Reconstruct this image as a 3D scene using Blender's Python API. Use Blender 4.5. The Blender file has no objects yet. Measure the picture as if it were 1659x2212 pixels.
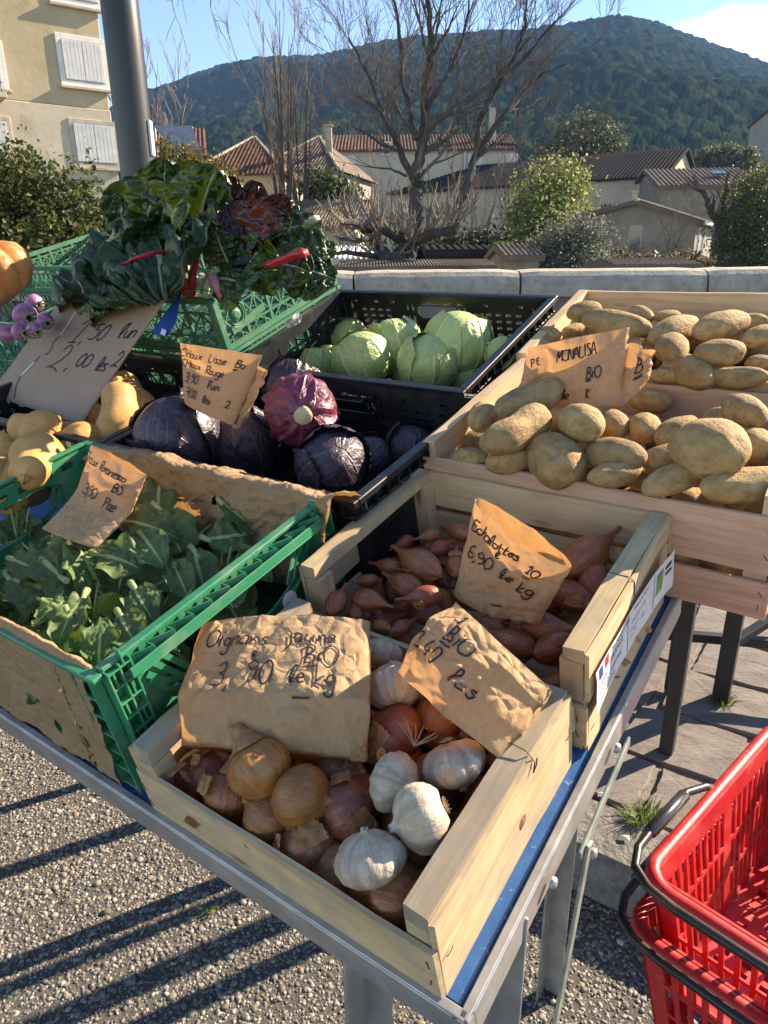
import bpy, bmesh, math, random
import numpy as np
from mathutils import Vector, Matrix, Euler, noise as mnoise

R = math.radians
scene = bpy.context.scene
COL = scene.collection

# ------------------------------------------------------------------ camera
CAM_H = 1.40
PITCH, ROLL = R(20.0), R(-0.5)
FPX, CXP, CYP = 1534.0, 829.5, 1106.0          # focal length and centre for a 1659 x 2212 frame
_c, _s = math.cos(PITCH), math.sin(PITCH)
_fw = Vector((0, _c, -_s)); _up = Vector((0, _s, _c)); _rt = Vector((1, 0, 0))
CR = _rt * math.cos(ROLL) + _up * math.sin(ROLL)
CU = -_rt * math.sin(ROLL) + _up * math.cos(ROLL)
CP = Vector((0, 0, CAM_H))
cam_data = bpy.data.cameras.new('camera')
cam_data.sensor_fit = 'VERTICAL'; cam_data.sensor_height = 24.0
cam_data.lens = 24.0 * FPX / 2212.0
cam_data.clip_start = 0.02; cam_data.clip_end = 12000
cam = bpy.data.objects.new('camera', cam_data); COL.objects.link(cam)
cam.matrix_world = Matrix(((CR.x, CU.x, -_fw.x, CP.x), (CR.y, CU.y, -_fw.y, CP.y), (CR.z, CU.z, -_fw.z, CP.z), (0, 0, 0, 1)))
scene.camera = cam

# ------------------------------------------------------------------ sky, sun, exposure
SUN_EL = R(29.0)
SUN_AZ = math.atan2(0.89, 0.46)                # from +Y towards +X
world = bpy.data.worlds.new('World'); scene.world = world; world.use_nodes = True
wn, wl = world.node_tree.nodes, world.node_tree.links
wn.clear()
w_out = wn.new('ShaderNodeOutputWorld'); w_bg = wn.new('ShaderNodeBackground')
w_sky = wn.new('ShaderNodeTexSky'); w_sky.sky_type = 'NISHITA'; w_sky.sun_disc = False
w_sky.sun_elevation = SUN_EL; w_sky.sun_rotation = SUN_AZ
w_sky.air_density = 1.0; w_sky.dust_density = 0.0; w_sky.ozone_density = 5.0; w_sky.altitude = 2000
w_bg.inputs['Strength'].default_value = 0.092
# a bank of fair-weather cloud low over the hills to the right
w_tc = wn.new('ShaderNodeTexCoord')
_cd = (CR * ((1640 - CXP) / FPX) + CU * (-(128 - CYP) / FPX) + _fw).normalized()
w_off = wn.new('ShaderNodeVectorMath'); w_off.operation = 'SUBTRACT'; w_off.inputs[1].default_value = _cd; wl.new(w_tc.outputs['Generated'], w_off.inputs[0])
w_map = wn.new('ShaderNodeMapping'); w_map.inputs['Scale'].default_value = (7.5, 7.5, 22); w_map.inputs['Rotation'].default_value = (0, R(-14), 0); wl.new(w_off.outputs[0], w_map.inputs['Vector'])
w_len = wn.new('ShaderNodeVectorMath'); w_len.operation = 'LENGTH'; wl.new(w_map.outputs[0], w_len.inputs[0])
w_nz = wn.new('ShaderNodeTexNoise'); w_nz.inputs['Scale'].default_value = 14; w_nz.inputs['Detail'].default_value = 7; w_nz.inputs['Roughness'].default_value = .6; wl.new(w_tc.outputs['Generated'], w_nz.inputs['Vector'])
w_m1 = wn.new('ShaderNodeMath'); w_m1.operation = 'MULTIPLY_ADD'; w_m1.inputs[1].default_value = 1.7; wl.new(w_nz.outputs['Fac'], w_m1.inputs[0]); wl.new(w_len.outputs['Value'], w_m1.inputs[2])
w_r = wn.new('ShaderNodeMapRange'); w_r.inputs['From Min'].default_value = 1.95; w_r.inputs['From Max'].default_value = 1.2; wl.new(w_m1.outputs[0], w_r.inputs['Value'])
w_mix = wn.new('ShaderNodeMix'); w_mix.data_type = 'RGBA'; wl.new(w_r.outputs[0], w_mix.inputs[0]); wl.new(w_sky.outputs[0], w_mix.inputs[6]); w_mix.inputs[7].default_value = (7.0, 7.1, 7.3, 1)
wl.new(w_mix.outputs[2], w_bg.inputs['Color'])
wl.new(w_bg.outputs[0], w_out.inputs['Surface'])
sun_data = bpy.data.lights.new('sun', 'SUN'); sun_data.energy = 4.2; sun_data.angle = R(0.5); sun_data.color = (1.0, 0.96, 0.90)
sun = bpy.data.objects.new('sun', sun_data); COL.objects.link(sun)
_sd = Vector((math.sin(SUN_AZ) * math.cos(SUN_EL), math.cos(SUN_AZ) * math.cos(SUN_EL), math.sin(SUN_EL)))
sun.rotation_euler = _sd.to_track_quat('Z', 'Y').to_euler()
sun.location = _sd * 20
scene.view_settings.view_transform = 'Standard'; scene.view_settings.look = 'None'
scene.view_settings.gamma = 1.0; scene.view_settings.use_curve_mapping = False
scene.view_settings.exposure = 1.9
if hasattr(scene.view_settings, 'use_white_balance'):
    scene.view_settings.use_white_balance = True; scene.view_settings.white_balance_temperature = 8800; scene.view_settings.white_balance_tint = 14
scene.cycles.max_bounces = 8; scene.cycles.diffuse_bounces = 4; scene.cycles.glossy_bounces = 3
scene.cycles.transmission_bounces = 4; scene.cycles.transparent_max_bounces = 12; scene.cycles.volume_bounces = 0
scene.cycles.use_denoising = True
scene.cycles.sample_clamp_indirect = 6.0

# ------------------------------------------------------------------ frames of reference
YAW, TILT = R(-35.4), R(12.88)                 # the stall's table: turned and tipped towards the customer
TU = Vector((math.cos(YAW), math.sin(YAW), 0))
TV = Vector((-math.sin(YAW) * math.cos(TILT), math.cos(YAW) * math.cos(TILT), math.sin(TILT)))
TN = TU.cross(TV)
TVH = Vector((-math.sin(YAW), math.cos(YAW), 0))
RT = Matrix((TU, TV, TN)).transposed()
PN = -0.701
def T(u, v, h=0.0):
    "table coordinates (along the front edge, towards the back, above the table top) to world"
    return CP + TU * u + TV * v + TN * (PN + h)
def ray(x, y):
    return CR * ((x - CXP) / FPX) + CU * (-(y - CYP) / FPX) + _fw
def P(x, y, h):
    "the point at height h above the table top seen at picture point x, y"
    d = ray(x, y); return CP + d * ((PN + h) / d.dot(TN))
def W(x, y, Y):
    "the point at distance Y seen at picture point x, y"
    d = ray(x, y); return CP + d * (Y / d.y)
def G0(x, y, z=0.0):
    d = ray(x, y); return CP + d * ((z - CAM_H) / d.z)
def proj(p):
    q = Vector(p) - CP; z = q.dot(_fw); return CXP + FPX * q.dot(CR) / z, CYP - FPX * q.dot(CU) / z
def tabuv(p):
    q = p - CP; return q.dot(TU), q.dot(TV), q.dot(TN) - PN

# ------------------------------------------------------------------ object helpers
def tag(o, label=None, cat=None, group=None, kind=None):
    if label: o['label'] = label
    if cat: o['category'] = cat
    if group: o['group'] = group
    if kind: o['kind'] = kind
    return o
def empty(name, loc=(0, 0, 0), rot=None, label=None, cat=None, group=None):
    o = bpy.data.objects.new(name, None); COL.objects.link(o)
    o.empty_display_size = 0.05
    if rot is not None:
        m = rot.to_4x4() if isinstance(rot, Matrix) else Euler(rot).to_matrix().to_4x4()
        o.matrix_world = Matrix.Translation(Vector(loc)) @ m
    else:
        o.location = loc
    return tag(o, label, cat, group)
def link(name, me, mat=None, parent=None, loc=None, rot=None, scale=None):
    o = bpy.data.objects.new(name, me); COL.objects.link(o)
    if mat is not None and len(me.materials) == 0: me.materials.append(mat)
    if rot is not None:
        m = rot.to_4x4() if isinstance(rot, Matrix) else Euler(rot).to_matrix().to_4x4()
    else:
        m = Matrix.Identity(4)
    if scale is not None:
        s = scale if hasattr(scale, '__len__') else (scale,) * 3
        m = m @ Matrix.Diagonal((s[0], s[1], s[2], 1))
    m = Matrix.Translation(Vector(loc if loc is not None else (0, 0, 0))) @ m
    if parent is not None:
        o.parent = parent
        o.matrix_local = m
    else:
        o.matrix_world = m
    return o
def copy_tree(o, parent=None):
    c = o.copy(); COL.objects.link(c)
    if parent is not None: c.parent = parent
    for ch in o.children:
        k = copy_tree(ch, c); k.matrix_local = ch.matrix_local.copy()
    return c
class MB:
    "collects faces and links them as one mesh"
    def __init__(self): self.v = []; self.f = []
    def add(self, vs, fs):
        b = len(self.v); self.v += [tuple(p) for p in vs]; self.f += [tuple(i + b for i in q) for q in fs]; return self
    def box(self, c, s, b=0.0, rot=None):
        hx, hy, hz = s[0] / 2, s[1] / 2, s[2] / 2
        b = min(b, hx * .9, hy * .9, hz * .9)
        if b <= 0:
            vs = [Vector((x * hx, y * hy, z * hz)) for z in (-1, 1) for y in (-1, 1) for x in (-1, 1)]
            fs = [(0, 2, 3, 1), (4, 5, 7, 6), (0, 1, 5, 4), (2, 6, 7, 3), (0, 4, 6, 2), (1, 3, 7, 5)]
        else:
            vs = []; idx = {}
            for z in (-1, 1):
                for y in (-1, 1):
                    for x in (-1, 1):
                        for a in range(3):
                            p = [x * (hx - b), y * (hy - b), z * (hz - b)]
                            p[a] = (x * hx, y * hy, z * hz)[a]
                            idx[(x, y, z, a)] = len(vs); vs.append(Vector(p))
            fs = []
            q = [(-1, -1), (1, -1), (1, 1), (-1, 1)]
            for s_ in (-1, 1):
                for a in range(3):
                    f = []
                    for (i, j) in q:
                        k = [0, 0, 0]; k[a] = s_; k[(a + 1) % 3] = i; k[(a + 2) % 3] = j
                        f.append(idx[(k[0], k[1], k[2], a)])
                    fs.append(tuple(f if s_ > 0 else f[::-1]))
            for a in range(3):
                b_, c_ = (a + 1) % 3, (a + 2) % 3
                for i in (-1, 1):
                    for j in (-1, 1):
                        k0 = [0, 0, 0]; k0[a] = -1; k0[b_] = i; k0[c_] = j
                        k1 = list(k0); k1[a] = 1
                        f = [idx[(*k0, b_)], idx[(*k1, b_)], idx[(*k1, c_)], idx[(*k0, c_)]]
                        fs.append(tuple(f if i * j < 0 else f[::-1]))
            for x in (-1, 1):
                for y in (-1, 1):
                    for z in (-1, 1):
                        f = [idx[(x, y, z, 0)], idx[(x, y, z, 1)], idx[(x, y, z, 2)]]
                        fs.append(tuple(f if x * y * z > 0 else f[::-1]))
        c = Vector(c)
        if rot is not None: vs = [rot @ p for p in vs]
        return self.add([p + c for p in vs], fs)
    def bar(self, a, b, w, t, up=(0, 0, 1), bev=0.0):
        a, b = Vector(a), Vector(b); d = b - a; L = d.length; x = d.normalized()
        y = Vector(up).cross(x)
        if y.length < 1e-4: y = Vector((0, 1, 0)).cross(x)
        y.normalize(); z = x.cross(y)
        return self.box((a + b) / 2, (L, w, t), bev, Matrix((x, y, z)).transposed())
    def tube(self, pts, r, seg=8, cap=True):
        pts = [Vector(p) for p in pts]; n = len(pts)
        rs = r if hasattr(r, '__len__') else [r] * n
        rings = []; prev = None
        for i, p in enumerate(pts):
            d = (pts[min(i + 1, n - 1)] - pts[max(i - 1, 0)])
            if d.length < 1e-9: d = Vector((0, 0, 1))
            d.normalize()
            if prev is None:
                x = d.orthogonal().normalized()
            else:
                x = prev - d * prev.dot(d)
                x = x.normalized() if x.length > 1e-6 else d.orthogonal().normalized()
            prev = x; y = d.cross(x)
            rings.append([p + (x * math.cos(2 * math.pi * k / seg) + y * math.sin(2 * math.pi * k / seg)) * rs[i] for k in range(seg)])
        vs = [q for ring in rings for q in ring]; fs = []
        for i in range(n - 1):
            for k in range(seg):
                k2 = (k + 1) % seg
                fs.append((i * seg + k, i * seg + k2, (i + 1) * seg + k2, (i + 1) * seg + k))
        if cap:
            fs.append(tuple(range(seg))[::-1]); fs.append(tuple((n - 1) * seg + k for k in range(seg)))
        return self.add(vs, fs)
    def prism(self, poly, z0, z1):
        n = len(poly)
        vs = [(x, y, z0) for x, y in poly] + [(x, y, z1) for x, y in poly]
        fs = [tuple(range(n))[::-1], tuple(range(n, 2 * n))] + [(i, (i + 1) % n, n + (i + 1) % n, n + i) for i in range(n)]
        return self.add(vs, fs)
    def mesh(self, name, smooth=False):
        me = bpy.data.meshes.new(name); me.from_pydata(self.v, [], self.f); me.update()
        if smooth: me.shade_smooth()
        return me
    def build(self, name, mat, parent=None, smooth=False, **k):
        return link(name, self.mesh(name, smooth), mat, parent, **k)
def np_mesh(name, V, F, smooth=False, uv=None, col=None):
    "mesh from numpy arrays; F is (n,3) or (n,4)"
    V = np.asarray(V, np.float32); F = np.asarray(F, np.int32)
    me = bpy.data.meshes.new(name); k = F.shape[1]
    me.vertices.add(len(V)); me.vertices.foreach_set('co', V.ravel())
    me.loops.add(F.size); me.loops.foreach_set('vertex_index', F.ravel())
    me.polygons.add(len(F)); me.polygons.foreach_set('loop_start', np.arange(0, F.size, k, dtype=np.int32))
    if uv is not None:
        l = me.uv_layers.new(name='UVMap'); l.data.foreach_set('uv', np.asarray(uv, np.float32)[F.ravel()].ravel())
    if col is not None:
        a = me.color_attributes.new('tint', 'FLOAT_COLOR', 'POINT')
        c = np.ones((len(V), 4), np.float32); c[:, :3] = col; a.data.foreach_set('color', c.ravel())
    me.update(calc_edges=True); me.validate()
    if smooth: me.shade_smooth()
    return me
def grid_faces(nu, nv, wrap=False):
    i, j = np.meshgrid(np.arange(nu if wrap else nu - 1), np.arange(nv - 1), indexing='ij')
    i2 = (i + 1) % nu
    return np.stack([i * nv + j, i2 * nv + j, i2 * nv + j + 1, i * nv + j + 1], -1).reshape(-1, 4)
def nz(p, s=1.0, o=0.0):
    return mnoise.noise(Vector((p[0] * s + o, p[1] * s + o * 1.7, p[2] * s - o)))
def lathe(name, prof, seg=28, jitter=0.0, seed=0, lobes=None, smooth=True, cap=True):
    "profile of (radius, z); returns a mesh with UV u = angle, v = along"
    n = len(prof); V = []; UV = []
    for i in range(seg + 1):
        a = 2 * math.pi * i / seg
        for j, (r, z) in enumerate(prof):
            q = 1.0
            if lobes: q = lobes(a, j / (n - 1))
            p = Vector((math.cos(a) * r * q, math.sin(a) * r * q, z))
            if jitter and r > 1e-4: p *= 1 + jitter * nz((math.cos(a) * 1.3, math.sin(a) * 1.3, j / (n - 1) * 3), 1.0, seed * 7.3)
            V.append(p); UV.append((i / seg, j / (n - 1)))
    return np_mesh(name, [tuple(p) for p in V], grid_faces(seg + 1, n), smooth, UV)

# ------------------------------------------------------------------ material helpers
def newmat(name):
    m = bpy.data.materials.new(name); m.use_nodes = True
    nt = m.node_tree; nt.nodes.clear()
    out = nt.nodes.new('ShaderNodeOutputMaterial'); b = nt.nodes.new('ShaderNodeBsdfPrincipled')
    nt.links.new(b.outputs[0], out.inputs['Surface'])
    return m, nt, b, out
def nd(nt, typ, **k):
    n = nt.nodes.new('ShaderNode' + typ)
    for a, v in k.items():
        if a in n.inputs.keys(): n.inputs[a].default_value = v
        else: setattr(n, a, v)
    return n
def ramp(nt, fac, stops, interp='LINEAR'):
    r = nt.nodes.new('ShaderNodeValToRGB'); r.color_ramp.interpolation = interp
    e = r.color_ramp.elements
    while len(e) < len(stops): e.new(0.5)
    for q, (p, c) in zip(e, stops):
        q.position = p; q.color = (*c, 1) if len(c) == 3 else c
    nt.links.new(fac, r.inputs['Fac']); return r.outputs['Color']
def mixc(nt, fac, a, b, mode='MIX'):
    m = nt.nodes.new('ShaderNodeMix'); m.data_type = 'RGBA'; m.blend_type = mode
    def put(i, v):
        if isinstance(v, (tuple, list)): m.inputs[i].default_value = (*v, 1) if len(v) == 3 else v
        elif isinstance(v, (int, float)): m.inputs[i].default_value = v
        else: nt.links.new(v, m.inputs[i])
    put(0, fac); put(6, a); put(7, b); return m.outputs[2]
def math_(nt, op, a, b=0.0, clamp=False):
    m = nt.nodes.new('ShaderNodeMath'); m.operation = op; m.use_clamp = clamp
    for i, v in ((0, a), (1, b)):
        if isinstance(v, (int, float)): m.inputs[i].default_value = v
        else: nt.links.new(v, m.inputs[i])
    return m.outputs[0]
def coords(nt, kind='Object', scale=(1, 1, 1), rand=True):
    tc = nt.nodes.new('ShaderNodeTexCoord'); mp = nt.nodes.new('ShaderNodeMapping')
    nt.links.new(tc.outputs[kind], mp.inputs['Vector']); mp.inputs['Scale'].default_value = scale
    if rand:
        oi = nt.nodes.new('ShaderNodeObjectInfo'); cb = nt.nodes.new('ShaderNodeVectorMath'); cb.operation = 'SCALE'
        cb.inputs[0].default_value = (37, 19, 53); nt.links.new(oi.outputs['Random'], cb.inputs['Scale'])
        nt.links.new(cb.outputs[0], mp.inputs['Location'])
    return mp.outputs[0]
def noise_(nt, vec, scale, detail=4, rough=0.55, dist=0.0):
    n = nd(nt, 'TexNoise', Scale=scale, Detail=detail, Roughness=rough, Distortion=dist)
    nt.links.new(vec, n.inputs['Vector']); return n.outputs['Fac']
def bump(nt, b, height, strength=0.3, dist=0.01):
    n = nd(nt, 'Bump', Strength=strength, Distance=dist); nt.links.new(height, n.inputs['Height'])
    nt.links.new(n.outputs[0], b.inputs['Normal']); return n
def setin(b, **k):
    for a, v in k.items(): b.inputs[a.replace('_', ' ')].default_value = v
def pmat(name, stops, scale=8.0, detail=5, rough=0.6, stretch=(1, 1, 1), bscale=None, bstr=0.25, bdist=0.004,
         spec=0.5, metal=0.0, transl=0.0, tcol=None, hue=0.0, kind='Object', fine=None, dist=0.0, rvar=0.0):
    "base colour from a noise ramp, with relief, optional translucency and a change of tone from object to object"
    m, nt, b, out = newmat(name)
    vec = coords(nt, kind, stretch)
    f = noise_(nt, vec, scale, detail, 0.6, dist)
    col = ramp(nt, f, stops)
    if fine:
        g = noise_(nt, vec, fine[0], 3, 0.6)
        col = mixc(nt, math_(nt, 'MULTIPLY', ramp(nt, g, [(fine[2], (0, 0, 0)), (fine[3], (1, 1, 1))]), fine[4]), col, fine[1])
    if hue:
        oi = nt.nodes.new('ShaderNodeObjectInfo'); hs = nt.nodes.new('ShaderNodeHueSaturation')
        v = math_(nt, 'ADD', math_(nt, 'MULTIPLY', oi.outputs['Random'], hue), 1 - hue / 2)
        nt.links.new(v, hs.inputs['Value']); nt.links.new(col, hs.inputs['Color']); col = hs.outputs[0]
    nt.links.new(col, b.inputs['Base Color'])
    setin(b, Roughness=rough, Metallic=metal); b.inputs['Specular IOR Level'].default_value = spec
    if rvar:
        rr = math_(nt, 'ADD', math_(nt, 'MULTIPLY', noise_(nt, vec, scale * 2.3, 4), rvar), rough - rvar / 2, True)
        nt.links.new(rr, b.inputs['Roughness'])
    if bscale: bump(nt, b, noise_(nt, vec, bscale, 6, 0.6), bstr, bdist)
    if transl:
        t = nt.nodes.new('ShaderNodeBsdfTranslucent'); mx = nt.nodes.new('ShaderNodeMixShader'); mx.inputs[0].default_value = transl
        if tcol: t.inputs['Color'].default_value = (*tcol, 1)
        else: nt.links.new(col, t.inputs['Color'])
        nt.links.new(b.outputs[0], mx.inputs[1]); nt.links.new(t.outputs[0], mx.inputs[2]); nt.links.new(mx.outputs[0], out.inputs['Surface'])
    return m
rng = random.Random(11)
# ================================================================== materials of the place
def make_wood(name, c0, c1, c2, knots=True, grey=0.0):
    m, nt, b, out = newmat(name)
    vec = coords(nt, 'Object', (1, 1, 1))
    mp = nt.nodes.new('ShaderNodeMapping'); mp.inputs['Scale'].default_value = (3, 42, 42); nt.links.new(vec, mp.inputs['Vector'])
    f = noise_(nt, mp.outputs[0], 1.6, 6, 0.65, 0.9)
    col = ramp(nt, f, [(0.28, c0), (0.5, c1), (0.75, c2)])
    g = noise_(nt, vec, 9, 4); col = mixc(nt, ramp(nt, g, [(0.42, (0, 0, 0)), (0.72, (0.75,) * 3)]), col, tuple(x * 0.72 for x in c1), 'MIX')
    if grey:
        g2 = noise_(nt, vec, 26, 5, 0.7); col = mixc(nt, math_(nt, 'MULTIPLY', ramp(nt, g2, [(0.4, (0, 0, 0)), (0.65, (1, 1, 1))]), grey), col, (0.27, 0.24, 0.20))
    if knots:
        mk = nt.nodes.new('ShaderNodeMapping'); mk.inputs['Scale'].default_value = (6, 20, 20); nt.links.new(vec, mk.inputs['Vector'])
        v = nd(nt, 'TexVoronoi', Scale=0.8); nt.links.new(mk.outputs[0], v.inputs['Vector'])
        col = mixc(nt, ramp(nt, v.outputs['Distance'], [(0.05, (0.8,) * 3), (0.13, (0, 0, 0))]), col, (0.16, 0.085, 0.04))
    oi = nt.nodes.new('ShaderNodeObjectInfo'); hs = nt.nodes.new('ShaderNodeHueSaturation')
    nt.links.new(math_(nt, 'ADD', math_(nt, 'MULTIPLY', oi.outputs['Random'], 0.3), 0.85), hs.inputs['Value'])
    nt.links.new(col, hs.inputs['Color']); nt.links.new(hs.outputs[0], b.inputs['Base Color'])
    setin(b, Roughness=0.72); b.inputs['Specular IOR Level'].default_value = 0.3
    bump(nt, b, f, 0.35, 0.002)
    return m
M = {}
M['wood'] = make_wood('poplar_wood', (0.42, 0.265, 0.14), (0.58, 0.405, 0.245), (0.67, 0.495, 0.32))
M['wood_old'] = make_wood('old_poplar_wood', (0.36, 0.25, 0.13), (0.52, 0.38, 0.21), (0.62, 0.47, 0.28), grey=0.55)
M['wood_grey'] = make_wood('weathered_grey_wood', (0.24, 0.19, 0.13), (0.37, 0.30, 0.21), (0.48, 0.40, 0.29), grey=0.75)
M['wood_pink'] = make_wood('pink_poplar_wood', (0.47, 0.265, 0.17), (0.62, 0.39, 0.265), (0.70, 0.475, 0.335))
M['steel'] = pmat('galvanised_steel', [(0.3, (0.26, 0.26, 0.255)), (0.6, (0.40, 0.40, 0.395)), (0.8, (0.50, 0.50, 0.49))], 22, 6, 0.45, metal=0.55, bscale=60, bstr=0.08, rvar=0.25)
M['steel_green'] = pmat('weathered_green_steel', [(0.3, (0.16, 0.20, 0.17)), (0.7, (0.33, 0.37, 0.33))], 30, 6, 0.5, metal=0.4, bscale=90, bstr=0.1)
M['steel_black'] = pmat('black_painted_steel', [(0.3, (0.012, 0.012, 0.013)), (0.7, (0.03, 0.03, 0.032))], 18, 5, 0.45, bscale=70, bstr=0.06)
M['bolt'] = pmat('zinc_bolt', [(0.3, (0.28, 0.28, 0.27)), (0.7, (0.45, 0.45, 0.43))], 40, 4, 0.45, metal=0.6)
M['blue_top'] = pmat('scratched_blue_paint', [(0.3, (0.012, 0.075, 0.24)), (0.55, (0.02, 0.12, 0.33)), (0.75, (0.05, 0.17, 0.38))], 14, 6, 0.4,
                     bscale=90, bstr=0.15, fine=(120, (0.35, 0.42, 0.5), 0.62, 0.72, 0.6), stretch=(1, 1, 1), rvar=0.2)
M['asphalt'] = pmat('asphalt_binder', [(0.3, (0.050, 0.047, 0.043)), (0.55, (0.095, 0.089, 0.081)), (0.75, (0.18, 0.167, 0.148))], 160, 6, 0.9, kind='Object', bscale=260, bstr=0.9, bdist=0.004)
def make_pebbles():
    m, nt, b, out = newmat('asphalt_chippings')
    a = nd(nt, 'VertexColor', layer_name='tint'); vec = coords(nt, 'Object', (1, 1, 1), False)
    f = noise_(nt, vec, 900, 3)
    nt.links.new(mixc(nt, 0.35, a.outputs[0], ramp(nt, f, [(0.35, (0.12, 0.11, 0.10)), (0.7, (0.50, 0.47, 0.42))]), 'OVERLAY'), b.inputs['Base Color'])
    setin(b, Roughness=0.75); b.inputs['Specular IOR Level'].default_value = 0.4
    return m
M['pebble'] = make_pebbles()
M['slab'] = pmat('grey_paving_stone', [(0.3, (0.115, 0.100, 0.090)), (0.55, (0.16, 0.140, 0.126)), (0.78, (0.22, 0.195, 0.176))], 9, 8, 0.85, bscale=38, bstr=0.75, bdist=0.006, stretch=(1, 2.6, 1), hue=0.25, fine=(60, (0.10, 0.092, 0.086), 0.5, 0.7, 0.5))
M['mortar'] = pmat('sandy_mortar', [(0.3, (0.10, 0.092, 0.08)), (0.7, (0.26, 0.24, 0.205))], 60, 6, 0.95, bscale=140, bstr=0.9, bdist=0.004)
M['kerb'] = pmat('rough_kerb_concrete', [(0.3, (0.10, 0.095, 0.085)), (0.55, (0.19, 0.18, 0.165)), (0.8, (0.30, 0.285, 0.26))], 45, 8, 0.92, bscale=75, bstr=0.9, bdist=0.008)
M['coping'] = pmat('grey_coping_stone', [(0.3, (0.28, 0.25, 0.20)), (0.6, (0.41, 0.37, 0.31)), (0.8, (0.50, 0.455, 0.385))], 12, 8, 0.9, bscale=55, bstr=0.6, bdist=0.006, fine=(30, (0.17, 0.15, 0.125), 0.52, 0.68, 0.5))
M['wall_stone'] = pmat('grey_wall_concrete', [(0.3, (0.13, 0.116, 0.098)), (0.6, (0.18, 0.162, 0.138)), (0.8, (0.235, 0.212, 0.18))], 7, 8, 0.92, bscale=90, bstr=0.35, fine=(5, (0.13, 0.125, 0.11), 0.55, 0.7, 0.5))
M['paint_black'] = pmat('black_lamp_post_paint', [(0.3, (0.010, 0.010, 0.011)), (0.7, (0.018, 0.018, 0.020))], 6, 4, 0.38, spec=0.6, bscale=120, bstr=0.05)
M['grass'] = pmat('grass_blades', [(0.3, (0.05, 0.085, 0.015)), (0.55, (0.13, 0.19, 0.03)), (0.8, (0.30, 0.29, 0.09))], 40, 3, 0.6, transl=0.35)
M['soil'] = pmat('valley_ground', [(0.3, (0.05, 0.055, 0.03)), (0.55, (0.10, 0.10, 0.055)), (0.8, (0.17, 0.15, 0.10))], 0.3, 7, 0.95)

# ================================================================== ground
KU, KV = TU.copy(), TVH.copy()          # kerb runs with the table front
def K(a, b, z): return KU * a + KV * b + Vector((0, 0, z))
KE = 1.277                               # kerb face
def seen_asphalt(x, y): return KV.x * x + KV.y * y < KE - 0.002
# one large sheet of asphalt up to the kerb
mb = MB()
def strip(b0, b1, z, name, mat, a0=-9, a1=9, n=1):
    mb = MB(); mb.add([K(a0, b0, z), K(a1, b0, z), K(a1, b1, z), K(a0, b1, z)], [(0, 1, 2, 3)])
    o = mb.build(name, mat); tag(o, kind='structure'); return o
asphalt = strip(-9, KE + 0.05, 0.0, 'asphalt_road', M['asphalt'], -14, 14)
# stone chippings standing proud in the asphalt where the camera is near enough to see them
def chippings():
    r = np.random.default_rng(5); n = 80000
    x = r.uniform(-1.55, 0.95, n); y = r.uniform(0.80, 2.25, n)
    keep = (KV.x * x + KV.y * y < KE - 0.006)
    # within the picture and not wholly under the stall
    keep &= (np.abs(x) < 0.56 * (y * 0.94 + 0.48) + 0.12)
    a_ = KU.x * x + KU.y * y; b_ = KV.x * x + KV.y * y
    keep &= ~((a_ < -0.45) & (a_ > -4) & (b_ > 0.95) & (x > -0.95))
    x, y = x[keep], y[keep]; n = len(x)
    t = (1 + 5 ** .5) / 2
    ico = np.array([(-1, t, 0), (1, t, 0), (-1, -t, 0), (1, -t, 0), (0, -1, t), (0, 1, t), (0, -1, -t), (0, 1, -t), (t, 0, -1), (t, 0, 1), (-t, 0, -1), (-t, 0, 1)], float)
    ico /= np.linalg.norm(ico[0])
    fc = np.array([(0, 11, 5), (0, 5, 1), (0, 1, 7), (0, 7, 10), (0, 10, 11), (1, 5, 9), (5, 11, 4), (11, 10, 2), (10, 7, 6), (7, 1, 8), (3, 9, 4), (3, 4, 2), (3, 2, 6), (3, 6, 8), (3, 8, 9), (4, 9, 5), (2, 4, 11), (6, 2, 10), (8, 6, 7), (9, 8, 1)])
    s = r.lognormal(math.log(0.0034), 0.34, n)
    V = ico[None] * (1 + r.normal(0, .16, (n, 12, 1))) * s[:, None, None] * r.uniform(.65, 1.25, (n, 1, 3)) * np.array([1.1, 1.1, .5])
    ang = r.uniform(0, 6.28, n); ca, sa = np.cos(ang)[:, None], np.sin(ang)[:, None]
    tx = r.normal(0, .5, n)[:, None]
    X = V[..., 0] * ca - V[..., 1] * sa; Y = V[..., 0] * sa + V[..., 1] * ca; Z = V[..., 2] + X * tx * .4
    Z = Z + (s * r.uniform(-.28, .22, n))[:, None]
    V = np.stack([X + x[:, None], Y + y[:, None], Z], -1)
    base = np.array([(0.30, 0.285, 0.26), (0.22, 0.205, 0.185), (0.40, 0.375, 0.335), (0.15, 0.14, 0.13), (0.33, 0.27, 0.20), (0.52, 0.50, 0.46)])
    c = base[r.choice(6, n, p=[.3, .26, .2, .12, .08, .04])] * r.uniform(.6, 1.05, (n, 1))
    F = (fc[None] + (np.arange(n) * 12)[:, None, None]).reshape(-1, 3)
    me = np_mesh('chippings', V.reshape(-1, 3), F, False, col=np.repeat(c, 12, 0))
    o = link('asphalt_chippings', me, M['pebble'])
    tag(o, 'pale stone chippings bedded in the grey asphalt under the stall', 'gravel', kind='stuff')
chippings()
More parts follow.
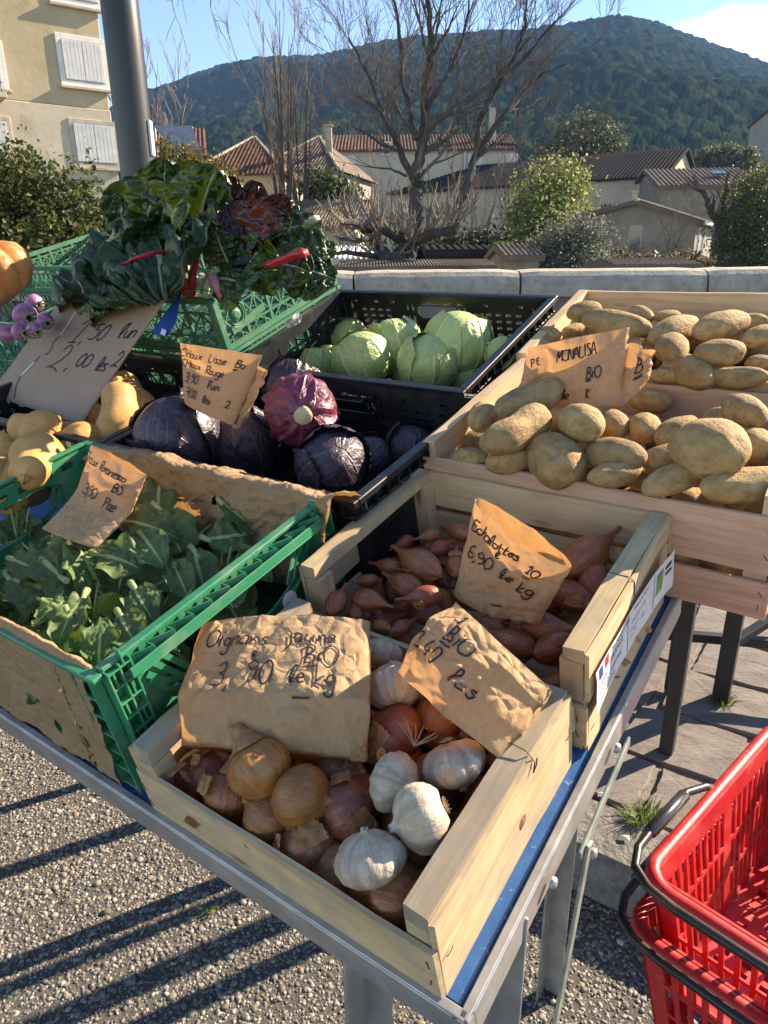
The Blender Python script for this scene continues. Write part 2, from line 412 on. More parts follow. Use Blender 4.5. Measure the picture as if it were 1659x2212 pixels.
# kerb stones and pavement
PZ = 0.12
kerb = empty('kerb', K(0, KE, 0)); tag(kerb, kind='structure')
for i, a in enumerate(np.arange(-4.5, 4.5, 0.9)):
    mb = MB(); N = 14
    L0, L1 = a + 0.004, a + 0.896
    V = []; prof = [(0.0, 0.0 - .05), (0.0, 0.075), (0.006, 0.103), (0.022, 0.117), (0.06, 0.12), (0.17, 0.121), (0.17, -.05)]
    for k in range(N + 1):
        s = L0 + (L1 - L0) * k / N
        for (b, z) in prof:
            q = 0.006 * nz((s * 9, b * 30, z * 20), 1.0, i)
            V.append(K(s, KE + b + q * (1 if b < .1 else 0), z + q * .6) - K(0, KE, 0))
    n = len(prof)
    F = [tuple(x) for x in grid_faces(N + 1, n)] + [tuple(range(n)), tuple(N * n + k for k in range(n))[::-1]]
    mb.add(V, F); mb.build('kerb_stone', M['kerb'], kerb)
pav = strip(KE + 0.165, 3.60, PZ - 0.014, 'pavement', M['mortar'], -5, 5)
# paving slabs, each one a stone with worn edges
r5 = random.Random(8)
rowb = KE + 0.18; ri = 0
while rowb < 3.4:
    dep = r5.uniform(0.21, 0.27); a = -1.2 + r5.uniform(0, .2)
    while a < 2.6:
        ln = r5.uniform(0.28, 0.46)
        if a + ln > -0.4:
            j = lambda s=0.014: r5.uniform(-s, s)
            pts = [(a + .007 + j(), rowb + .007 + j()), (a + ln * .5, rowb + .008 + j()), (a + ln - .007 + j(), rowb + .007 + j()),
                   (a + ln - .008 + j(.01), rowb + dep * .5), (a + ln - .007 + j(), rowb + dep - .007 + j()), (a + ln * .45, rowb + dep - .008 + j()),
                   (a + .007 + j(), rowb + dep - .007 + j()), (a + .008 + j(.01), rowb + dep * .5)]
            dense = []
            for k in range(8):
                p, q = pts[k], pts[(k + 1) % 8]
                for m_ in range(4):
                    f = m_ / 4; dense.append((p[0] + (q[0] - p[0]) * f + r5.uniform(-.003, .003), p[1] + (q[1] - p[1]) * f + r5.uniform(-.003, .003)))
            cxx = sum(p[0] for p in dense) / len(dense); cyy = sum(p[1] for p in dense) / len(dense)
            mb = MB(); n = len(dense); tz = r5.uniform(-.003, .004); tx, ty = r5.uniform(-.012, .012), r5.uniform(-.012, .012)
            V = []
            for (sc, z) in ((1.0, -.03), (1.0, -.007), (0.975, 0.0), (0.6, 0.001), (0.25, 0.0015)):
                for (px, py) in dense:
                    qx, qy = cxx + (px - cxx) * sc, cyy + (py - cyy) * sc
                    hz = z + tz + (qx - cxx) * tx + (qy - cyy) * ty + (0.0035 * nz((qx * 14, qy * 14, ri), 1) if sc < 1 else 0)
                    V.append(K(qx - cxx, qy - cyy, hz))
            F = []
            for l in range(4):
                for k in range(n): F.append((l * n + k, l * n + (k + 1) % n, (l + 1) * n + (k + 1) % n, (l + 1) * n + k))
            F.append(tuple(4 * n + k for k in range(n)))
            mb.add(V, F); mb.build('paving_stone', M['slab'], pav, loc=K(cxx, cyy, PZ) )
        a += ln
    rowb += dep; ri += 1

# grass tufts growing in the joints
def tuft(name, p, n, h, spread, seed, label, dry=0.3):
    r = random.Random(seed); mb = MB()
    for i in range(n):
        a = r.uniform(0, 6.28); rr = spread * math.sqrt(r.random()) ; b = Vector((math.cos(a) * rr, math.sin(a) * rr * .6, 0))
        lean = Vector((math.cos(a), math.sin(a), 0)) * r.uniform(.2, 1.1); L = h * r.uniform(.4, 1.1); w = 0.0016
        side = Vector((-math.sin(a), math.cos(a), 0)) * w
        pts = [b + lean * L * t * t + Vector((0, 0, L * (t - .35 * t * t))) for t in (0, .35, .7, 1)]
        vs = []
        for k, q in enumerate(pts): vs += [q - side * (1 - k / 3.2), q + side * (1 - k / 3.2)]
        mb.add(vs, [(0, 1, 3, 2), (2, 3, 5, 4), (4, 5, 7, 6)])
    o = mb.build(name, M['grass'], loc=p); tag(o, label, 'grass')
tuft('grass_tuft', G0(1392, 1768, PZ + .002) , 220, 0.045, 0.055, 3, 'yellowish green grass tuft in the pavement beside the kerb')
tuft('grass_tuft', G0(1562, 1522, PZ + .002), 90, 0.055, 0.03, 4, 'bright green grass tuft at the foot of the black stand leg')

# ================================================================== parapet wall behind the stall
WY = 4.0
wz = CAM_H - 0.088
par = empty('parapet_wall', (0, WY, 0), None, 'long low grey stone parapet with rounded coping behind the stall', 'wall')
xs = [-9.2, -8.1, -7.0, -6.0, -4.95, -3.9, -2.85, -1.82, -1.05, -0.15, 0.735, 1.73, 2.72, 3.7, 4.7, 5.8, 6.9]
pr = [(-.055, -.135), (-.06, -.10), (-.058, -.065), (-.045, -.03), (-.02, -.008), (.03, 0.0), (.20, 0.002), (.26, -.012), (.295, -.05), (.30, -.135)]
for i in range(len(xs) - 1):
    x0, x1 = xs[i] + .006, xs[i + 1] - .006; N = 10
    V = []
    for k in range(N + 1):
        x = x0 + (x1 - x0) * k / N
        ins = 0.006 if k in (0, N) else 0.0
        for (y, z) in pr:
            q = .006 * nz((x * 5, y * 9, z * 9), 1, i) + .003 * nz((x * 25, y * 25, z * 25), 1, i)
            V.append((x, y + q * .6 + (ins if y < .1 else -ins), wz + z + q * .5 - ins * (1 if z > -.1 else 0)))
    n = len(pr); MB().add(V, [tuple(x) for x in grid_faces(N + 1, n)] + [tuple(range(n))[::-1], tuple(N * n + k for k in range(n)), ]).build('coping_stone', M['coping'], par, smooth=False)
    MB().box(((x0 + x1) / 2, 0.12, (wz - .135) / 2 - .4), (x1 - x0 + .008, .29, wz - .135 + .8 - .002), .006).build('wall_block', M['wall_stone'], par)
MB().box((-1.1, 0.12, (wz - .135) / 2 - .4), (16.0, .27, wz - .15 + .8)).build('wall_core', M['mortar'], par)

# ================================================================== the stall's tables
def leg_mesh(mb, top, zfoot, w=.035, t=.035, b=.002):
    mb.bar(top, (top.x, top.y, zfoot), w, t, TU, b)
tb = empty('market_table', T(-.2, .24, 0), None, 'galvanised steel market table with a scratched blue top, sloping to the front', 'table')
inv = tb.matrix_world.inverted()
def tbl(name, fn, mat, par=tb, smooth=False):
    mb = MB(); fn(mb); o = mb.build(name, mat, None, smooth)
    o.parent = par; o.matrix_parent_inverse = par.matrix_world.inverted(); return o
bpy.context.view_layer.update()
U0, U1, V0, V1 = -2.75, -0.196, 0.241, 0.905
tbl('table_top', lambda mb: mb.box(T((U0 + U1) / 2 - .001, (V0 + V1) / 2, -.007), (U1 - U0 - .012, V1 - V0 - .012, .012), .002, RT), M['blue_top'])
def rail(mb, a, b, out, hh=.042):
    # an angle section: a lip on top and a face turned outwards
    d = (b - a)
    mb.bar(a - TN * hh / 2, b - TN * hh / 2, hh, .003, out, .0008)
    mb.bar(a - out * .004 + TN * .0012, b - out * .004 + TN * .0012, .009, .0035, TN, .001)
tbl('front_rail', lambda mb: rail(mb, T(U0, V0 - .004, .002), T(U1 + .002, V0 - .004, .002), -TV), M['steel'])
tbl('side_rail', lambda mb: rail(mb, T(U1 + .004, V0 - .003, .002), T(U1 + .004, V1, .002), TU), M['steel'])
tbl('back_rail', lambda mb: rail(mb, T(U0, V1 + .004, -.006), T(U1, V1 + .004, -.006), TV), M['steel'])
def corner(mb):
    pts = []
    for k in range(7):
        a = -math.pi / 2 + k / 6 * math.pi / 2
        pts.append((math.cos(a), math.sin(a)))
    V = []
    for z in (.0025, -.040):
        for (x, y) in pts: V.append(T(U1 - .010 + .016 * x, V0 + .010 + .016 * y, z))
    mb.add(V, [(k, k + 1, k + 8, k + 7) for k in range(6)])
tbl('corner_bend', corner, M['steel'], smooth=True)
def angle_leg(mb, u, v, flip=1):
    top = T(u, v, -.008); bot = Vector((top.x, top.y, 0.001))
    mb.bar(top, bot, .038, .004, TU, .001)
    o2 = TVH * (.019 * flip) + TU * 0.017
    mb.bar(top + o2, bot + o2, .034, .004, TVH, .001)
for (u, v) in ((-.335, .262), (-.222, .335), (-.335, .86), (-1.55, .262), (-1.55, .86), (-2.6, .262), (-2.6, .86)):
    tbl('leg', lambda mb: angle_leg(mb, u, v), M['steel'])
def strut(mb):
    a = T(-.183, .555, -.03); b = T(-.183, .43, -.075) ; 
    mb.bar(T(-.182, .64, -.045), T(-.181, .47, -.062), .016, .004, TU, .001)
    mb.bar(T(-.177, .49, -.06), Vector((T(-.177, .33, 0).x, T(-.177, .33, 0).y, .06)), .016, .004, TU, .001)
tbl('folding_strut', strut, M['steel_green'])
for (u, v, h) in ((-.186, .405, -.022), (-.186, .60, -.02), (-.170, .478, -.057)):
    def bolt(mb):
        c = T(u, v, h); mb.tube([c, c + TU * .003, c + TU * .005, c + TU * .006], [.0065, .0065, .0052, .003], 10)
    tbl('bolt', bolt, M['bolt'], smooth=False)

# the black steel stand that carries the back row
st = empty('display_stand', T(-.3, 1.3, 0), None, 'black steel stand with cross braces under the potato crates', 'stand')
bpy.context.view_layer.update()
bl = [G0(1447, 1488, PZ), G0(1556, 1512, PZ)]
def top_at(p):
    # height of the stand's underside above p
    t = ((PN * TN) - (p - CP)).dot(TN) / TN.z
    return p + Vector((0, 0, t - .012))
stp = lambda n, f: tbl(n, f, M['steel_black'], st)
for i, p in enumerate(bl):
    w = (.03, .045)[i]
    stp('leg', lambda mb: mb.bar(top_at(p), p + Vector((0, 0, .001)), w, w, TU, .002))
pa, pb = bl
h1 = Vector((0, 0, .165))
e1 = (pb - pa).normalized(); far = pb + Vector((.55, -.03, 0))
stp('brace', lambda mb: mb.bar(pa + h1 - e1 * .2, far + h1, .028, .028, (0, 0, 1), .002))
stp('brace', lambda mb: mb.bar(pb + Vector((0, 0, .19)), pb + Vector((.5, .25, .33)), .026, .026, (0, 0, 1), .002))
for (u, v) in ((-.9, 1.0), (-.9, 1.62), (-2.5, 1.0), (-2.5, 1.62), (-.30, 1.62)):
    t0 = T(u, v, -.014); stp('leg', lambda mb: mb.bar(t0, (t0.x, t0.y, PZ + .001), .035, .035, TU, .002))
stp('shelf', lambda mb: mb.box(T(-1.42, 1.32, -.010), (2.5, .80, .014), .002, RT))

# ================================================================== lamp post
lp = W(303, 400, 2.75); lq = W(257, 0, 2.75)
post = empty('lamp_post', (lp.x, 2.75, PZ), None, 'tall black steel post rising behind the chard', 'post')
mb = MB(); r0 = .0585
pts = [(0, 0, 0), (0, 0, .9), (0, 0, 1.9), (0, 0, 4.6)]
mb.tube(pts, [.062, .062, .0605, .056], 28); mb.build('shaft', M['paint_black'], post, True)
MB().tube([(0, 0, 0), (0, 0, .02), (0, 0, .05)], [.11, .11, .07], 24).build('base_flange', M['paint_black'], post)
zt = W(330, 300, 2.75).z - PZ
MB().box((.060, -.01, zt), (.010, .03, .11), .002).build('sticker_plate', pmat('white_plate', [(0.3, (.6, .6, .58)), (.7, (.75, .75, .73))], 30, 3, .5), post)
# ================================================================== crates
def plastic(name, c, rough=.42, dust=(.35, .33, .28), amt=.35):
    return pmat(name, [(0.3, tuple(x * .8 for x in c)), (0.6, c), (0.8, tuple(min(1, x * 1.18) for x in c))], 7, 6, rough, bscale=140, bstr=.06,
                fine=(26, dust, .5, .72, amt), rvar=.2)
M['pl_green'] = plastic('green_crate_plastic', (0.012, 0.215, 0.105), amt=.28)
M['pl_green_old'] = plastic('faded_green_crate_plastic', (0.024, 0.165, 0.088), .5, (.22, .28, .20), .4)
M['pl_black'] = plastic('black_crate_plastic', (0.008, 0.010, 0.012), .38, (.06, .07, .075), .35)
M['pl_red'] = plastic('red_basket_plastic', (0.56, 0.018, 0.022), .42, (.60, .13, .11), .5)
M['staple'] = pmat('rusty_staple', [(0.3, (.06, .035, .025)), (.7, (.16, .10, .07))], 60, 3, .6, metal=.5)

def slat_mesh(L, t, h, seed, seg=6, rag=.0015):
    r = random.Random(seed); V = []
    for k in range(seg + 1):
        x = -L / 2 + L * k / seg
        e = [r.uniform(-rag, rag) for _ in range(4)]; bow = .0012 * math.sin(k / seg * 3.1 + seed)
        for (y, z, q) in ((-t / 2, -h / 2, 0), (t / 2, -h / 2, 1), (t / 2, h / 2, 2), (-t / 2, h / 2, 3)):
            V.append((x + (r.uniform(-rag, rag) if k in (0, seg) else 0), y + bow, z + e[q if q < 2 else 2]))
    F = [(k * 4 + j, (k + 1) * 4 + j, (k + 1) * 4 + (j + 1) % 4, k * 4 + (j + 1) % 4) for k in range(seg) for j in range(4)]
    F += [(0, 1, 2, 3), tuple(seg * 4 + j for j in (3, 2, 1, 0))]
    mb = MB(); mb.add(V, [f[::-1] for f in F]); return mb.mesh('slat')
_sc = [0]
def slat(par, name, c, L, t, h, axis='x', mat='wood', lay=False, rag=.0015):
    _sc[0] += 1
    me = slat_mesh(L, t, h, _sc[0], rag=rag)
    rot = Matrix.Identity(3)
    if lay: rot = Matrix.Rotation(math.pi / 2, 3, 'X')
    if axis == 'y': rot = Matrix.Rotation(math.pi / 2, 3, 'Z') @ rot
    if axis == 'z': rot = Matrix.Rotation(math.pi / 2, 3, 'Y') @ rot
    return link(name, me, M[mat], par, loc=c, rot=rot)
_staple = MB().tube([(-.005, 0, 0), (-.0045, -.0012, 0), (.0045, -.0012, 0), (.005, 0, 0)], .0006, 4).mesh('staple')
def staple(par, c, rot=(0, 0, 0)):
    link('staple', _staple, M['staple'], par, loc=c, rot=rot)
def crate_root(name, u, v, h, extra, label, cat='crate', group=None, yaw=0.0):
    return empty(name, T(u, v, h), RT @ Matrix.Rotation(yaw, 3, 'Z') @ Matrix.Rotation(extra, 3, 'X'), label, cat, group)
def wood_crate(u, v, w, d, h, label, fr=((.0, 1.0),), bk=((.0, 1.0),), en=((.55, 1.0), (.08, .45)), rail_t=.022, rail_h=.02, post=.026, h0=0.0, extra=0.0, mats=('wood', 'wood_old'), yaw=0.0, rag=.0015):
    o = crate_root('wooden_crate', u, v, h0, extra, label, 'crate', 'wooden crates of vegetables', yaw)
    t = .0055; m0, m1 = mats
    for (z0, z1) in fr:
        slat(o, 'slat', (w / 2, t / 2, h * (z0 + z1) / 2), w, t, h * (z1 - z0), 'x', m0, rag=rag)
        for x in (.010, w - .010):
            for q in (.3, .7): staple(o, (x, -.0004, h * (z0 + (z1 - z0) * q)), (0, rng.uniform(.9, 1.9), 0))
    for (z0, z1) in bk: slat(o, 'slat', (w / 2, d - t / 2, h * (z0 + z1) / 2), w, t, h * (z1 - z0), 'x', m0, rag=rag)
    for sx in (0, 1):
        x_out = t / 2 if sx == 0 else w - t / 2
        x_in = t + rail_t / 2 if sx == 0 else w - t - rail_t / 2
        for (z0, z1) in en:
            slat(o, 'slat', (x_out, d / 2, h * (z0 + z1) / 2 - .001), d - 2 * t - .001, t, h * (z1 - z0), 'y', m0, rag=rag)
            for y in (.018, d - .018): staple(o, (x_out + (.0032 if sx else -.0032), y, h * (z0 + z1) / 2), (0, 0, math.pi / 2 if sx else -math.pi / 2))
        slat(o, 'end_rail', (x_in, d / 2, h - rail_h / 2 + .002), d - 2 * t - .002, rail_t, rail_h, 'y', m1, rag=.0012)
        for y in (t + post / 2 + .001, d - t - post / 2 - .001):
            slat(o, 'corner_post', (t + post / 2 + .001 if sx == 0 else w - t - post / 2 - .001, y, (h - rail_h) / 2 + .002), h - rail_h - .003, post, post, 'z', m0, rag=.0008)
    nb = 4; bw = d / nb
    for k in range(nb):
        slat(o, 'floor_slat', (w / 2, bw * (k + .5), .0025), w - .012, .004, bw - .012, 'x', m0, lay=True)
    return o

# --- the wooden crates on the front table
crate_onion = wood_crate(-.623, .243, .405, .303, .113, 'small old wooden crate of onions and garlic at the table corner',
                         fr=((.03, .66),), bk=((.45, .8),), en=((.0, .97),), rail_t=.026, rail_h=.022, post=.027, mats=('wood_old', 'wood_grey'), rag=.0024)
crate_shallot = wood_crate(-.625, .556, .418, .320, .152, 'wooden crate of shallots with a printed paper label on its side',
                           fr=((.10, .50),), bk=((.1, .5), (.58, .98)), en=((.54, 1.0), (.02, .40)), rail_t=.024, rail_h=.018, post=.028, mats=('wood', 'wood_old'))
crate_pot1 = wood_crate(-.612, .882, .535, .385, .198, 'front pinkish wooden crate heaped with potatoes',
                        fr=((.42, .87), (.03, .34)), bk=((.40, .86), (.04, .3)), en=((.52, 1.0), (.06, .42)), rail_t=.018, rail_h=.05, post=.028, mats=('wood_pink', 'wood'), extra=R(1.5))
crate_pot2 = wood_crate(-.625, 1.276, .535, .37, .205, 'rear wooden crate of potatoes in front of the parapet',
                        fr=((.44, .90), (.03, .34)), bk=((.42, .99), (.04, .3)), en=((.52, 1.0), (.06, .42)), rail_t=.018, rail_h=.05, post=.028, mats=('wood', 'wood'), h0=.010, extra=R(4.5), yaw=R(1.5))
# wire tie and splits on the onion crate's rail
MB().tube([(.366, .20, .118), (.383, .198, .1205), (.398, .197, .119), (.407, .197, .108), (.4075, .192, .098), (.4075, .199, .102), (.4075, .201, .110)], .0008, 5).build('wire_tie', M['staple'], crate_onion)
# cross tie of wire on the shallot crate's right rail
MB().tube([(.388, .155, .1545), (.412, .155, .1548), (.4192, .155, .150), (.4192, .157, .125)], .0008, 5).build('wire_tie', M['staple'], crate_shallot)

# --- plastic crates
def holed_panel(w, h, t, holes):
    "an upright panel, x along, z up, thickness in y, with rectangular openings"
    e = 1e-6
    xs = sorted({0.0, w, *[max(0, min(w, a)) for q in holes for a in (q[0], q[2])]})
    zs = sorted({0.0, h, *[max(0, min(h, a)) for q in holes for a in (q[1], q[3])]})
    def solid(i, j):
        if i < 0 or j < 0 or i >= len(xs) - 1 or j >= len(zs) - 1: return False
        cx, cz = (xs[i] + xs[i + 1]) / 2, (zs[j] + zs[j + 1]) / 2
        return not any(a < cx < c and b < cz < d for a, b, c, d in holes)
    vid = {}; V = []; F = []
    def vt(i, j, k):
        if (i, j, k) not in vid: vid[(i, j, k)] = len(V); V.append((xs[i], k * t, zs[j]))
        return vid[(i, j, k)]
    for i in range(len(xs) - 1):
        for j in range(len(zs) - 1):
            if not solid(i, j): continue
            F.append((vt(i, j, 0), vt(i + 1, j, 0), vt(i + 1, j + 1, 0), vt(i, j + 1, 0)))
            F.append((vt(i, j, 1), vt(i, j + 1, 1), vt(i + 1, j + 1, 1), vt(i + 1, j, 1)))
            if not solid(i - 1, j): F.append((vt(i, j, 0), vt(i, j + 1, 0), vt(i, j + 1, 1), vt(i, j, 1)))
            if not solid(i + 1, j): F.append((vt(i + 1, j, 0), vt(i + 1, j, 1), vt(i + 1, j + 1, 1), vt(i + 1, j + 1, 0)))
            if not solid(i, j - 1): F.append((vt(i, j, 0), vt(i, j, 1), vt(i + 1, j, 1), vt(i + 1, j, 0)))
            if not solid(i, j + 1): F.append((vt(i, j + 1, 0), vt(i + 1, j + 1, 0), vt(i + 1, j + 1, 1), vt(i, j + 1, 1)))
    mb = MB(); mb.add(V, F); return mb
def rounded(x0, z0, x1, z1):
    a = min(x1 - x0, z1 - z0) * .5
    return [(x0, z0 + a * .7, x1, z1 - a * .7), (x0 + a * .12, z0 + a * .4, x1 - a * .12, z1 - a * .4), (x0 + a * .3, z0 + a * .15, x1 - a * .3, z1 - a * .15), (x0 + a * .62, z0, x1 - a * .62, z1)]
def slots(x0, z0, nx, nz_, dx, dz, w, h):
    return [q for i in range(nx) for j in range(nz_) for q in ((x0 + i * dx, z0 + j * dz + h * .2, x0 + i * dx + w, z0 + j * dz + h * .8), (x0 + i * dx + w * .12, z0 + j * dz, x0 + i * dx + w * .88, z0 + j * dz + h))]
def wall4(o, mats, w, d, h, t, long_holes, short_holes):
    "front, back, left and right walls"
    for nm, L, hol, loc, rz in (('front_wall', w, long_holes[0], (0, 0, 0), 0), ('back_wall', w, long_holes[1], (0, d - t, 0), 0),
                                ('side_wall', d - 2 * t - .001, short_holes[0], (t, t + .0005, 0), math.pi / 2), ('side_wall', d - 2 * t - .001, short_holes[1], (w, t + .0005, 0), math.pi / 2)):
        holed_panel(L, h, t, hol).build(nm, mats, o, loc=loc, rot=(0, 0, rz))
def rim(o, mat, w, d, h, fw=.012, ft=.008, name='rim'):
    mb = MB()
    for y in (-fw / 2, d + fw / 2): mb.box((w / 2, y, h - ft / 2 + .001), (w + 2 * fw, fw, ft), .0015)
    for x in (-fw / 2, w + fw / 2): mb.box((x, d / 2, h - ft / 2 + .001), (fw, d - .0005, ft), .0015)
    return mb.build(name, mat, o)
def black_crate(u, v, w, d, h, label, h0=0.0, extra=0.0, yaw=0.0):
    o = crate_root('plastic_crate', u, v, h0, extra, label, 'crate', 'black plastic crates', yaw)
    t = .004; b = M['pl_black']
    def long_h():
        q = rounded(w / 2 - .058, h - .062, w / 2 + .058, h - .024)
        for x0 in (.065, w - .165): q += slots(x0, h - .098, 4, 4, .026, .0165, .014, .0065)
        for x in (.03, .21, .225, w - .24, w - .225, w - .045): q += slots(x, h - .075, 1, 2, .02, .032, .0065, .017)
        for x in (.04, .11, .16, .27, .33, w - .24, w - .17, w - .08): q += slots(x, h - .026, 1, 1, .02, .03, .013, .006)
        q += slots(.05, h - .165, 12, 1, .042, .03, .016, .0065)
        return q
    def short_h():
        q = rounded(d / 2 - .05, h - .068, d / 2 + .05, h - .032)
        for x0 in (.05, d - .105): q += slots(x0, h - .095, 3, 3, .02, .018, .010, .006)
        for x in (.028, .125, d - .135, d - .04): q += slots(x, h - .075, 1, 2, .02, .03, .006, .016)
        return q
    wall4(o, b, w, d, h, t, (long_h(), long_h()), (short_h(), short_h()))
    rim(o, b, w, d, h, .013, .012)
    mb = MB()                                   # ribs under the rim and a second flange
    for k in range(20):
        x = w * (k + .5) / 20
        for y in (-.0065, d + .0065): mb.box((x, y, h - .020), (.003, .012, .017), 0)
    for k in range(13):
        y = d * (k + .5) / 13
        for x in (-.0065, w + .0065): mb.box((x, y, h - .020), (.012, .003, .017), 0)
    for y in (-.0045, d + .0045): mb.box((w / 2, y, h - .031), (w, .009, .004), .001)
    for x in (-.0045, w + .0045): mb.box((x, d / 2, h - .031), (.009, d, .004), .001)
    mb.build('rib_band', b, o)
    holed_panel(w - 2 * t, d - 2 * t, .004, slots(.03, .03, 13, 8, .043, .046, .026, .02)).build('base', b, o, loc=(t, t, .004), rot=(-math.pi / 2, 0, 0))
    for x in (.008, w - .008):
        for y in (.008, d - .008): MB().box((x, y, h * .5 - .004), (.014, .014, h * .92), .003).build('corner_column', b, o)
    return o
crate_red = black_crate(-1.203, .686, .590, .392, .196, 'black plastic crate of red cabbages behind the romanesco crate')
crate_sq = black_crate(-1.835, .686, .600, .392, .196, 'black plastic crate of butternut squashes left of the red cabbages')
crate_cab = black_crate(-1.252, 1.118, .600, .415, .200, 'black plastic crate of pale green cabbages before the parapet', 0.008, R(7.5), R(-.5))
# --- the bright green crate of romanesco
def green_front():
    w, d, h = .600, .400, .200
    o = crate_root('plastic_crate', -1.253, .263, 0, 0, 'bright green plastic crate of romanesco lined with brown paper', 'crate', 'green plastic crates')
    g = M['pl_green']; t = .005
    for sx, nm in ((0, 'side_wall'), (1, 'side_wall')):
        L = d
        hol = [(.075, .105, L - .075, .15), (.085, .098, L - .085, .155), (.10, .092, L - .10, .158)]
        hol += slots(.03, .06, 1, 2, .02, .05, .008, .02) + slots(L - .038, .06, 1, 2, .02, .05, .008, .02) + slots(.13, .02, 4, 1, .04, .03, .022, .006)
        hol += [(.02 + k * .045, .168, .045 + k * .045, .180) for k in range(8)]
        x = t if sx == 0 else w
        wl_ = holed_panel(L - .002, h - .008, t, hol).build('side_wall', g, o, loc=(x, .001, 0), rot=(0, 0, math.pi / 2))
        s = 1 if sx else -1; xo = w if sx else 0
        mb = MB()
        # second skin of the rim, joined by slanting webs as on a folding crate
        mb.box((xo + s * .021, L / 2, h - .0185), (.0025, L - .05, .014), .0006)
        mb.box((xo + s * .0005, L / 2, h - .001), (.013, L - .004, .006), .0012)
        n = 11
        for k in range(n):
            y0 = .032 + (L - .064) * k / n; y1 = y0 + (L - .064) / n
            a, b_ = (xo + s * .005, y0, h - .016), (xo + s * .020, y1, h - .016)
            mb.bar(a, b_, .0018, .020, (0, 0, 1)); mb.bar(b_, (xo + s * .005, y1, h - .016), .0018, .020, (0, 0, 1))
        mb.box((xo + s * .012, L / 2, h - .0275), (.019, L - .07, .0022), .0005)
        # bowed stiffening ribs around the hand opening
        for q in (0.0, .011):
            pts = [(xo + s * .003, .05 + (L - .1) * k / 16, .152 - (.064 + q) * math.sin(math.pi * k / 16) ** .55 - q) for k in range(17)]
            for k in range(16): mb.bar(pts[k], pts[k + 1], .008, .0022, (s, 0, 0))
        for y in (.06, .075, L - .06, L - .075):
            mb.bar((xo + s * .004, y, .165), (xo + s * .004, y + (.03 if y < .2 else -.03), .115), .008, .0022, (s, 0, 0))
        for y in (L / 2 - .03, L / 2 + .03): mb.tube([(xo + s * .001, y, .052), (xo + s * .006, y, .052)], .007, 10)
        mb.build('rim_webs', g, o)
    for sy in (0, 1):
        y = 0 if sy == 0 else d - t
        hol = rounded(w / 2 - .06, h - .075, w / 2 + .06, h - .035) + slots(.04, .05, 2, 3, .03, .04, .012, .02) + slots(w - .09, .05, 2, 3, .03, .04, .012, .02) + slots(.13, .04, 8, 2, .045, .05, .02, .01)
        holed_panel(w - 2 * t - .002, h - .006, t, hol).build('front_wall' if sy == 0 else 'back_wall', g, o, loc=(t + .001, y, 0))
        MB().box((w / 2, (-.007 if sy == 0 else d + .007), h - .005), (w + .02, .014, .007), .0015).build('rim', g, o)
    # ladder-like corner columns with open frames
    for sx in (0, 1):
        for sy in (0, 1):
            mb = MB(); xo = w if sx else 0; yo = d if sy else 0; s = 1 if sx else -1; q = 1 if sy else -1
            for dy in (.002, .019, .034):
                mb.box((xo + s * .008, yo - q * dy, h / 2), (.016 if dy < .01 else .011, .0025, h - .004), .0005)
            for k in range(9):
                z = .012 + k * .0225
                mb.box((xo + s * .007, yo - q * .0175, z), (.013, .033, .0022), .0004)
                mb.box((xo + s * .007, yo - q * (.010 if k % 2 else .026), z + .011), (.010, .0022, .0205), 0)
            for k in range(7):
                z = .012 + k * .03
                mb.box((xo - s * .018, yo + q * .007, z), (.038, .013, .0025), .0004)
            for dx in (.001, .036): mb.box((xo - s * dx, yo + q * .007, h / 2), (.003, .014, h - .01), .0005)
            mb.build('corner_frame', g, o)
    MB().box((w / 2, d / 2, .004), (w - .02, d - .02, .006), .001).build('base', g, o)
    return o
crate_green = green_front()

# --- faded green folding crates behind
def lattice_wall(mb, L, h, t, fn, n=5):
    "open truss wall, fn maps (s, z, out) to a point"
    def B(a, b, wd=.006, th=.005): mb.bar(fn(*a, 0), fn(*b, 0), wd, th, fn(0, 0, 1) - fn(0, 0, 0))
    B((0, h - .006), (L, h - .006), .014, .010); B((0, .008), (L, .008), .014, .010); B((0, h * .72), (L, h * .72), .005); B((0, h * .28), (L, h * .28), .005)
    for k in range(n + 1):
        s = L * k / n; B((s, 0), (s, h), .009, .006)
        if k < n:
            s2 = L * (k + 1) / n; c = (s + s2) / 2
            for (a, b) in (((s, h * .28), (c, h * .72)), ((c, h * .72), (s2, h * .28)), ((s, h * .72), (c, h * .28)), ((c, h * .28), (s2, h * .72)), ((s, .01), (c, h * .28)), ((c, h * .28), (s2, .01)), ((c, h * .28), (c, h * .72))): B(a, b, .0035, .004)
            B((s + (s2 - s) * .3, 0), (s + (s2 - s) * .3, h * .28), .003); B((s + (s2 - s) * .7, 0), (s + (s2 - s) * .7, h * .28), .003)
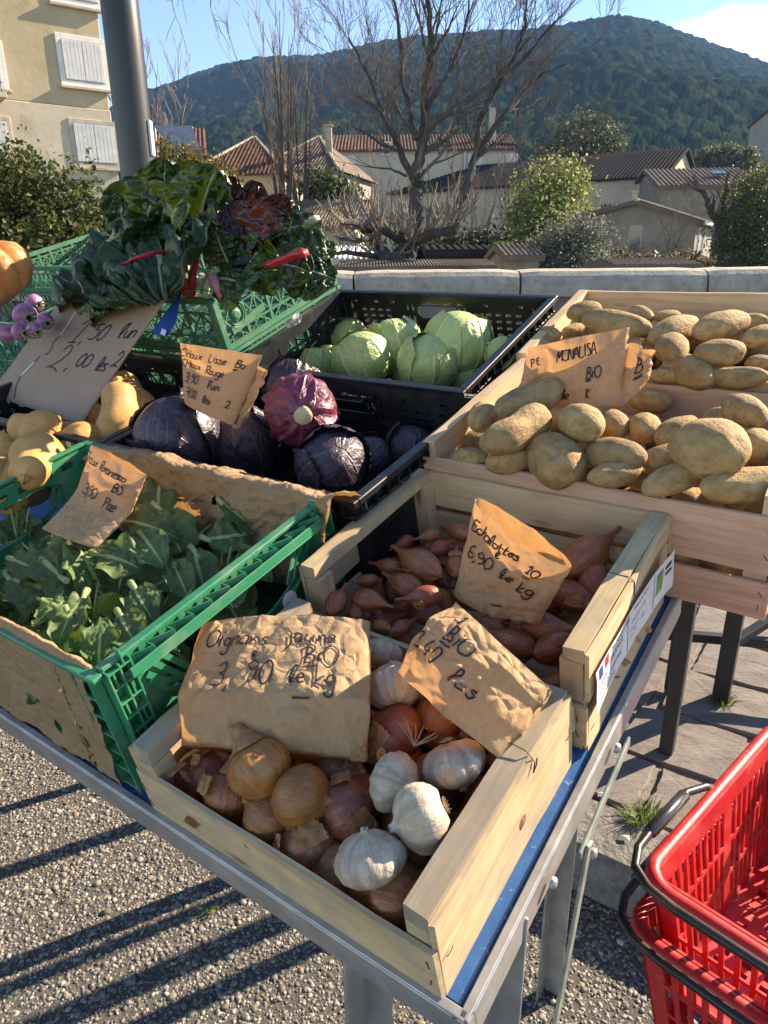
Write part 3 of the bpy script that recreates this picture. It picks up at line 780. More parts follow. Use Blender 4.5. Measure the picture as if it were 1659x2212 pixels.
def green_fold(u, v, w, d, h, h0, extra, label, mat='pl_green_old', latch=True, yaw=0.0, n=(6, 5), floor=True, name='plastic_crate'):
    o = crate_root(name, u, v, h0, extra, label, 'crate', 'green plastic crates', yaw)
    g = M[mat]
    F = {'front_wall': (lambda s, z, q: Vector((s, -q * .01, z)), w, n[0]), 'back_wall': (lambda s, z, q: Vector((s, d + q * .01, z)), w, n[0]),
         'side_wall': (lambda s, z, q: Vector((w + q * .01, s, z)), d, n[1]), 'side_wall.': (lambda s, z, q: Vector((-q * .01, s, z)), d, n[1])}
    for k, (fn, L, m) in F.items():
        mb = MB(); lattice_wall(mb, L, h, .004, fn, m)
        if latch and L == d:
            c = fn(.055, h * .5, .4)
            for rr in (.024, .030):
                pts = [fn(.055 + rr * math.cos(a), h * .55 + rr * math.sin(a), .5) for a in np.linspace(-2.2, 2.2, 15)]
                mb.tube(pts, .0022, 5)
            mb.tube([fn(.055, h * .55, -.2), fn(.055, h * .55, .6), fn(.055, h * .55, .9)], [.015, .015, .008], 14)
            mb.bar(fn(.03, h * .3, .35), fn(.15, h * .42, .35), .018, .004, fn(0, 0, 1) - fn(0, 0, 0))
        mb.build(k.rstrip('.'), g, o)
    mb = MB()                                    # base tray with a stepped lip
    for y in (-.004, d + .004): mb.box((w / 2, y, -.004), (w + .03, .018, .008), .001)
    for x in (-.004, w + .004): mb.box((x, d / 2, -.004), (.018, d - .012, .008), .001)
    if floor:
        for k in range(12): mb.box((w * (k + .5) / 12, d / 2, .003), (w / 12 - .012, d - .01, .004), 0)
        for k in range(9): mb.box((w / 2, d * (k + .5) / 9, .002), (w - .02, .008, .004), 0)
    mb.build('base', g, o)
    for x in (0, w):
        for y in (0, d): MB().box((x, y, h / 2), (.022, .022, h - .001), .004).build('corner_post', g, o)
    return o
crate_g0 = green_fold(-1.885, 1.122, .615, .42, .192, .012, R(5.5), 'dark lower green crate carrying the crate of chard', latch=False)
crate_chard = green_fold(-1.890, 1.105, .600, .425, .130, .226, R(5.5), 'faded green folding crate of chard with a round latch')
# flat top frame of the lower crate, which shows beside the chard crate
mb = MB()
for k in range(3): mb.box((.6, .21, .193 + .0 * k), (.004, .40, .006), 0)
for k, x in enumerate((.600, .612, .624)): mb.box((x, .21, .196 - .004 * k), (.007, .44, .006), .001)
for k in range(22): mb.box((.612, .01 + k * .019, .188), (.03, .003, .010), 0)
mb.build('rim', M['pl_green_old'], crate_g0)
# printed strip on the lower crate's front rim
M['ink'] = pmat('black_marker_ink', [(.3, (.012, .011, .016)), (.7, (.02, .018, .026))], 40, 2, .55)
M['ink_blue'] = pmat('dark_blue_marker', [(.3, (.012, .018, .07)), (.7, (.02, .03, .10))], 40, 2, .55)
M['label_white'] = pmat('white_label_paper', [(.3, (.62, .60, .60)), (.7, (.74, .72, .72))], 30, 4, .6)
M['label_grey'] = pmat('worn_grey_label', [(.3, (.30, .34, .30)), (.7, (.45, .48, .43))], 40, 4, .6)
def text_mesh(s, size, align='LEFT'):
    c = bpy.data.curves.new('text', 'FONT'); c.body = s; c.size = size; c.align_x = align
    o = bpy.data.objects.new('text', c); COL.objects.link(o)
    bpy.context.view_layer.update()
    me = bpy.data.meshes.new_from_object(o.evaluated_get(bpy.context.evaluated_depsgraph_get()))
    bpy.data.objects.remove(o); return me
lab = MB().box((.30, -.0128, .186), (.115, .001, .016), 0).build('printed_label', M['label_grey'], crate_g0)
link('lettering', text_mesh('IFCO', .014), M['ink'], lab, loc=(.262, -.0138, .181), rot=(math.pi / 2, 0, 0))
link('lettering', text_mesh('LL 6420', .012), M['label_grey'], crate_g0, loc=(.42, -.0135, .181), rot=(math.pi / 2, 0, 0))
# far left: crate of purple turnips and a flat crate that carries the pumpkin
crate_l0 = green_fold(-2.62, 1.02, .60, .40, .17, .12, R(4), 'shallow green crate of purple turnips at the far left', latch=False)
crate_l1 = green_fold(-2.66, 1.315, .62, .44, .085, .285, R(2), 'flat green slatted crate under the pumpkin', latch=False, n=(12, 9))
# support boxes that lift them off the stand
def support(u, v, w, d, h0, h1, label):
    o = green_fold(u, v, w, d, h1 - h0, h0, 0, label, mat='pl_green', latch=False, n=(6, 4)); return o
crate_l2 = support(-2.62, 1.02, .60, .40, .012, .105, 'lowest green crate at the far left, under the turnips')
# ================================================================== produce
def uvmat(name, build):
    m, nt, b, out = newmat(name)
    tc = nt.nodes.new('ShaderNodeTexCoord'); build(nt, b, out, tc); return m
def rand_val(nt, col, amt):
    oi = nt.nodes.new('ShaderNodeObjectInfo'); hs = nt.nodes.new('ShaderNodeHueSaturation')
    nt.links.new(math_(nt, 'ADD', math_(nt, 'MULTIPLY', oi.outputs['Random'], amt), 1 - amt / 2), hs.inputs['Value'])
    nt.links.new(math_(nt, 'ADD', math_(nt, 'MULTIPLY', oi.outputs['Random'], .03), .485), hs.inputs['Hue'])
    nt.links.new(col, hs.inputs['Color']); return hs.outputs[0]
def bulb_mat(name, stops, dark, streak=34, rough=.38, veins=.5, transl=.0, blot=None, coat=0.0):
    "skins of onions, shallots and garlic: fine lines that run from root to neck"
    def f(nt, b, out, tc):
        mp = nt.nodes.new('ShaderNodeMapping'); mp.inputs['Scale'].default_value = (streak, 1.2, 1)
        oi = nt.nodes.new('ShaderNodeObjectInfo'); cb = nt.nodes.new('ShaderNodeVectorMath'); cb.operation = 'SCALE'; cb.inputs[0].default_value = (31, 17, 11)
        nt.links.new(oi.outputs['Random'], cb.inputs['Scale']); nt.links.new(cb.outputs[0], mp.inputs['Location'])
        nt.links.new(tc.outputs['UV'], mp.inputs['Vector'])
        ob = coords(nt, 'Object')
        base = ramp(nt, noise_(nt, ob, 1.9, 6, .62, .8), stops)
        ln = noise_(nt, mp.outputs[0], 1.0, 3, .6)
        col = mixc(nt, math_(nt, 'MULTIPLY', ramp(nt, ln, [(.46, (0, 0, 0)), (.62, (1, 1, 1))]), veins), base, dark)
        if blot:
            col = mixc(nt, ramp(nt, noise_(nt, ob, 1.7, 5), [(.54, (0, 0, 0)), (.68, (.9,) * 3)]), col, blot)
        nt.links.new(rand_val(nt, col, .3), b.inputs['Base Color'])
        setin(b, Roughness=rough); b.inputs['Specular IOR Level'].default_value = .5
        if coat: b.inputs['Coat Weight'].default_value = coat; b.inputs['Coat Roughness'].default_value = .25
        h = math_(nt, 'ADD', ln, math_(nt, 'MULTIPLY', noise_(nt, ob, 7, 5), .5)); bump(nt, b, h, .22, .03)
    return uvmat(name, f)
M['onion'] = bulb_mat('yellow_onion_skin', [(.3, (.20, .058, .018)), (.55, (.30, .092, .030)), (.8, (.38, .145, .058))], (.15, .036, .012), coat=.15)
M['onion_pale'] = bulb_mat('pale_yellow_onion_skin', [(.3, (.30, .095, .022)), (.55, (.40, .15, .036)), (.8, (.40, .20, .06))], (.24, .07, .02), coat=.25, blot=(.34, .22, .075))
M['onion_red'] = bulb_mat('reddish_onion_skin', [(.3, (.20, .06, .04)), (.55, (.30, .11, .065)), (.8, (.38, .17, .10))], (.15, .035, .03))
M['garlic'] = bulb_mat('garlic_skin', [(.3, (.36, .28, .195)), (.55, (.50, .42, .33)), (.8, (.58, .51, .43))], (.32, .19, .155), 22, .55, .6, blot=(.32, .235, .15))
M['shallot'] = bulb_mat('shallot_skin', [(.3, (.25, .058, .024)), (.55, (.38, .11, .045)), (.8, (.48, .18, .08))], (.18, .035, .02), 40, .33, .55, coat=.2)
M['skin_dry'] = pmat('dry_onion_skin', [(.3, (.34, .14, .05)), (.55, (.52, .26, .11)), (.8, (.62, .40, .22))], 3.5, 4, .5, transl=.35, bscale=150, bstr=.2)
M['root'] = pmat('dry_roots', [(.3, (.22, .17, .11)), (.7, (.42, .35, .25))], 60, 3, .8)
M['potato'] = pmat('earthy_potato_skin', [(.3, (.285, .170, .068)), (.5, (.40, .252, .108)), (.72, (.50, .34, .165))], 2.2, 8, .75, bscale=9, bstr=.35, bdist=.02, hue=.28, spec=.3,
                   fine=(3.2, (.18, .115, .06), .50, .68, .55))
M['squash'] = pmat('butternut_skin', [(.3, (.46, .20, .05)), (.55, (.55, .295, .105)), (.8, (.62, .39, .18))], 1.6, 5, .58, bscale=8, bstr=.1, bdist=.02, hue=.12, spec=.3, fine=(5, (.34, .16, .05), .58, .72, .5))
M['stem_dry'] = pmat('dry_stalk', [(.3, (.22, .17, .10)), (.7, (.42, .36, .24))], 50, 4, .8, bscale=90, bstr=.4)

def ell(name, seed, kind):
    "a potato: an uneven ellipsoid with shallow eyes, unit half-length along x"
    bm = bmesh.new(); bmesh.ops.create_icosphere(bm, subdivisions=4, radius=1)
    r = random.Random(seed); k = r.uniform(.62, .80); k2 = k * r.uniform(.86, 1.0)
    eyes = [Vector((r.uniform(-.8, .9), r.uniform(-1, 1), r.uniform(-1, 1))).normalized() for _ in range(9)]
    for v in bm.verts:
        p = v.co.copy(); d = p.normalized()
        s = 1 + .11 * nz(d, 1.1, seed * 3.1) + .035 * nz(d, 2.6, seed) + .008 * nz(d, 9, seed)
        for e in eyes:
            a = (d - e).length
            s -= .045 * math.exp(-(a / .09) ** 2)
        q = Vector((d.x, d.y * k, d.z * k2)) * s
        if kind == 1: q.y *= 1 - .22 * math.exp(-(q.x / .35) ** 2); q.z *= 1 - .2 * math.exp(-(q.x / .35) ** 2); q.y += .16 * (q.x ** 2)
        if kind == 2: q.y *= 1.22 - .12 * q.x; q.z *= 1.18
        if kind == 3: q.y *= .86; q.z *= .88; q.z += .10 * q.x * q.x
        v.co = q
    me = bpy.data.meshes.new(name); bm.to_mesh(me); bm.free(); me.shade_smooth(); me.materials.append(M['potato']); return me
POT = [ell('potato', 3 + i * 5, (0, 3, 0, 1, 2, 0, 3, 2, 0, 1)[i]) for i in range(10)]

def basis(xdir, up=None):
    "rotation whose x axis is xdir and z roughly up"
    x = Vector(xdir).normalized(); z = Vector(up if up is not None else TN); y = z.cross(x)
    if y.length < 1e-3: y = Vector((0, 1, 0)).cross(x)
    y.normalize(); return Matrix((x, y, x.cross(y))).transposed()
def pxdir(x, y, h, ang):
    "direction on the table plane that shows in the picture as angle ang (degrees, clockwise from right)"
    a = P(x, y, h); b = P(x + 30 * math.cos(R(ang)), y + 30 * math.sin(R(ang)), h); return (b - a).normalized()
def foreshort(p, d):
    "metres along d that show as one picture unit at p"
    a, b = proj(p), proj(p + d * .01); return .01 / max(.05, math.hypot(b[0] - a[0], b[1] - a[1]))
def px2m(x, y, h): return (P(x, y, h) - CP).dot(_fw) / FPX

POT_N = 0
def potato(x, y, h, rx, ry, ang, kind, label, lift=0.0, roll=0.0):
    d = pxdir(x, y, h, ang); d = (d + TN * lift).normalized()
    s0 = px2m(x, y, h); s = rx * min(1.3 * s0, foreshort(P(x, y, h), d))
    me = POT[kind]; pr_ = max(ry * s0 / s, .5) / (.72, .72, .72, .72, .86, .72, .66, .86, .72, .72)[kind]
    rot = basis(d, TN) @ Matrix.Rotation(roll, 3, 'X')
    o = link('potato', me, None, None, P(x, y, h), rot, (s, s * pr_, s * pr_ * .96))
    return tag(o, label, 'potato', 'potatoes')
# zoom-5 picture points to full picture points
def z5(a): return (877.8 + .4709 * a[0], 603.5 + .4709 * a[1], a[2] * .4709, a[3] * .4709)
PL1 = [((290, 822, 92, 62), .17, 5, 0, 'potato in the front left corner of the front potato crate'),
       ((478, 832, 112, 74), .185, -15, 2, 'smooth potato against the front slat, second from the left corner'),
       ((350, 628, 95, 76), .20, -60, 5, 'potato leaning on the left end of the front potato crate'),
       ((520, 690, 172, 88), .225, -32, 3, 'long waisted potato near the left end of the front crate'),
       ((565, 556, 165, 72), .235, -22, 1, 'long potato wedged under the MONALISA paper bag'),
       ((690, 830, 140, 118), .185, 50, 4, 'pear-shaped potato with a sunlit patch at the front slat'),
       ((797, 660, 112, 100), .225, 35, 2, 'sunlit blocky potato with a scab, in front of the bag'),
       ((948, 806, 146, 96), .195, 15, 0, 'broad potato with a split skin in the middle of the front crate'),
       ((945, 660, 82, 82), .19, 40, 5, 'potato in shade just right of the blocky one'),
       ((1095, 682, 76, 82), .19, 80, 8, 'round shaded potato below the corner of the bag'),
       ((1175, 822, 96, 72), .185, -10, 6, 'shaded potato left of the biggest one'),
       ((1245, 702, 98, 78), .20, -25, 7, 'potato tucked behind the biggest one'),
       ((1395, 775, 150, 138), .225, 30, 4, 'biggest potato of the front crate, with a torn skin'),
       ((965, 895, 128, 66), .185, -14, 6, 'low potato lying along the front slat'),
       ((1225, 915, 152, 82), .19, -15, 0, 'wide potato lying along the front slat right of centre'),
       ((1545, 600, 112, 86), .22, 35, 2, 'sunlit potato beside the back slat of the front crate'),
       ((1545, 945, 200, 72), .19, -12, 1, 'long shaded potato in the front right corner of the front crate'),
       ((1590, 760, 78, 100), .195, 60, 8, 'shaded potato at the right edge, behind the biggest one'),
       ((320, 745, 88, 60), .15, 0, 6, 'half hidden potato under the long waisted one'),
       ((1440, 640, 100, 70), .17, 10, 5, 'half hidden potato below the back slat, right of centre'),
       ((1120, 560, 110, 60), .16, 5, 6, 'half hidden potato in shade right under the bag'),
       ((830, 905, 90, 60), .15, 0, 5, 'half hidden potato between two others at the front slat'),
       ((1080, 930, 80, 55), .15, 20, 8, 'low hidden potato at the foot of the wide one')]
PL2 = [((815, 145, 82, 58), .245, -8, 5, 'potato perched on the back left corner of the rear crate'),
       ((962, 212, 160, 54), .225, 8, 1, 'long potato lying behind the MONALISA bag'),
       ((1078, 162, 66, 42), .235, 20, 6, 'small potato against the back board, left of centre'),
       ((1195, 168, 62, 36), .235, -10, 5, 'small potato against the back board, centre'),
       ((1225, 235, 120, 62), .225, -22, 0, 'pale potato behind the upright one in the rear crate'),
       ((1215, 315, 112, 80), .22, 72, 2, 'large upright potato in the middle of the rear crate'),
       ((1442, 214, 126, 64), .235, -16, 0, 'oval sunlit potato near the back board on the right'),
       ((1437, 340, 122, 82), .225, -8, 8, 'egg-shaped potato lying on the upright one, right'),
       ((1622, 262, 90, 64), .23, -10, 5, 'potato at the right edge of the rear crate'),
       ((1300, 425, 130, 74), .20, 20, 6, 'shaded potato below the egg-shaped one'),
       ((1190, 442, 90, 44), .195, 0, 0, 'low potato at the front slat of the rear crate'),
       ((1515, 452, 150, 46), .20, 5, 1, 'long potato along the front slat of the rear crate, right'),
       ((1620, 385, 70, 52), .205, 0, 5, 'shaded potato at the right edge above the slat'),
       ((655, 252, 54, 40), .215, 10, 6, 'potato by the left end of the rear crate, upper'),
       ((625, 290, 74, 46), .205, -20, 0, 'potato by the left end of the rear crate, lower'),
       ((762, 232, 52, 36), .20, -20, 5, 'potato under the perched one in the left corner'),
       ((1060, 292, 44, 36), .205, 30, 8, 'small potato just right of the bag fold'),
       ((1580, 200, 90, 50), .215, 0, 6, 'potato half hidden under the back board at the right'),
       ((1340, 270, 60, 50), .195, 0, 5, 'shaded potato between the oval ones')]
for (a, h, ang, k, lb) in PL1 + PL2: potato(*z5(a)[:2], h, *z5(a)[2:], ang, k, lb, lift=rng.uniform(-.12, .12), roll=rng.uniform(-.5, .5))
# lower layer, seen only through gaps between the slats and between the tubers
for cr, (w, d, h) in ((crate_pot1, (.535, .385, .198)), (crate_pot2, (.535, .37, .205))):
    bpy.context.view_layer.update()
    first = cr == crate_pot1
    for layer, z in ((0, .045), (1, .105)):
        for i in range(6 - layer):
            for j in range(5 - layer):
                p = cr.matrix_world @ Vector((.065 + layer * .03 + i * .082 + rng.uniform(-.008, .008), .055 + layer * .03 + j * .07 + rng.uniform(-.008, .008), z + rng.uniform(-.006, .01)))
                o = link('potato', POT[rng.randrange(10)], None, None, p, Euler((rng.uniform(0, 6), rng.uniform(-.3, .3), rng.uniform(0, 6))).to_matrix(), rng.uniform(.044, .052))
                tag(o, 'potato buried in the lower layers of the %s potato crate' % ('front' if first else 'rear'), 'potato', 'potatoes buried in the %s crate' % ('front' if first else 'rear'))

# ------------------------------------------------------------------ onions
ONION_PROF = [(.0005, -.90), (.10, -.90), (.30, -.86), (.55, -.74), (.80, -.50), (.95, -.20), (1.0, .05), (.95, .30), (.82, .52), (.62, .70), (.42, .80), (.26, .87), (.16, .94), (.12, 1.03), (.13, 1.12), (.09, 1.16)]
SHAL_PROF = [(.0005, -1.0), (.07, -1.0), (.2, -.95), (.38, -.80), (.56, -.55), (.66, -.25), (.68, .0), (.62, .28), (.48, .55), (.33, .78), (.20, .98), (.12, 1.16), (.085, 1.34), (.10, 1.5), (.05, 1.6)]
def bulb_mesh(name, prof, seed, mat, jit=.06, lob=None):
    me = lathe(name, prof, 30, jit, seed, lob); me.materials.append(mat); return me
ON = [bulb_mesh('bulb', ONION_PROF, s, M['onion']) for s in (1, 2, 3)]
ONP = bulb_mesh('bulb', ONION_PROF, 7, M['onion_pale'], .05)
ONR = [bulb_mesh('bulb', ONION_PROF, s, M['onion_red']) for s in (4, 5)]
SH = [bulb_mesh('bulb', [(r_ * .86, z_) for r_, z_ in SHAL_PROF], s, M['shallot'], .10) for s in (1, 2, 3, 4)]
def root_mesh(seed, n=26, L=.16, r0=.10, spread=.8):
    r = random.Random(seed); mb = MB()
    for i in range(n):
        a = r.uniform(0, 6.28); q = r0 * math.sqrt(r.random()); b = Vector((math.cos(a) * q, math.sin(a) * q, -.88))
        d = Vector((math.cos(a) * spread * r.uniform(.3, 1.4), math.sin(a) * spread * r.uniform(.3, 1.4), -r.uniform(.4, 1))).normalized()
        k = Vector((r.uniform(-1, 1), r.uniform(-1, 1), r.uniform(-1, 1))) * .05
        mb.tube([b, b + d * L * .5 + k * .4, b + d * L * r.uniform(.7, 1.3) + k], [.013, .010, .005], 4)
    me = mb.mesh('roots'); me.materials.append(M['root']); return me
ROOTS = [root_mesh(s) for s in (1, 2, 3)]
ROOTS_G = [root_mesh(s, 70, .10, .17, 1.2) for s in (5, 6)]
def flake_mesh(seed, size=1.0, rip=.35, a0=1.3, lat=(-.5, 1.0)):
    "a curled, torn shell of skin standing off a bulb of radius 1"
    r = random.Random(seed); nu, nv = 16, 14; V = []; UV = []
    for i in range(nu):
        for j in range(nv):
            s, t = i / (nu - 1), j / (nv - 1)
            edge = rip * abs(nz((s * 5, t * 5, seed), 1, seed)) * (1 if (i in (0, nu - 1) or j in (0, nv - 1)) else .0)
            a = (s - .5) * a0 * (1 - edge); z = lat[0] + (lat[1] - lat[0]) * t * (1 - edge * .6)
            rr = math.sqrt(max(.02, 1 - min(.97, z * z * .9))) * 1.03 + .10 * (abs(s - .5) * 2) ** 4 + .22 * max(0, t - .75) ** 1.2 + .05 * nz((s * 6, t * 6, 0), 1, seed)
            V.append((math.cos(a) * rr, math.sin(a) * rr, z + .05 * nz((s * 4, t * 4, 3), 1, seed))); UV.append((s, t))
    me = np_mesh('skin_flake', V, grid_faces(nu, nv), True, UV); me.materials.append(M['skin_dry']); return me
FLAKES = [flake_mesh(s, 1, .35, rng.uniform(.7, 1.2), (rng.uniform(-.1, .25), rng.uniform(.65, .9))) for s in range(5)]
def neck_mesh(seed):
    "papery dry neck, wrinkled and flared"
    r = random.Random(seed); nu, nv = 22, 12; V = []
    for i in range(nu):
        a = 2 * math.pi * i / nu
        for j in range(nv):
            t = j / (nv - 1)
            q = (.42 * (1 - t) ** 1.2 + .13 + .16 * max(0, t - .55)) * (1 + .45 * t * nz((math.cos(a) * 2, math.sin(a) * 2, t * 2), 1.2, seed)) 
            V.append((math.cos(a) * q + .18 * t * t, math.sin(a) * q, .80 + .78 * t + .10 * t * nz((a, t, 1), 1.5, seed)))
    me = np_mesh('neck', V, grid_faces(nu, nv, True), True); me.materials.append(M['skin_dry']); return me
NECK = [neck_mesh(s) for s in (1, 2)]
def bulb(name, cat, me, x, y, h, rpx, axis_ang, lift, label, group, squash=1.0, roots=None, flakes=(), neck=None, roll=0.0):
    "axis (root to neck) shows at angle axis_ang in the picture and rises by lift out of the table plane"
    s = px2m(x, y, h) * rpx * (1.10 if name == 'onion' else 1.0)
    d = (pxdir(x, y, h, axis_ang) * math.cos(lift) + TN * math.sin(lift)).normalized()
    if name == 'shallot': s *= min(1.25, foreshort(P(x, y, h), d) / px2m(x, y, h))
    rot = basis(d, TN if abs(d.dot(TN)) < .95 else TV) @ Matrix.Rotation(math.pi / 2, 3, 'Y') @ Matrix.Rotation(roll, 3, 'Z')
    pos = P(x, y, h)
    if name in ('onion', 'garlic'):
        pu, pv, ph = tabuv(pos); e = .85 * s
        pos = T(min(max(pu, -.585 + e), -.258 - e), min(max(pv, .253 + e), .538 - e), ph)
    o = empty(name, pos, rot @ Matrix.Diagonal((s, s, s * squash)), label, cat, group)
    link('bulb', me, None, o)
    if roots is not None: link('roots', roots, None, o)
    if neck is not None: link('neck', neck, None, o)
    for (f, a, sc) in flakes: link('skin_flake', FLAKES[f], None, o, rot=(0, 0, a), scale=sc)
    return o
GO = 'onions in the corner crate'
bulb('onion', 'onion', ONP, 562, 1662, .098, 66, 238, .75, 'shiny golden onion with a tall papery neck in front of the bag', GO, .95, None, (), NECK[0], .6)
bulb('onion', 'onion', ON[0], 651, 1722, .088, 63, 12, .10, 'round orange onion with its root tuft facing left', GO, 1.02, ROOTS[0], [(2, .3, 1.01)], None, .3)
bulb('onion', 'onion', ONR[0], 752, 1752, .066, 64, 340, .35, 'copper onion with a reddish neck left of the garlic pair', GO, .95, ROOTS[1], [(0, 2.6, 1.03), (3, 4.4, 1.03)], None, 0)
bulb('onion', 'onion', ON[1], 562, 1792, .060, 62, 200, .5, 'brown onion half under the round orange one', GO, .95, ROOTS[2], [(3, 1, 1.03)])
bulb('onion', 'onion', ON[2], 482, 1738, .058, 58, 300, .8, 'dusky onion with a raised flap of dry skin near the left rail', GO, .95, None, [(0, 2.5, 1.05), (4, 0, 1.05)], NECK[1])
bulb('onion', 'onion', ONR[1], 655, 1838, .052, 62, 250, .9, 'torn onion with dark mouldy skin behind the front slat', GO, .9, None, [(0, 0, 1.08), (1, 1.7, 1.1), (2, 3.2, 1.1), (4, 4.6, 1.08)], NECK[0])
bulb('onion', 'onion', ONR[0], 855, 1585, .075, 60, 200, .6, 'dark red onion between the two paper bags', GO, .95, None, [(2, 2, 1.03)])
bulb('onion', 'onion', ON[0], 945, 1560, .070, 52, 120, .5, 'pale onion half under the 1,40 paper bag', GO, .95, None, [(3, 1, 1.02)])
bulb('onion', 'onion', ON[1], 862, 1950, .052, 68, 30, .4, 'shaded onion in the front right corner of the onion crate', GO, .95, None, [(1, 0, 1.02)])
bulb('onion', 'onion', ONR[1], 735, 1672, .052, 58, 320, .4, 'shaded onion low behind the round orange one', GO, .95, None, [(3, 2, 1.04), (0, 4, 1.04)])
bulb('onion', 'onion', ONR[0], 718, 1895, .040, 55, 150, .4, 'purplish onion deep behind the front slat', GO, .95, None, [(4, 2, 1.03)])
bulb('onion', 'onion', ON[2], 905, 1855, .045, 52, 60, .4, 'brown onion deep under the lying garlic', GO, .95)
bulb('onion', 'onion', ON[0], 1010, 1560, .050, 58, 60, .4, 'onion in shade under the crumpled bag by the right rail', GO, .95)
bulb('onion', 'onion', ON[1], 430, 1665, .045, 55, 60, .5, 'shaded onion in the left corner under the loose skins', GO, .95)
# lowest layer
for i in range(6):
    for j in range(4):
        p = T(-.575 + i * .064 + rng.uniform(-.006, .006), .285 + j * .066 + rng.uniform(-.006, .006), .042 + rng.uniform(-.004, .006))
        o = empty('onion', p, RT @ Euler((rng.uniform(0, 6), rng.uniform(0, 6), 0)).to_matrix() @ Matrix.Diagonal((.034,) * 3), 'onion in the bottom layer of the corner crate', 'onion', 'onions at the bottom of the corner crate')
        link('bulb', (ON + ONR)[rng.randrange(5)], None, o)
# loose dry skins in the left corner
ls = empty('loose_onion_skins', P(412, 1655, .085), RT, 'heap of loose dry onion skins in the left corner of the crate', 'onion skin')
for k in range(9):
    link('skin_flake', FLAKES[k % 5], None, ls, (rng.uniform(-.012, .03), rng.uniform(-.02, .03), rng.uniform(-.03, .002)), Euler((rng.uniform(0, 6), rng.uniform(0, 6), rng.uniform(0, 6))).to_matrix(), rng.uniform(.016, .026))
lk = empty('loose_onion_skins', P(800, 1620, .095), RT, 'loose pink skins below the two paper bags', 'onion skin')
for k in range(4):
    link('skin_flake', FLAKES[(k + 2) % 5], None, lk, (rng.uniform(-.015, .015), rng.uniform(-.015, .015), rng.uniform(-.02, 0)), Euler((rng.uniform(0, 6), rng.uniform(0, 6), rng.uniform(0, 6))).to_matrix(), rng.uniform(.02, .028))
# a pulled root strand
mb = MB(); r_ = random.Random(4)
for k in range(9):
    a = r_.uniform(-1.2, 1.2); mb.tube([(0, 0, 0), (math.sin(a) * .016, math.cos(a) * .012, .008), (math.sin(a) * .03, math.cos(a) * .018, .013 + r_.uniform(0, .008))], [.0007, .0005, .0003], 4)
o = mb.build('root_strand', M['root'], None, loc=P(895, 1612, .108), rot=RT); tag(o, 'thin pale root strands lying on the red onion', 'roots')

# ------------------------------------------------------------------ garlic
GPROF = [(.0005, -.70), (.16, -.72), (.34, -.76), (.62, -.72), (.86, -.52), (.99, -.22), (1.0, .02), (.90, .27), (.70, .47), (.46, .61), (.25, .66), (.15, .72), (.11, .79), (.115, .84), (.09, .86), (.0005, .86)]
def globes(n, ph):
    def f(a, t):
        w = math.sin(math.pi * min(1, max(0, (t - .05) / .62)))
        return 1 + w * (.15 * abs(math.sin(n * a / 2 + ph + .5 * t)) ** .6 - .11) + .045 * w * math.sin(3 * a + ph) + .03 * w * math.sin(2 * a - ph)
    return f
GAR = [bulb_mesh('bulb', GPROF, 20 + i, M['garlic'], .10, globes((9, 11, 8)[i], i)) for i in range(3)]
FLG = flake_mesh(31, 1, .4, .9, (-.3, .4)); FLG.materials.clear(); FLG.materials.append(pmat('garlic_paper', [(.3, (.55, .48, .42)), (.7, (.75, .70, .66))], 40, 4, .5, transl=.3))
GG = 'garlic bulbs in the corner crate'
bulb('garlic', 'garlic', GAR[0], 792, 1858, .095, 76, 262, .95, 'biggest white garlic bulb near the front slat, neck up', GG, .92, None)
bulb('garlic', 'garlic', GAR[1], 856, 1690, .100, 62, 30, .3, 'white garlic bulb left of the pair, its base towards the bag', GG, .95, None, (), None, .4)
bulb('garlic', 'garlic', GAR[2], 908, 1768, .108, 76, 155, .05, 'greyish garlic bulb lying on its side with its neck left', GG, .98, ROOTS_G[0], (), None, 1.0)
bulb('garlic', 'garlic', GAR[0], 983, 1655, .100, 68, 60, -.85, 'garlic bulb showing its shaggy root plate, by the right rail', GG, .92, ROOTS_G[1], (), None, .2)
bulb('garlic', 'garlic', GAR[1], 850, 1478, .108, 58, 265, .35, 'tall garlic bulb between the bags in the onion crate', GG, 1.1, ROOTS_G[0], (), None, .8)
bulb('garlic', 'garlic', GAR[2], 828, 1412, .100, 44, 300, .4, 'small white garlic behind the Oignons bag', GG, .95)
for (ang, dx, dy, dz, s) in ((.5, 55, 10, 0, 1),):
    pass

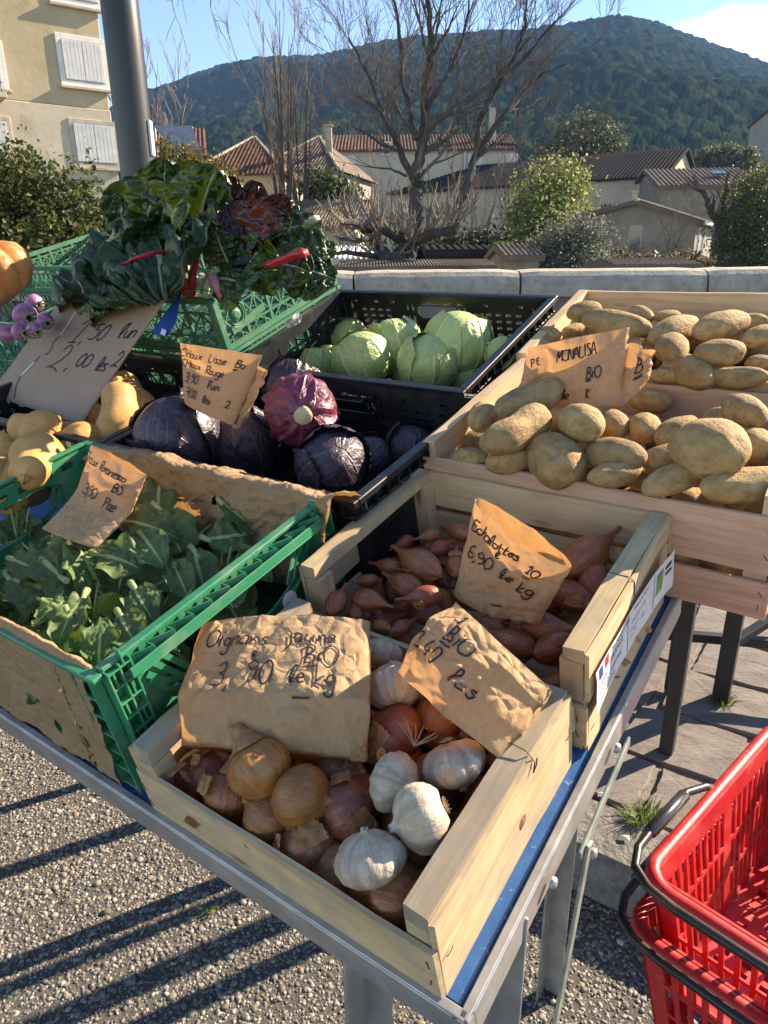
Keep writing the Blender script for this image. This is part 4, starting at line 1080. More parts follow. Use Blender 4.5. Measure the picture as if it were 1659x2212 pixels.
# ------------------------------------------------------------------ shallots
def zC(x, y): return 603.5 + .2645 * x, 932.6 + .2645 * y
GS = 'shallots in the wooden crate'
SL = [((470, 1390), 150, 60, .095, -62, 'curved shallot standing in the front left corner of its crate'),
      ((628, 1470), 115, 92, .085, 250, 'round shallot with its root facing the front slat'),
      ((730, 1375), 170, 92, .095, 20, 'plump shallot pointing right near the left rail'),
      ((725, 1215), 125, 66, .085, 170, 'small shallot against the left side board'),
      ((905, 1105), 150, 74, .090, 190, 'dark red shallot by the left board, neck to the left'),
      ((1030, 1250), 185, 84, .100, 205, 'shallot with a ragged neck in the middle of the crate'),
      ((1150, 1085), 240, 104, .108, 208, 'longest shallot of the crate, neck up to the left'),
      ((1195, 1345), 205, 100, .108, 170, 'pink ribbed shallot lying across the front'),
      ((1020, 905), 110, 74, .085, 150, 'wine red shallot in the back left corner'),
      ((1225, 850), 115, 70, .095, 160, 'copper shallot near the back left post'),
      ((1300, 955), 130, 84, .100, 330, 'pale copper shallot pointing to the bag'),
      ((1440, 1085), 150, 92, .100, 275, 'upright shallot along the edge of the bag'),
      ((1470, 820), 140, 72, .095, 200, 'pink shallot behind the upright bag'),
      ((1000, 1600), 140, 84, .075, 330, 'shallot half hidden behind the front slat'),
      ((1480, 1330), 100, 66, .085, 20, 'small shallot under the foot of the bag'),
      ((800, 1500), 90, 60, .06, 40, 'greenish stub of a shallot deep in the crate'),
      ((840, 1590), 110, 66, .07, 30, 'shallot lying low along the front slat')]
for i, ((x, y), L, wd, h, ang, lb) in enumerate(SL):
    X, Y = zC(x, y); bulb('shallot', 'shallot', SH[i % 4], X, Y, h, L * .2645 * .76, ang, rng.uniform(-.05, .15), lb, GS, 1.0, ROOTS[i % 3] if i % 3 == 1 else None, [(i % 5, i * 1.3, (.66, .66, .9))] if i % 2 else (), None, i * .7)
for i, (X, Y, L, h, ang, lb) in enumerate([(1268, 1200, 60, .110, 325, 'large shallot right of the bag, neck to the upper right'), (1285, 1250, 48, .095, 250, 'reddish shallot between the bag and the right rail'),
                                           (1240, 1290, 50, .085, 30, 'shaded shallot at the right edge of the bag'), (1175, 1352, 52, .085, 10, 'shaded shallot low by the right rail'), (1200, 1395, 50, .075, 340, 'shallot in the front right corner of its crate'),
                                           (1110, 1385, 50, .075, 200, 'shallot behind the crumpled 1,40 bag')]):
    bulb('shallot', 'shallot', SH[i % 4], X, Y, h, L, ang, .1, lb, GS, 1.0, None, [(i % 5, i, (.66, .66, .9))], None, i)
for i in range(8):
    for j in range(5):
        p = T(-.575 + i * .046 + rng.uniform(-.006, .006), .60 + j * .055 + rng.uniform(-.006, .006), .030 + .02 * ((i + j) % 2))
        o = empty('shallot', p, RT @ Euler((math.pi / 2, 0, rng.uniform(0, 6))).to_matrix() @ Matrix.Diagonal((.030,) * 3), 'shallot in the bottom layer of its crate', 'shallot', 'shallots at the bottom of their crate')
        link('bulb', SH[(i + j) % 4], None, o)
o = potato(1331, 1200, .105, 30, 26, 20, 5, 'one stray pale potato among the shallots, by the right rail')
# ------------------------------------------------------------------ cabbages
def cab_mat(name, c0, c1, vein, bloom, rough, coat=.0, vstr=.8):
    def f(nt, b, out, tc):
        ob = coords(nt, 'Object')
        base = ramp(nt, noise_(nt, ob, 2.2, 6, .6, .5), [(.3, c0), (.62, c1)])
        base = mixc(nt, ramp(nt, noise_(nt, ob, 5, 5, .65), [(.5, (0, 0, 0)), (.68, (.8,) * 3)]), base, bloom)
        sep = nt.nodes.new('ShaderNodeSeparateXYZ'); nt.links.new(tc.outputs['UV'], sep.inputs[0])
        u = math_(nt, 'ABSOLUTE', math_(nt, 'SUBTRACT', sep.outputs['X'], .5))
        # midrib, then side veins that slant away from it
        mid = ramp(nt, u, [(0.0, (1,) * 3), (.028, (.55,) * 3), (.05, (0, 0, 0))])
        w = math_(nt, 'ADD', math_(nt, 'MULTIPLY', noise_(nt, ob, 3, 3), .10), math_(nt, 'SUBTRACT', sep.outputs['Y'], math_(nt, 'MULTIPLY', u, 1.1)))
        fr = math_(nt, 'ABSOLUTE', math_(nt, 'SUBTRACT', math_(nt, 'FRACT', math_(nt, 'MULTIPLY', w, 6.0)), .5))
        side = math_(nt, 'MULTIPLY', ramp(nt, fr, [(0.0, (1,) * 3), (.05, (.5,) * 3), (.09, (0, 0, 0))]), .7)
        v3 = nd(nt, 'TexVoronoi', Scale=5.5, feature='DISTANCE_TO_EDGE'); nt.links.new(ob, v3.inputs['Vector'])
        net = math_(nt, 'MULTIPLY', ramp(nt, v3.outputs['Distance'], [(0.0, (1,) * 3), (.05, (0, 0, 0))]), .4)
        vv = math_(nt, 'MULTIPLY', math_(nt, 'MAXIMUM', mid, math_(nt, 'MAXIMUM', side, net)), vstr)
        col = mixc(nt, vv, base, vein)
        nt.links.new(rand_val(nt, col, .2), b.inputs['Base Color'])
        setin(b, Roughness=rough); b.inputs['Specular IOR Level'].default_value = .5
        b.inputs['Coat Weight'].default_value = coat; b.inputs['Coat Roughness'].default_value = .3
        bump(nt, b, math_(nt, 'ADD', vv, math_(nt, 'MULTIPLY', noise_(nt, ob, 6, 5), .5)), .35, .03)
    return uvmat(name, f)
M['cab_white'] = cab_mat('pale_cabbage_leaf', (.36, .43, .12), (.48, .54, .19), (.60, .64, .33), (.44, .51, .20), .38, .2, .6)
M['cab_red'] = cab_mat('purple_cabbage_leaf', (.016, .010, .018), (.042, .020, .040), (.13, .085, .12), (.065, .052, .075), .38, .2, .7)
M['cab_red2'] = cab_mat('magenta_cabbage_leaf', (.10, .008, .030), (.19, .022, .062), (.30, .08, .14), (.12, .035, .075), .36, .3, .6)
M['cut'] = pmat('cut_cabbage_stem', [(.3, (.42, .32, .17)), (.7, (.62, .52, .32))], 3, 5, .7, bscale=9, bstr=.3, bdist=.03)
def cab_body(seed, mat, pucker=.02, flat=.92):
    nu, nv = 40, 26; V = []; UV = []
    for i in range(nu + 1):
        a = 2 * math.pi * i / nu
        for j in range(nv):
            t = j / (nv - 1); ph = math.pi * (t - .5); d = Vector((math.cos(a) * math.cos(ph), math.sin(a) * math.cos(ph), math.sin(ph)))
            s = 1 + .05 * nz(d, 1.2, seed) + pucker * nz(d, 4.0, seed) + .012 * abs(math.sin(2.5 * a + 2 * nz(d, 1, seed)))
            V.append((d.x * s, d.y * s, d.z * s * flat)); UV.append((i / nu * 3 % 1 if i < nu else .999, t))
    me = np_mesh('head', V, grid_faces(nu + 1, nv), True, UV); me.materials.append(mat); return me
def wrap_leaf(seed, mat, span=1.5, top=.85, curl=.05, pucker=.02, thick=.012):
    "an outer leaf that hugs the head; u across, v from stem to tip"
    nu, nv = 26, 26; V = []; UV = []
    for side in (0, 1):
        for i in range(nu):
            for j in range(nv):
                s, t = i / (nu - 1), j / (nv - 1)
                lat = -1.35 + (1.35 + top) * t
                w = span * (math.sin(math.pi * min(1, .12 + .80 * t)) ** .6)
                a = (s - .5) * 2 * w * (1 + .06 * nz((s * 3, t * 3, 0), 1, seed))
                # angle in the leaf's own frame, wrapped over the sphere
                e = max(abs(s - .5) * 2, t) ** 6
                rr = 1.025 + curl * e + pucker * nz((s * 5, t * 5, 1), 1, seed) + .02 * math.exp(-((s - .5) / .05) ** 2) * (1 - t) + .05 * nz((s * 6, t * 6, 2), 1, seed) * e
                rr -= thick * side
                d = Vector((math.cos(lat) * math.cos(a * .8), math.cos(lat) * math.sin(a * .8), math.sin(lat)))
                d = Vector((math.cos(lat), 0, math.sin(lat))) * math.cos(a * .62) + Vector((0, 1, 0)) * math.sin(a * .62)
                V.append(tuple(d * rr)); UV.append((s, t))
    F = grid_faces(nu, nv); me = np_mesh('wrapper_leaf', V, np.vstack([F, F[:, ::-1] + nu * nv]), True, UV); me.materials.append(mat); return me
CW = [cab_body(s, M['cab_white'], .012) for s in (1, 2)]; CWL = [wrap_leaf(s, M['cab_white'], 1.45, rng.uniform(.5, 1.1), .04) for s in range(4)]
CRD = [cab_body(s, M['cab_red'], .03) for s in (5, 6)]; CRL = [wrap_leaf(s + 9, M['cab_red'], 1.3, rng.uniform(.5, 1.1), .10, .03) for s in range(4)]
CRM = cab_body(8, M['cab_red2'], .06); CRML = [wrap_leaf(s + 20, M['cab_red2'], 1.25, rng.uniform(.4, .9), .10, .10) for s in range(3)]
STEM = MB().tube([(0, 0, -.75), (0, 0, -.98), (0, 0, -1.05), (0, 0, -1.055)], [.30, .27, .25, .02], 20).mesh('stem', True); STEM.materials.append(M['cut'])
def cabbage(x, y, h, rpx, body, leaves, label, group, axis=(0, 0, 1), n=5, sq=.92, stem=False):
    s = px2m(x, y, h) * rpx
    z = Vector(axis).normalized(); rot = z.to_track_quat('Z', 'Y').to_matrix()
    o = empty('cabbage', P(x, y, h), rot @ Matrix.Diagonal((s, s, s)), label, 'cabbage', group)
    link('head', body, None, o)
    for k in range(n): link('wrapper_leaf', leaves[k % len(leaves)], None, o, rot=(0, 0, k * 2.4 + rng.uniform(-.4, .4)), scale=1 + .012 * k)
    if stem: link('stem', STEM, None, o)
    return o
def z4(x, y): return 493.7 + .3968 * x, 576 + .3968 * y
GC = 'pale green cabbages'
for (x, y, r, h, lb, ax_) in ((1250, 415, 178, .185, 'biggest pale cabbage, at the right under the handle hole', (.2, -.2, 1)), (905, 425, 150, .165, 'pale cabbage with a torn yellowish leaf edge in the middle', (-.3, .3, 1)),
                              (725, 500, 152, .165, 'pale cabbage with a pointed leaf at the front left of the crate', (-.5, -.1, .8)), (1085, 525, 158, .165, 'pale ribbed cabbage at the front, right of centre', (.1, -.6, .8)),
                              (655, 385, 100, .145, 'ragged small cabbage in the back left of the black crate', (-.5, -.5, .6)), (485, 535, 100, .125, 'pale cabbage at the front left corner of its crate', (0, .2, 1)),
                              (550, 520, 100, .105, 'pale cabbage half hidden by the pointed one', (.3, .2, 1)), (1490, 475, 95, .165, 'bright cabbage squeezed against the right crate wall', (.4, .2, .8)),
                              (1290, 590, 95, .115, 'low cabbage in the front right corner of its crate', (.3, -.3, 1)), (1000, 600, 100, .09, 'cabbage under the two front ones', (0, 0, 1))):
    cabbage(*z4(x, y), h, r * .3968, CW[int(x) % 2], CWL, lb, GC, ax_, 6)
GR = 'red cabbages in the black crate'
towards = (CP - P(650, 890, .2)).normalized()
cabbage(*z4(398, 790), .185, 186 * .3968, CRM, CRML, 'magenta red cabbage showing its round pale cut stem', GR, tuple(-towards + Vector((-.05, .1, .10))), 4, .95, True)
cabbage(*z4(345, 655), .165, 155 * .3968, CRD[0], CRL, 'silvery purple cabbage behind the magenta one', GR, (.3, .4, .8), 5)
cabbage(*z4(85, 965), .12, 185 * .3968, CRD[1], CRL, 'dark red cabbage in shade below the CHOUX bag', GR, (-.2, -.3, 1), 5)
cabbage(*z4(570, 1075), .135, 195 * .3968, CRD[0], CRL, 'dark red cabbage with a thick rib, nearest the front right corner', GR, (.35, -.75, .75), 5)
cabbage(*z4(770, 1040), .11, 125 * .3968, CRD[1], CRL, 'dark red cabbage in shade at the right crate wall', GR, (.6, -.2, .8), 4)
cabbage(*z4(985, 990), .10, 135 * .3968, CRD[0], CRL, 'shadowed red cabbage in the back right corner of its crate', GR, (.2, .1, 1), 4)
cabbage(.463 * 825, 493.7 + .463 * 975, .165, 200 * .463, CRD[1], CRL, 'big sunlit red cabbage with a veined leaf, left in the crate', GR, (-.3, -.25, .9), 5)

# ------------------------------------------------------------------ butternut squashes
BUT = [(.0005, -1.0), (.2, -.99), (.42, -.93), (.60, -.78), (.70, -.55), (.72, -.30), (.66, -.08), (.56, .12), (.49, .32), (.46, .55), (.46, .78), (.43, .92), (.34, 1.02), (.18, 1.08), (.11, 1.10), (.10, 1.2), (.13, 1.26), (.0005, 1.27)]
BT = [bulb_mesh('squash', BUT, s, M['squash'], .07) for s in (1, 2, 3)]
def squash(x, y, h, L, ang, lift, label, k):
    p = P(x, y, h); d = (pxdir(x, y, h, ang) * math.cos(lift) + TN * math.sin(lift)).normalized(); s = px2m(x, y, h) * L
    o = link('butternut_squash', BT[k], None, None, p, basis(d, TN) @ Matrix.Rotation(math.pi / 2, 3, 'Y'), s)
    tag(o, label, 'squash', 'butternut squashes')
def z3(x, y): return .463 * x, 493.7 + .463 * y
for i, (x, y, h, L, ang, lift, lb) in enumerate([(165, 935, .20, 62, 185, .05, 'butternut squash lying sideways under the cardboard sign'), (360, 985, .165, 62, 200, .1, 'butternut squash in the middle of its crate, pointing left'),
        (565, 900, .175, 80, 300, .8, 'biggest butternut squash beside the red cabbages'), (610, 810, .15, 70, 250, .5, 'shaded butternut behind the biggest one'), (165, 1095, .19, 82, 115, .1, 'butternut squash standing over the green crate wall'),
        (30, 1105, .17, 62, 140, .2, 'butternut squash at the left picture edge'), (15, 1020, .13, 60, 170, .1, 'shaded butternut low at the left picture edge'), (90, 1210, .14, 80, 120, .1, 'butternut seen through the hand hole of the green crate'), (430, 900, .12, 66, 240, .3, 'shaded butternut under the cardboard sign')]):
    squash(*z3(x, y), h, L, ang, lift, lb, i % 3)

# ------------------------------------------------------------------ pumpkin and turnips, far left
M['pumpkin'] = pmat('orange_pumpkin_skin', [(.3, (.42, .11, .025)), (.55, (.56, .22, .06)), (.8, (.60, .33, .14))], 2.2, 6, .42, bscale=8, bstr=.15, bdist=.03, fine=(5, (.50, .34, .19), .52, .68, .6))
PP = [(.0005, -.52), (.3, -.56), (.62, -.50), (.88, -.28), (1.0, .02), (.92, .32), (.70, .50), (.42, .56), (.2, .50), (.0005, .46)]
def plob(a, t): return 1 - .13 * abs(math.cos(5 * a)) ** 5
me = lathe('pumpkin', [((PP[int(k)][0] * (1 - k % 1) + PP[min(9, int(k) + 1)][0] * (k % 1)), PP[int(k)][1] * (1 - k % 1) + PP[min(9, int(k) + 1)][1] * (k % 1)) for k in np.linspace(0, 8.999, 28)], 80, .03, 2, plob)
pc = P(-2, 596, .47); sp = px2m(-2, 596, .47) * 98
o = empty('pumpkin', pc - TN * sp * .5, RT @ Euler((.12, -.38, .3)).to_matrix(), 'big ribbed orange pumpkin at the left picture edge', 'pumpkin')
link('rind', me, M['pumpkin'], o, loc=(0, 0, sp * .52), scale=sp)
MB().tube([(0, 0, sp * .96), (0, .01, sp * 1.15), (.01, .03, sp * 1.3)], [.022, .015, .02], 8).build('stalk', M['stem_dry'], o, True)
M['turnip'] = pmat('purple_turnip_skin', [(.3, (.26, .06, .17)), (.55, (.42, .16, .32)), (.8, (.62, .45, .52))], 1.6, 5, .4, bscale=6, bstr=.1, bdist=.03, hue=.2)
M['stalk_green'] = pmat('pale_green_stalks', [(.3, (.16, .22, .06)), (.7, (.36, .42, .17))], 30, 4, .5)
TPROF = [(.0005, -1.5), (.03, -1.3), (.08, -1.1), (.28, -.9), (.62, -.66), (.90, -.28), (1.0, .08), (.92, .42), (.70, .66), (.42, .80), (.22, .86), (.0005, .87)]
TUR = lathe('root', TPROF, 24, .06, 3)
TUR.materials.append(M['turnip'])
for (x, y, r, ang, lb) in ((54, 682, 26, 30, 'large purple turnip beside the cardboard sign'), (74, 656, 20, 15, 'purple turnip lying above the large one'), (44, 716, 20, 20, 'shiny lilac turnip low beside the sign'), (14, 720, 20, 190, 'purple turnip at the left picture edge'), (74, 714, 18, 25, 'half hidden turnip behind the lilac one'), (98, 694, 18, 40, 'turnip under the edge of the cardboard sign')):
    s = px2m(x, y, .33) * r; d = pxdir(x, y, .33, ang)
    o = empty('turnip', P(x, y, .33), basis(d, TN) @ Matrix.Rotation(math.pi / 2, 3, 'Y') @ Matrix.Diagonal((s, s, s)), lb, 'turnip', 'purple turnips')
    link('root', TUR, None, o)
    mb = MB()
    for k in range(7): a = k * .9; mb.tube([(math.cos(a) * .1, math.sin(a) * .1, .8), (math.cos(a) * .3, math.sin(a) * .3, 1.7), (math.cos(a) * .65, math.sin(a) * .65, 2.8)], [.11, .09, .05], 5)
    mb.build('stalks', M['stalk_green'], o, True)
# ================================================================== leafy vegetables
def leaf_mat(name, c0, c1, rib, vein, rough=.35, transl=.25, tcol=None, coat=.0, ribw=.05, nv=9.0, patch=None, vamt=.7):
    def f(nt, b, out, tc):
        ob = coords(nt, 'Object')
        base = ramp(nt, noise_(nt, ob, 30, 5, .6, .4), [(.3, c0), (.65, c1)])
        if patch: base = mixc(nt, ramp(nt, noise_(nt, ob, 14, 4), [(.55, (0, 0, 0)), (.66, (.9,) * 3)]), base, patch)
        sep = nt.nodes.new('ShaderNodeSeparateXYZ'); nt.links.new(tc.outputs['UV'], sep.inputs[0])
        u = math_(nt, 'ABSOLUTE', math_(nt, 'SUBTRACT', sep.outputs['X'], .5))
        taper = math_(nt, 'SUBTRACT', 1.15, sep.outputs['Y'])
        mid = ramp(nt, math_(nt, 'DIVIDE', u, taper), [(0.0, (1,) * 3), (ribw * .8, (1,) * 3), (ribw * 1.2, (0, 0, 0))])
        w = math_(nt, 'ADD', math_(nt, 'MULTIPLY', noise_(nt, ob, 20, 3), .06), math_(nt, 'SUBTRACT', sep.outputs['Y'], math_(nt, 'MULTIPLY', u, .9)))
        fr = math_(nt, 'ABSOLUTE', math_(nt, 'SUBTRACT', math_(nt, 'FRACT', math_(nt, 'MULTIPLY', w, nv)), .5))
        side = math_(nt, 'MULTIPLY', ramp(nt, fr, [(0.0, (1,) * 3), (.04, (.4,) * 3), (.08, (0, 0, 0))]), vamt)
        col = mixc(nt, side, base, vein); col = mixc(nt, mid, col, rib)
        col = rand_val(nt, col, .3)
        nt.links.new(col, b.inputs['Base Color'])
        setin(b, Roughness=rough); b.inputs['Specular IOR Level'].default_value = .32
        b.inputs['Coat Weight'].default_value = coat * .5; b.inputs['Coat Roughness'].default_value = .2
        bump(nt, b, math_(nt, 'SUBTRACT', noise_(nt, ob, 90, 4), math_(nt, 'MULTIPLY', math_(nt, 'MAXIMUM', side, mid), .6)), .3, .002)
        t = nt.nodes.new('ShaderNodeBsdfTranslucent'); mx = nt.nodes.new('ShaderNodeMixShader'); mx.inputs[0].default_value = transl
        if tcol: nt.links.new(mixc(nt, math_(nt, 'MAXIMUM', mid, side), tcol, rib), t.inputs['Color'])
        else: nt.links.new(col, t.inputs['Color'])
        nt.links.new(b.outputs[0], mx.inputs[1]); nt.links.new(t.outputs[0], mx.inputs[2]); nt.links.new(mx.outputs[0], out.inputs['Surface'])
    return uvmat(name, f)
M['chard'] = leaf_mat('chard_leaf', (.010, .030, .008), (.024, .060, .014), (.30, .36, .20), (.030, .072, .026), .26, .03, (.24, .42, .02), .35, .035, 10)
M['chard_red'] = leaf_mat('red_chard_leaf', (.014, .010, .012), (.034, .018, .018), (.34, .015, .03), (.12, .012, .02), .30, .02, (.40, .08, .02), .35, .04, 10)
M['chard_rr'] = leaf_mat('red_ribbed_chard_leaf', (.010, .030, .010), (.022, .052, .018), (.40, .02, .035), (.034, .06, .026), .30, .025, (.22, .38, .02), .35, .04, 10)
M['romleaf'] = leaf_mat('romanesco_leaf', (.062, .112, .038), (.125, .185, .066), (.40, .47, .19), (.17, .22, .11), .45, .16, (.22, .34, .05), .0, .05, 8, patch=(.18, .225, .075), vamt=.55)
M['romstalk'] = pmat('pale_green_leaf_stalk', [(.3, (.24, .33, .11)), (.7, (.42, .48, .22))], 40, 4, .45, bscale=90, bstr=.15)
M['romcut'] = pmat('pale_cut_stalk_end', [(.3, (.45, .45, .28)), (.7, (.62, .60, .42))], 60, 4, .6)
M['curd'] = pmat('romanesco_curd', [(.3, (.24, .32, .05)), (.7, (.42, .49, .11))], 90, 4, .6, bscale=220, bstr=.4)
M['stalk_red'] = pmat('red_chard_stalk', [(.3, (.36, .012, .022)), (.6, (.50, .035, .04)), (.8, (.58, .16, .12))], 25, 4, .32, stretch=(1, 1, .2), bscale=120, bstr=.15)
M['stalk_pink'] = pmat('pink_chard_stalk', [(.3, (.44, .12, .22)), (.7, (.64, .34, .42))], 25, 4, .35, stretch=(1, 1, .2))
M['stalk_white'] = pmat('white_chard_stalk', [(.3, (.46, .52, .30)), (.7, (.64, .68, .50))], 25, 4, .35, stretch=(1, 1, .2))
def leaf(seed, L, Wd, mat, crinkle=.05, arch=.4, cup=.25, lobe=.0, nu=17, nv=29, wave=.06, fold=0.0, tipcut=1.0):
    "a leaf along +y, upper side +z, base at the origin"
    V = []; UV = []; r = random.Random(seed); ph = r.uniform(0, 6)
    for i in range(nu):
        for j in range(nv):
            s, t = (i / (nu - 1) - .5) * 2, j / (nv - 1) * tipcut
            w = Wd * .5 * (math.sin(math.pi * min(1, t * .93 + .055)) ** .42) * (.62 + .5 * math.sin(math.pi * min(1, t * .8 + .12)))
            if lobe: w *= 1 - lobe * (.5 + .5 * math.cos(t * 19 + ph + s * 1.5)) * abs(s) ** 1.5
            e = abs(s)
            x = s * w * (1 - .18 * cup * e)
            a = arch * t
            y = L * (math.sin(a) / arch if abs(arch) > .05 else t); z = L * ((math.cos(a) - 1) / arch if abs(arch) > .05 else 0)
            up = cup * w * e ** 1.6 + fold * w * e
            bulge = crinkle * L * (abs(nz((s * 3.2 + ph, t * 6.5, seed), 1, seed)) - .22) * min(1, e * 5 + .1) * (1.15 - .3 * e)
            bulge += crinkle * .36 * L * (abs(nz((s * 8.5 + ph, t * 17, seed), 1, seed)) - .2) * min(1, e * 4)
            rim_ = wave * L * math.sin(t * 15 + ph + 2.5 * nz((s, t * 3, seed), 1)) * e ** 3
            q = up + bulge + rim_
            V.append((x + .03 * L * nz((t * 2, s, seed), 1, seed) * e, y - math.sin(a) * -q * .0 + q * math.sin(a) * 1.0, z + q * math.cos(a))); UV.append((i / (nu - 1), t))
    me = np_mesh('leaf', V, grid_faces(nu, nv), True, UV); me.materials.append(mat); return me
def frame(d, n):
    "rotation with y along d and z towards n"
    y = Vector(d).normalized(); z = Vector(n) - y * Vector(n).dot(y)
    if z.length < 1e-4: z = y.orthogonal()
    z.normalize(); return Matrix((y.cross(z), y, z)).transposed()

# ------------------------------------------------------------------ chard
CHL = [leaf(40 + i, 1.0, (.80, .92, .76, .88, .84)[i % 5], M['chard'], .17, rng.uniform(.6, 1.5), rng.uniform(-.35, .25), .0, 35, 51, .05) for i in range(6)]
CHR = [leaf(60 + i, 1.0, .66, M['chard_red'], .17, rng.uniform(.3, .9), rng.uniform(.1, .5), .0, 35, 51, .06) for i in range(3)]
CHK = [leaf(70 + i, 1.0, .84, M['chard_rr'], .17, rng.uniform(.6, 1.2), rng.uniform(-.3, .2), .0, 35, 51, .05) for i in range(2)]
def place_leaf(par, me, base, tip, n, size=1.0):
    "base and tip in world; the leaf spans them"
    base, tip = Vector(base), Vector(tip); d = tip - base
    # the arched mesh's own tip direction
    tv = max((Vector(v.co) for v in me.vertices), key=lambda c: c.length)
    L = d.length / tv.length * size
    f = frame(d, n); f0 = frame(tv, Vector((0, 0, 1)))
    o = link('leaf', me, None, None, base, f @ f0.inverted(), L)
    o.parent = par; o.matrix_parent_inverse = par.matrix_world.inverted(); return o
def C(x, y, v, dn=0.0):
    "picture point at table depth v (towards the back)"
    d = ray(x, y); t = (v - dn) / d.dot(TV); return CP + d * t
def chard(label, items, stalks, base):
    o = empty('chard_bunch', base, None, label, 'chard', 'chard bunches in the green crate')
    bpy.context.view_layer.update()
    for (me, b, t, n) in items: place_leaf(o, me, b, t, n, 1.04)
    for (pts, rr, mt) in stalks:
        mb = MB(); fine_ = []; rf = []
        for k in range(len(pts) - 1):
            for j in range(5): fine_.append(pts[k].lerp(pts[k + 1], j / 5) + Vector((.0012 * math.sin(k * 3 + j), 0, .0012 * math.cos(k * 2 + j * 1.7)))); rf.append(rr[k] + (rr[k + 1] - rr[k]) * j / 5)
        fine_.append(pts[-1]); rf.append(rr[-1]); mb.tube(fine_, rf, 18)
        for k, v in enumerate(mb.v):
            i_, a_ = divmod(k, 18); c_ = fine_[i_]; d_ = Vector(v) - c_; g_ = 1 + .13 * math.cos(a_ * 2 * math.pi / 18 * 5); mb.v[k] = tuple(c_ + Vector((d_.x * g_, d_.y * g_, d_.z * g_ * .72)))
        q = mb.build('stalk', M[mt], None, True); q.parent = o; q.matrix_parent_inverse = o.matrix_world.inverted()
    return o
tc_ = Vector((0, -1, .25)); upn = Vector((-.2, -.5, .8))
def V3(x, y, z): return Vector((x, y, z))
# left bunch: broad dark leaves hanging over the cardboard sign and standing up
L1 = []
for (bx, by, bv, tx, ty, tv_, n, k) in [
        (320, 560, 1.25, 232, 440, 1.16, (-.5, -.8, .3), 0), (350, 540, 1.3, 262, 385, 1.24, (-.4, -.9, .2), 1), (330, 520, 1.24, 330, 400, 1.17, (-.1, -1, .3), 2),
        (400, 500, 1.35, 420, 352, 1.35, (0, -1, .3), 3), (360, 470, 1.35, 365, 352, 1.32, (.2, -.9, .2), 4), (430, 500, 1.3, 470, 372, 1.28, (.2, -.9, .3), 0),
        (330, 560, 1.18, 190, 556, 1.01, (-.5, -.6, .6), 1), (310, 545, 1.2, 228, 636, .96, (-.3, -.8, .5), 3), (350, 550, 1.15, 340, 640, .965, (0, -.9, .4), 2),
        (300, 560, 1.15, 240, 628, .95, (-.2, -1, .2), 4), (370, 520, 1.2, 372, 622, .975, (.1, -1, .2), 5), (330, 500, 1.22, 245, 500, 1.15, (-.4, -.8, .4), 5),
        (400, 520, 1.22, 395, 430, 1.14, (0, -1, .4), 1), (300, 480, 1.28, 245, 425, 1.26, (-.5, -.7, .5), 2), (430, 480, 1.36, 400, 390, 1.33, (-.2, -.8, .5), 5), (270, 520, 1.3, 208, 600, 1.0, (-.3, -.8, .6), 0)]:
    L1.append((CHL[k] if k < 6 else CHK[0], C(bx, by, bv), C(tx + max(0, 320 - tx) * .32, ty, tv_), Vector(n)))
L1.append((CHK[0], C(395, 545, 1.14), C(240, 600, .965), Vector((-.1, -.9, .6))))
L1.append((CHK[1], C(400, 500, 1.2), C(300, 520, 1.10), Vector((-.1, -.9, .6))))
chard('dark green chard bunch whose crinkled leaves hang over the cardboard sign', L1,
      [([C(385, 540, 1.11), C(320, 548, 1.0), C(262, 572, .975)], [.006, .0055, .004], 'stalk_red'), ([C(455, 640, 1.15), C(420, 600, 1.17), C(390, 560, 1.19)], [.009, .008, .006], 'stalk_white')], T(-1.72, 1.25, .24))
L2 = []
for (bx, by, bv, tx, ty, tv_, n, k) in [
        (480, 520, 1.3, 500, 385, 1.32, (.3, -.9, .3), 0), (520, 540, 1.28, 560, 400, 1.30, (.4, -.8, .4), 1), (540, 540, 1.22, 610, 425, 1.25, (.5, -.7, .5), 2),
        (560, 540, 1.18, 490, 440, 1.20, (-.1, -1, .3), 0), (520, 560, 1.16, 600, 480, 1.13, (.2, -.9, .5), 1), (500, 520, 1.19, 440, 470, 1.16, (-.3, -.9, .3), 2)]:
    L2.append((CHR[k], C(bx, by, bv), C(tx, ty, tv_), Vector(n)))
L2.append((CHL[2], C(470, 560, 1.2), C(440, 470, 1.15), Vector((-.3, -.9, .4)))); L2.append((CHL[4], C(500, 580, 1.15), C(470, 500, 1.12), Vector((0, -.9, .4))))
chard('red chard bunch with nearly black leaves on top of the heap', L2,
      [([C(412, 648, 1.14), C(416, 600, 1.15), C(425, 555, 1.18)], [.011, .010, .008], 'stalk_red'), ([C(398, 640, 1.16), C(404, 600, 1.17)], [.009, .008], 'stalk_red'),
       ([C(577, 573, 1.085), C(615, 560, 1.08), C(657, 545, 1.075)], [.0095, .010, .0115], 'stalk_red')], T(-1.55, 1.28, .24))
L3 = []
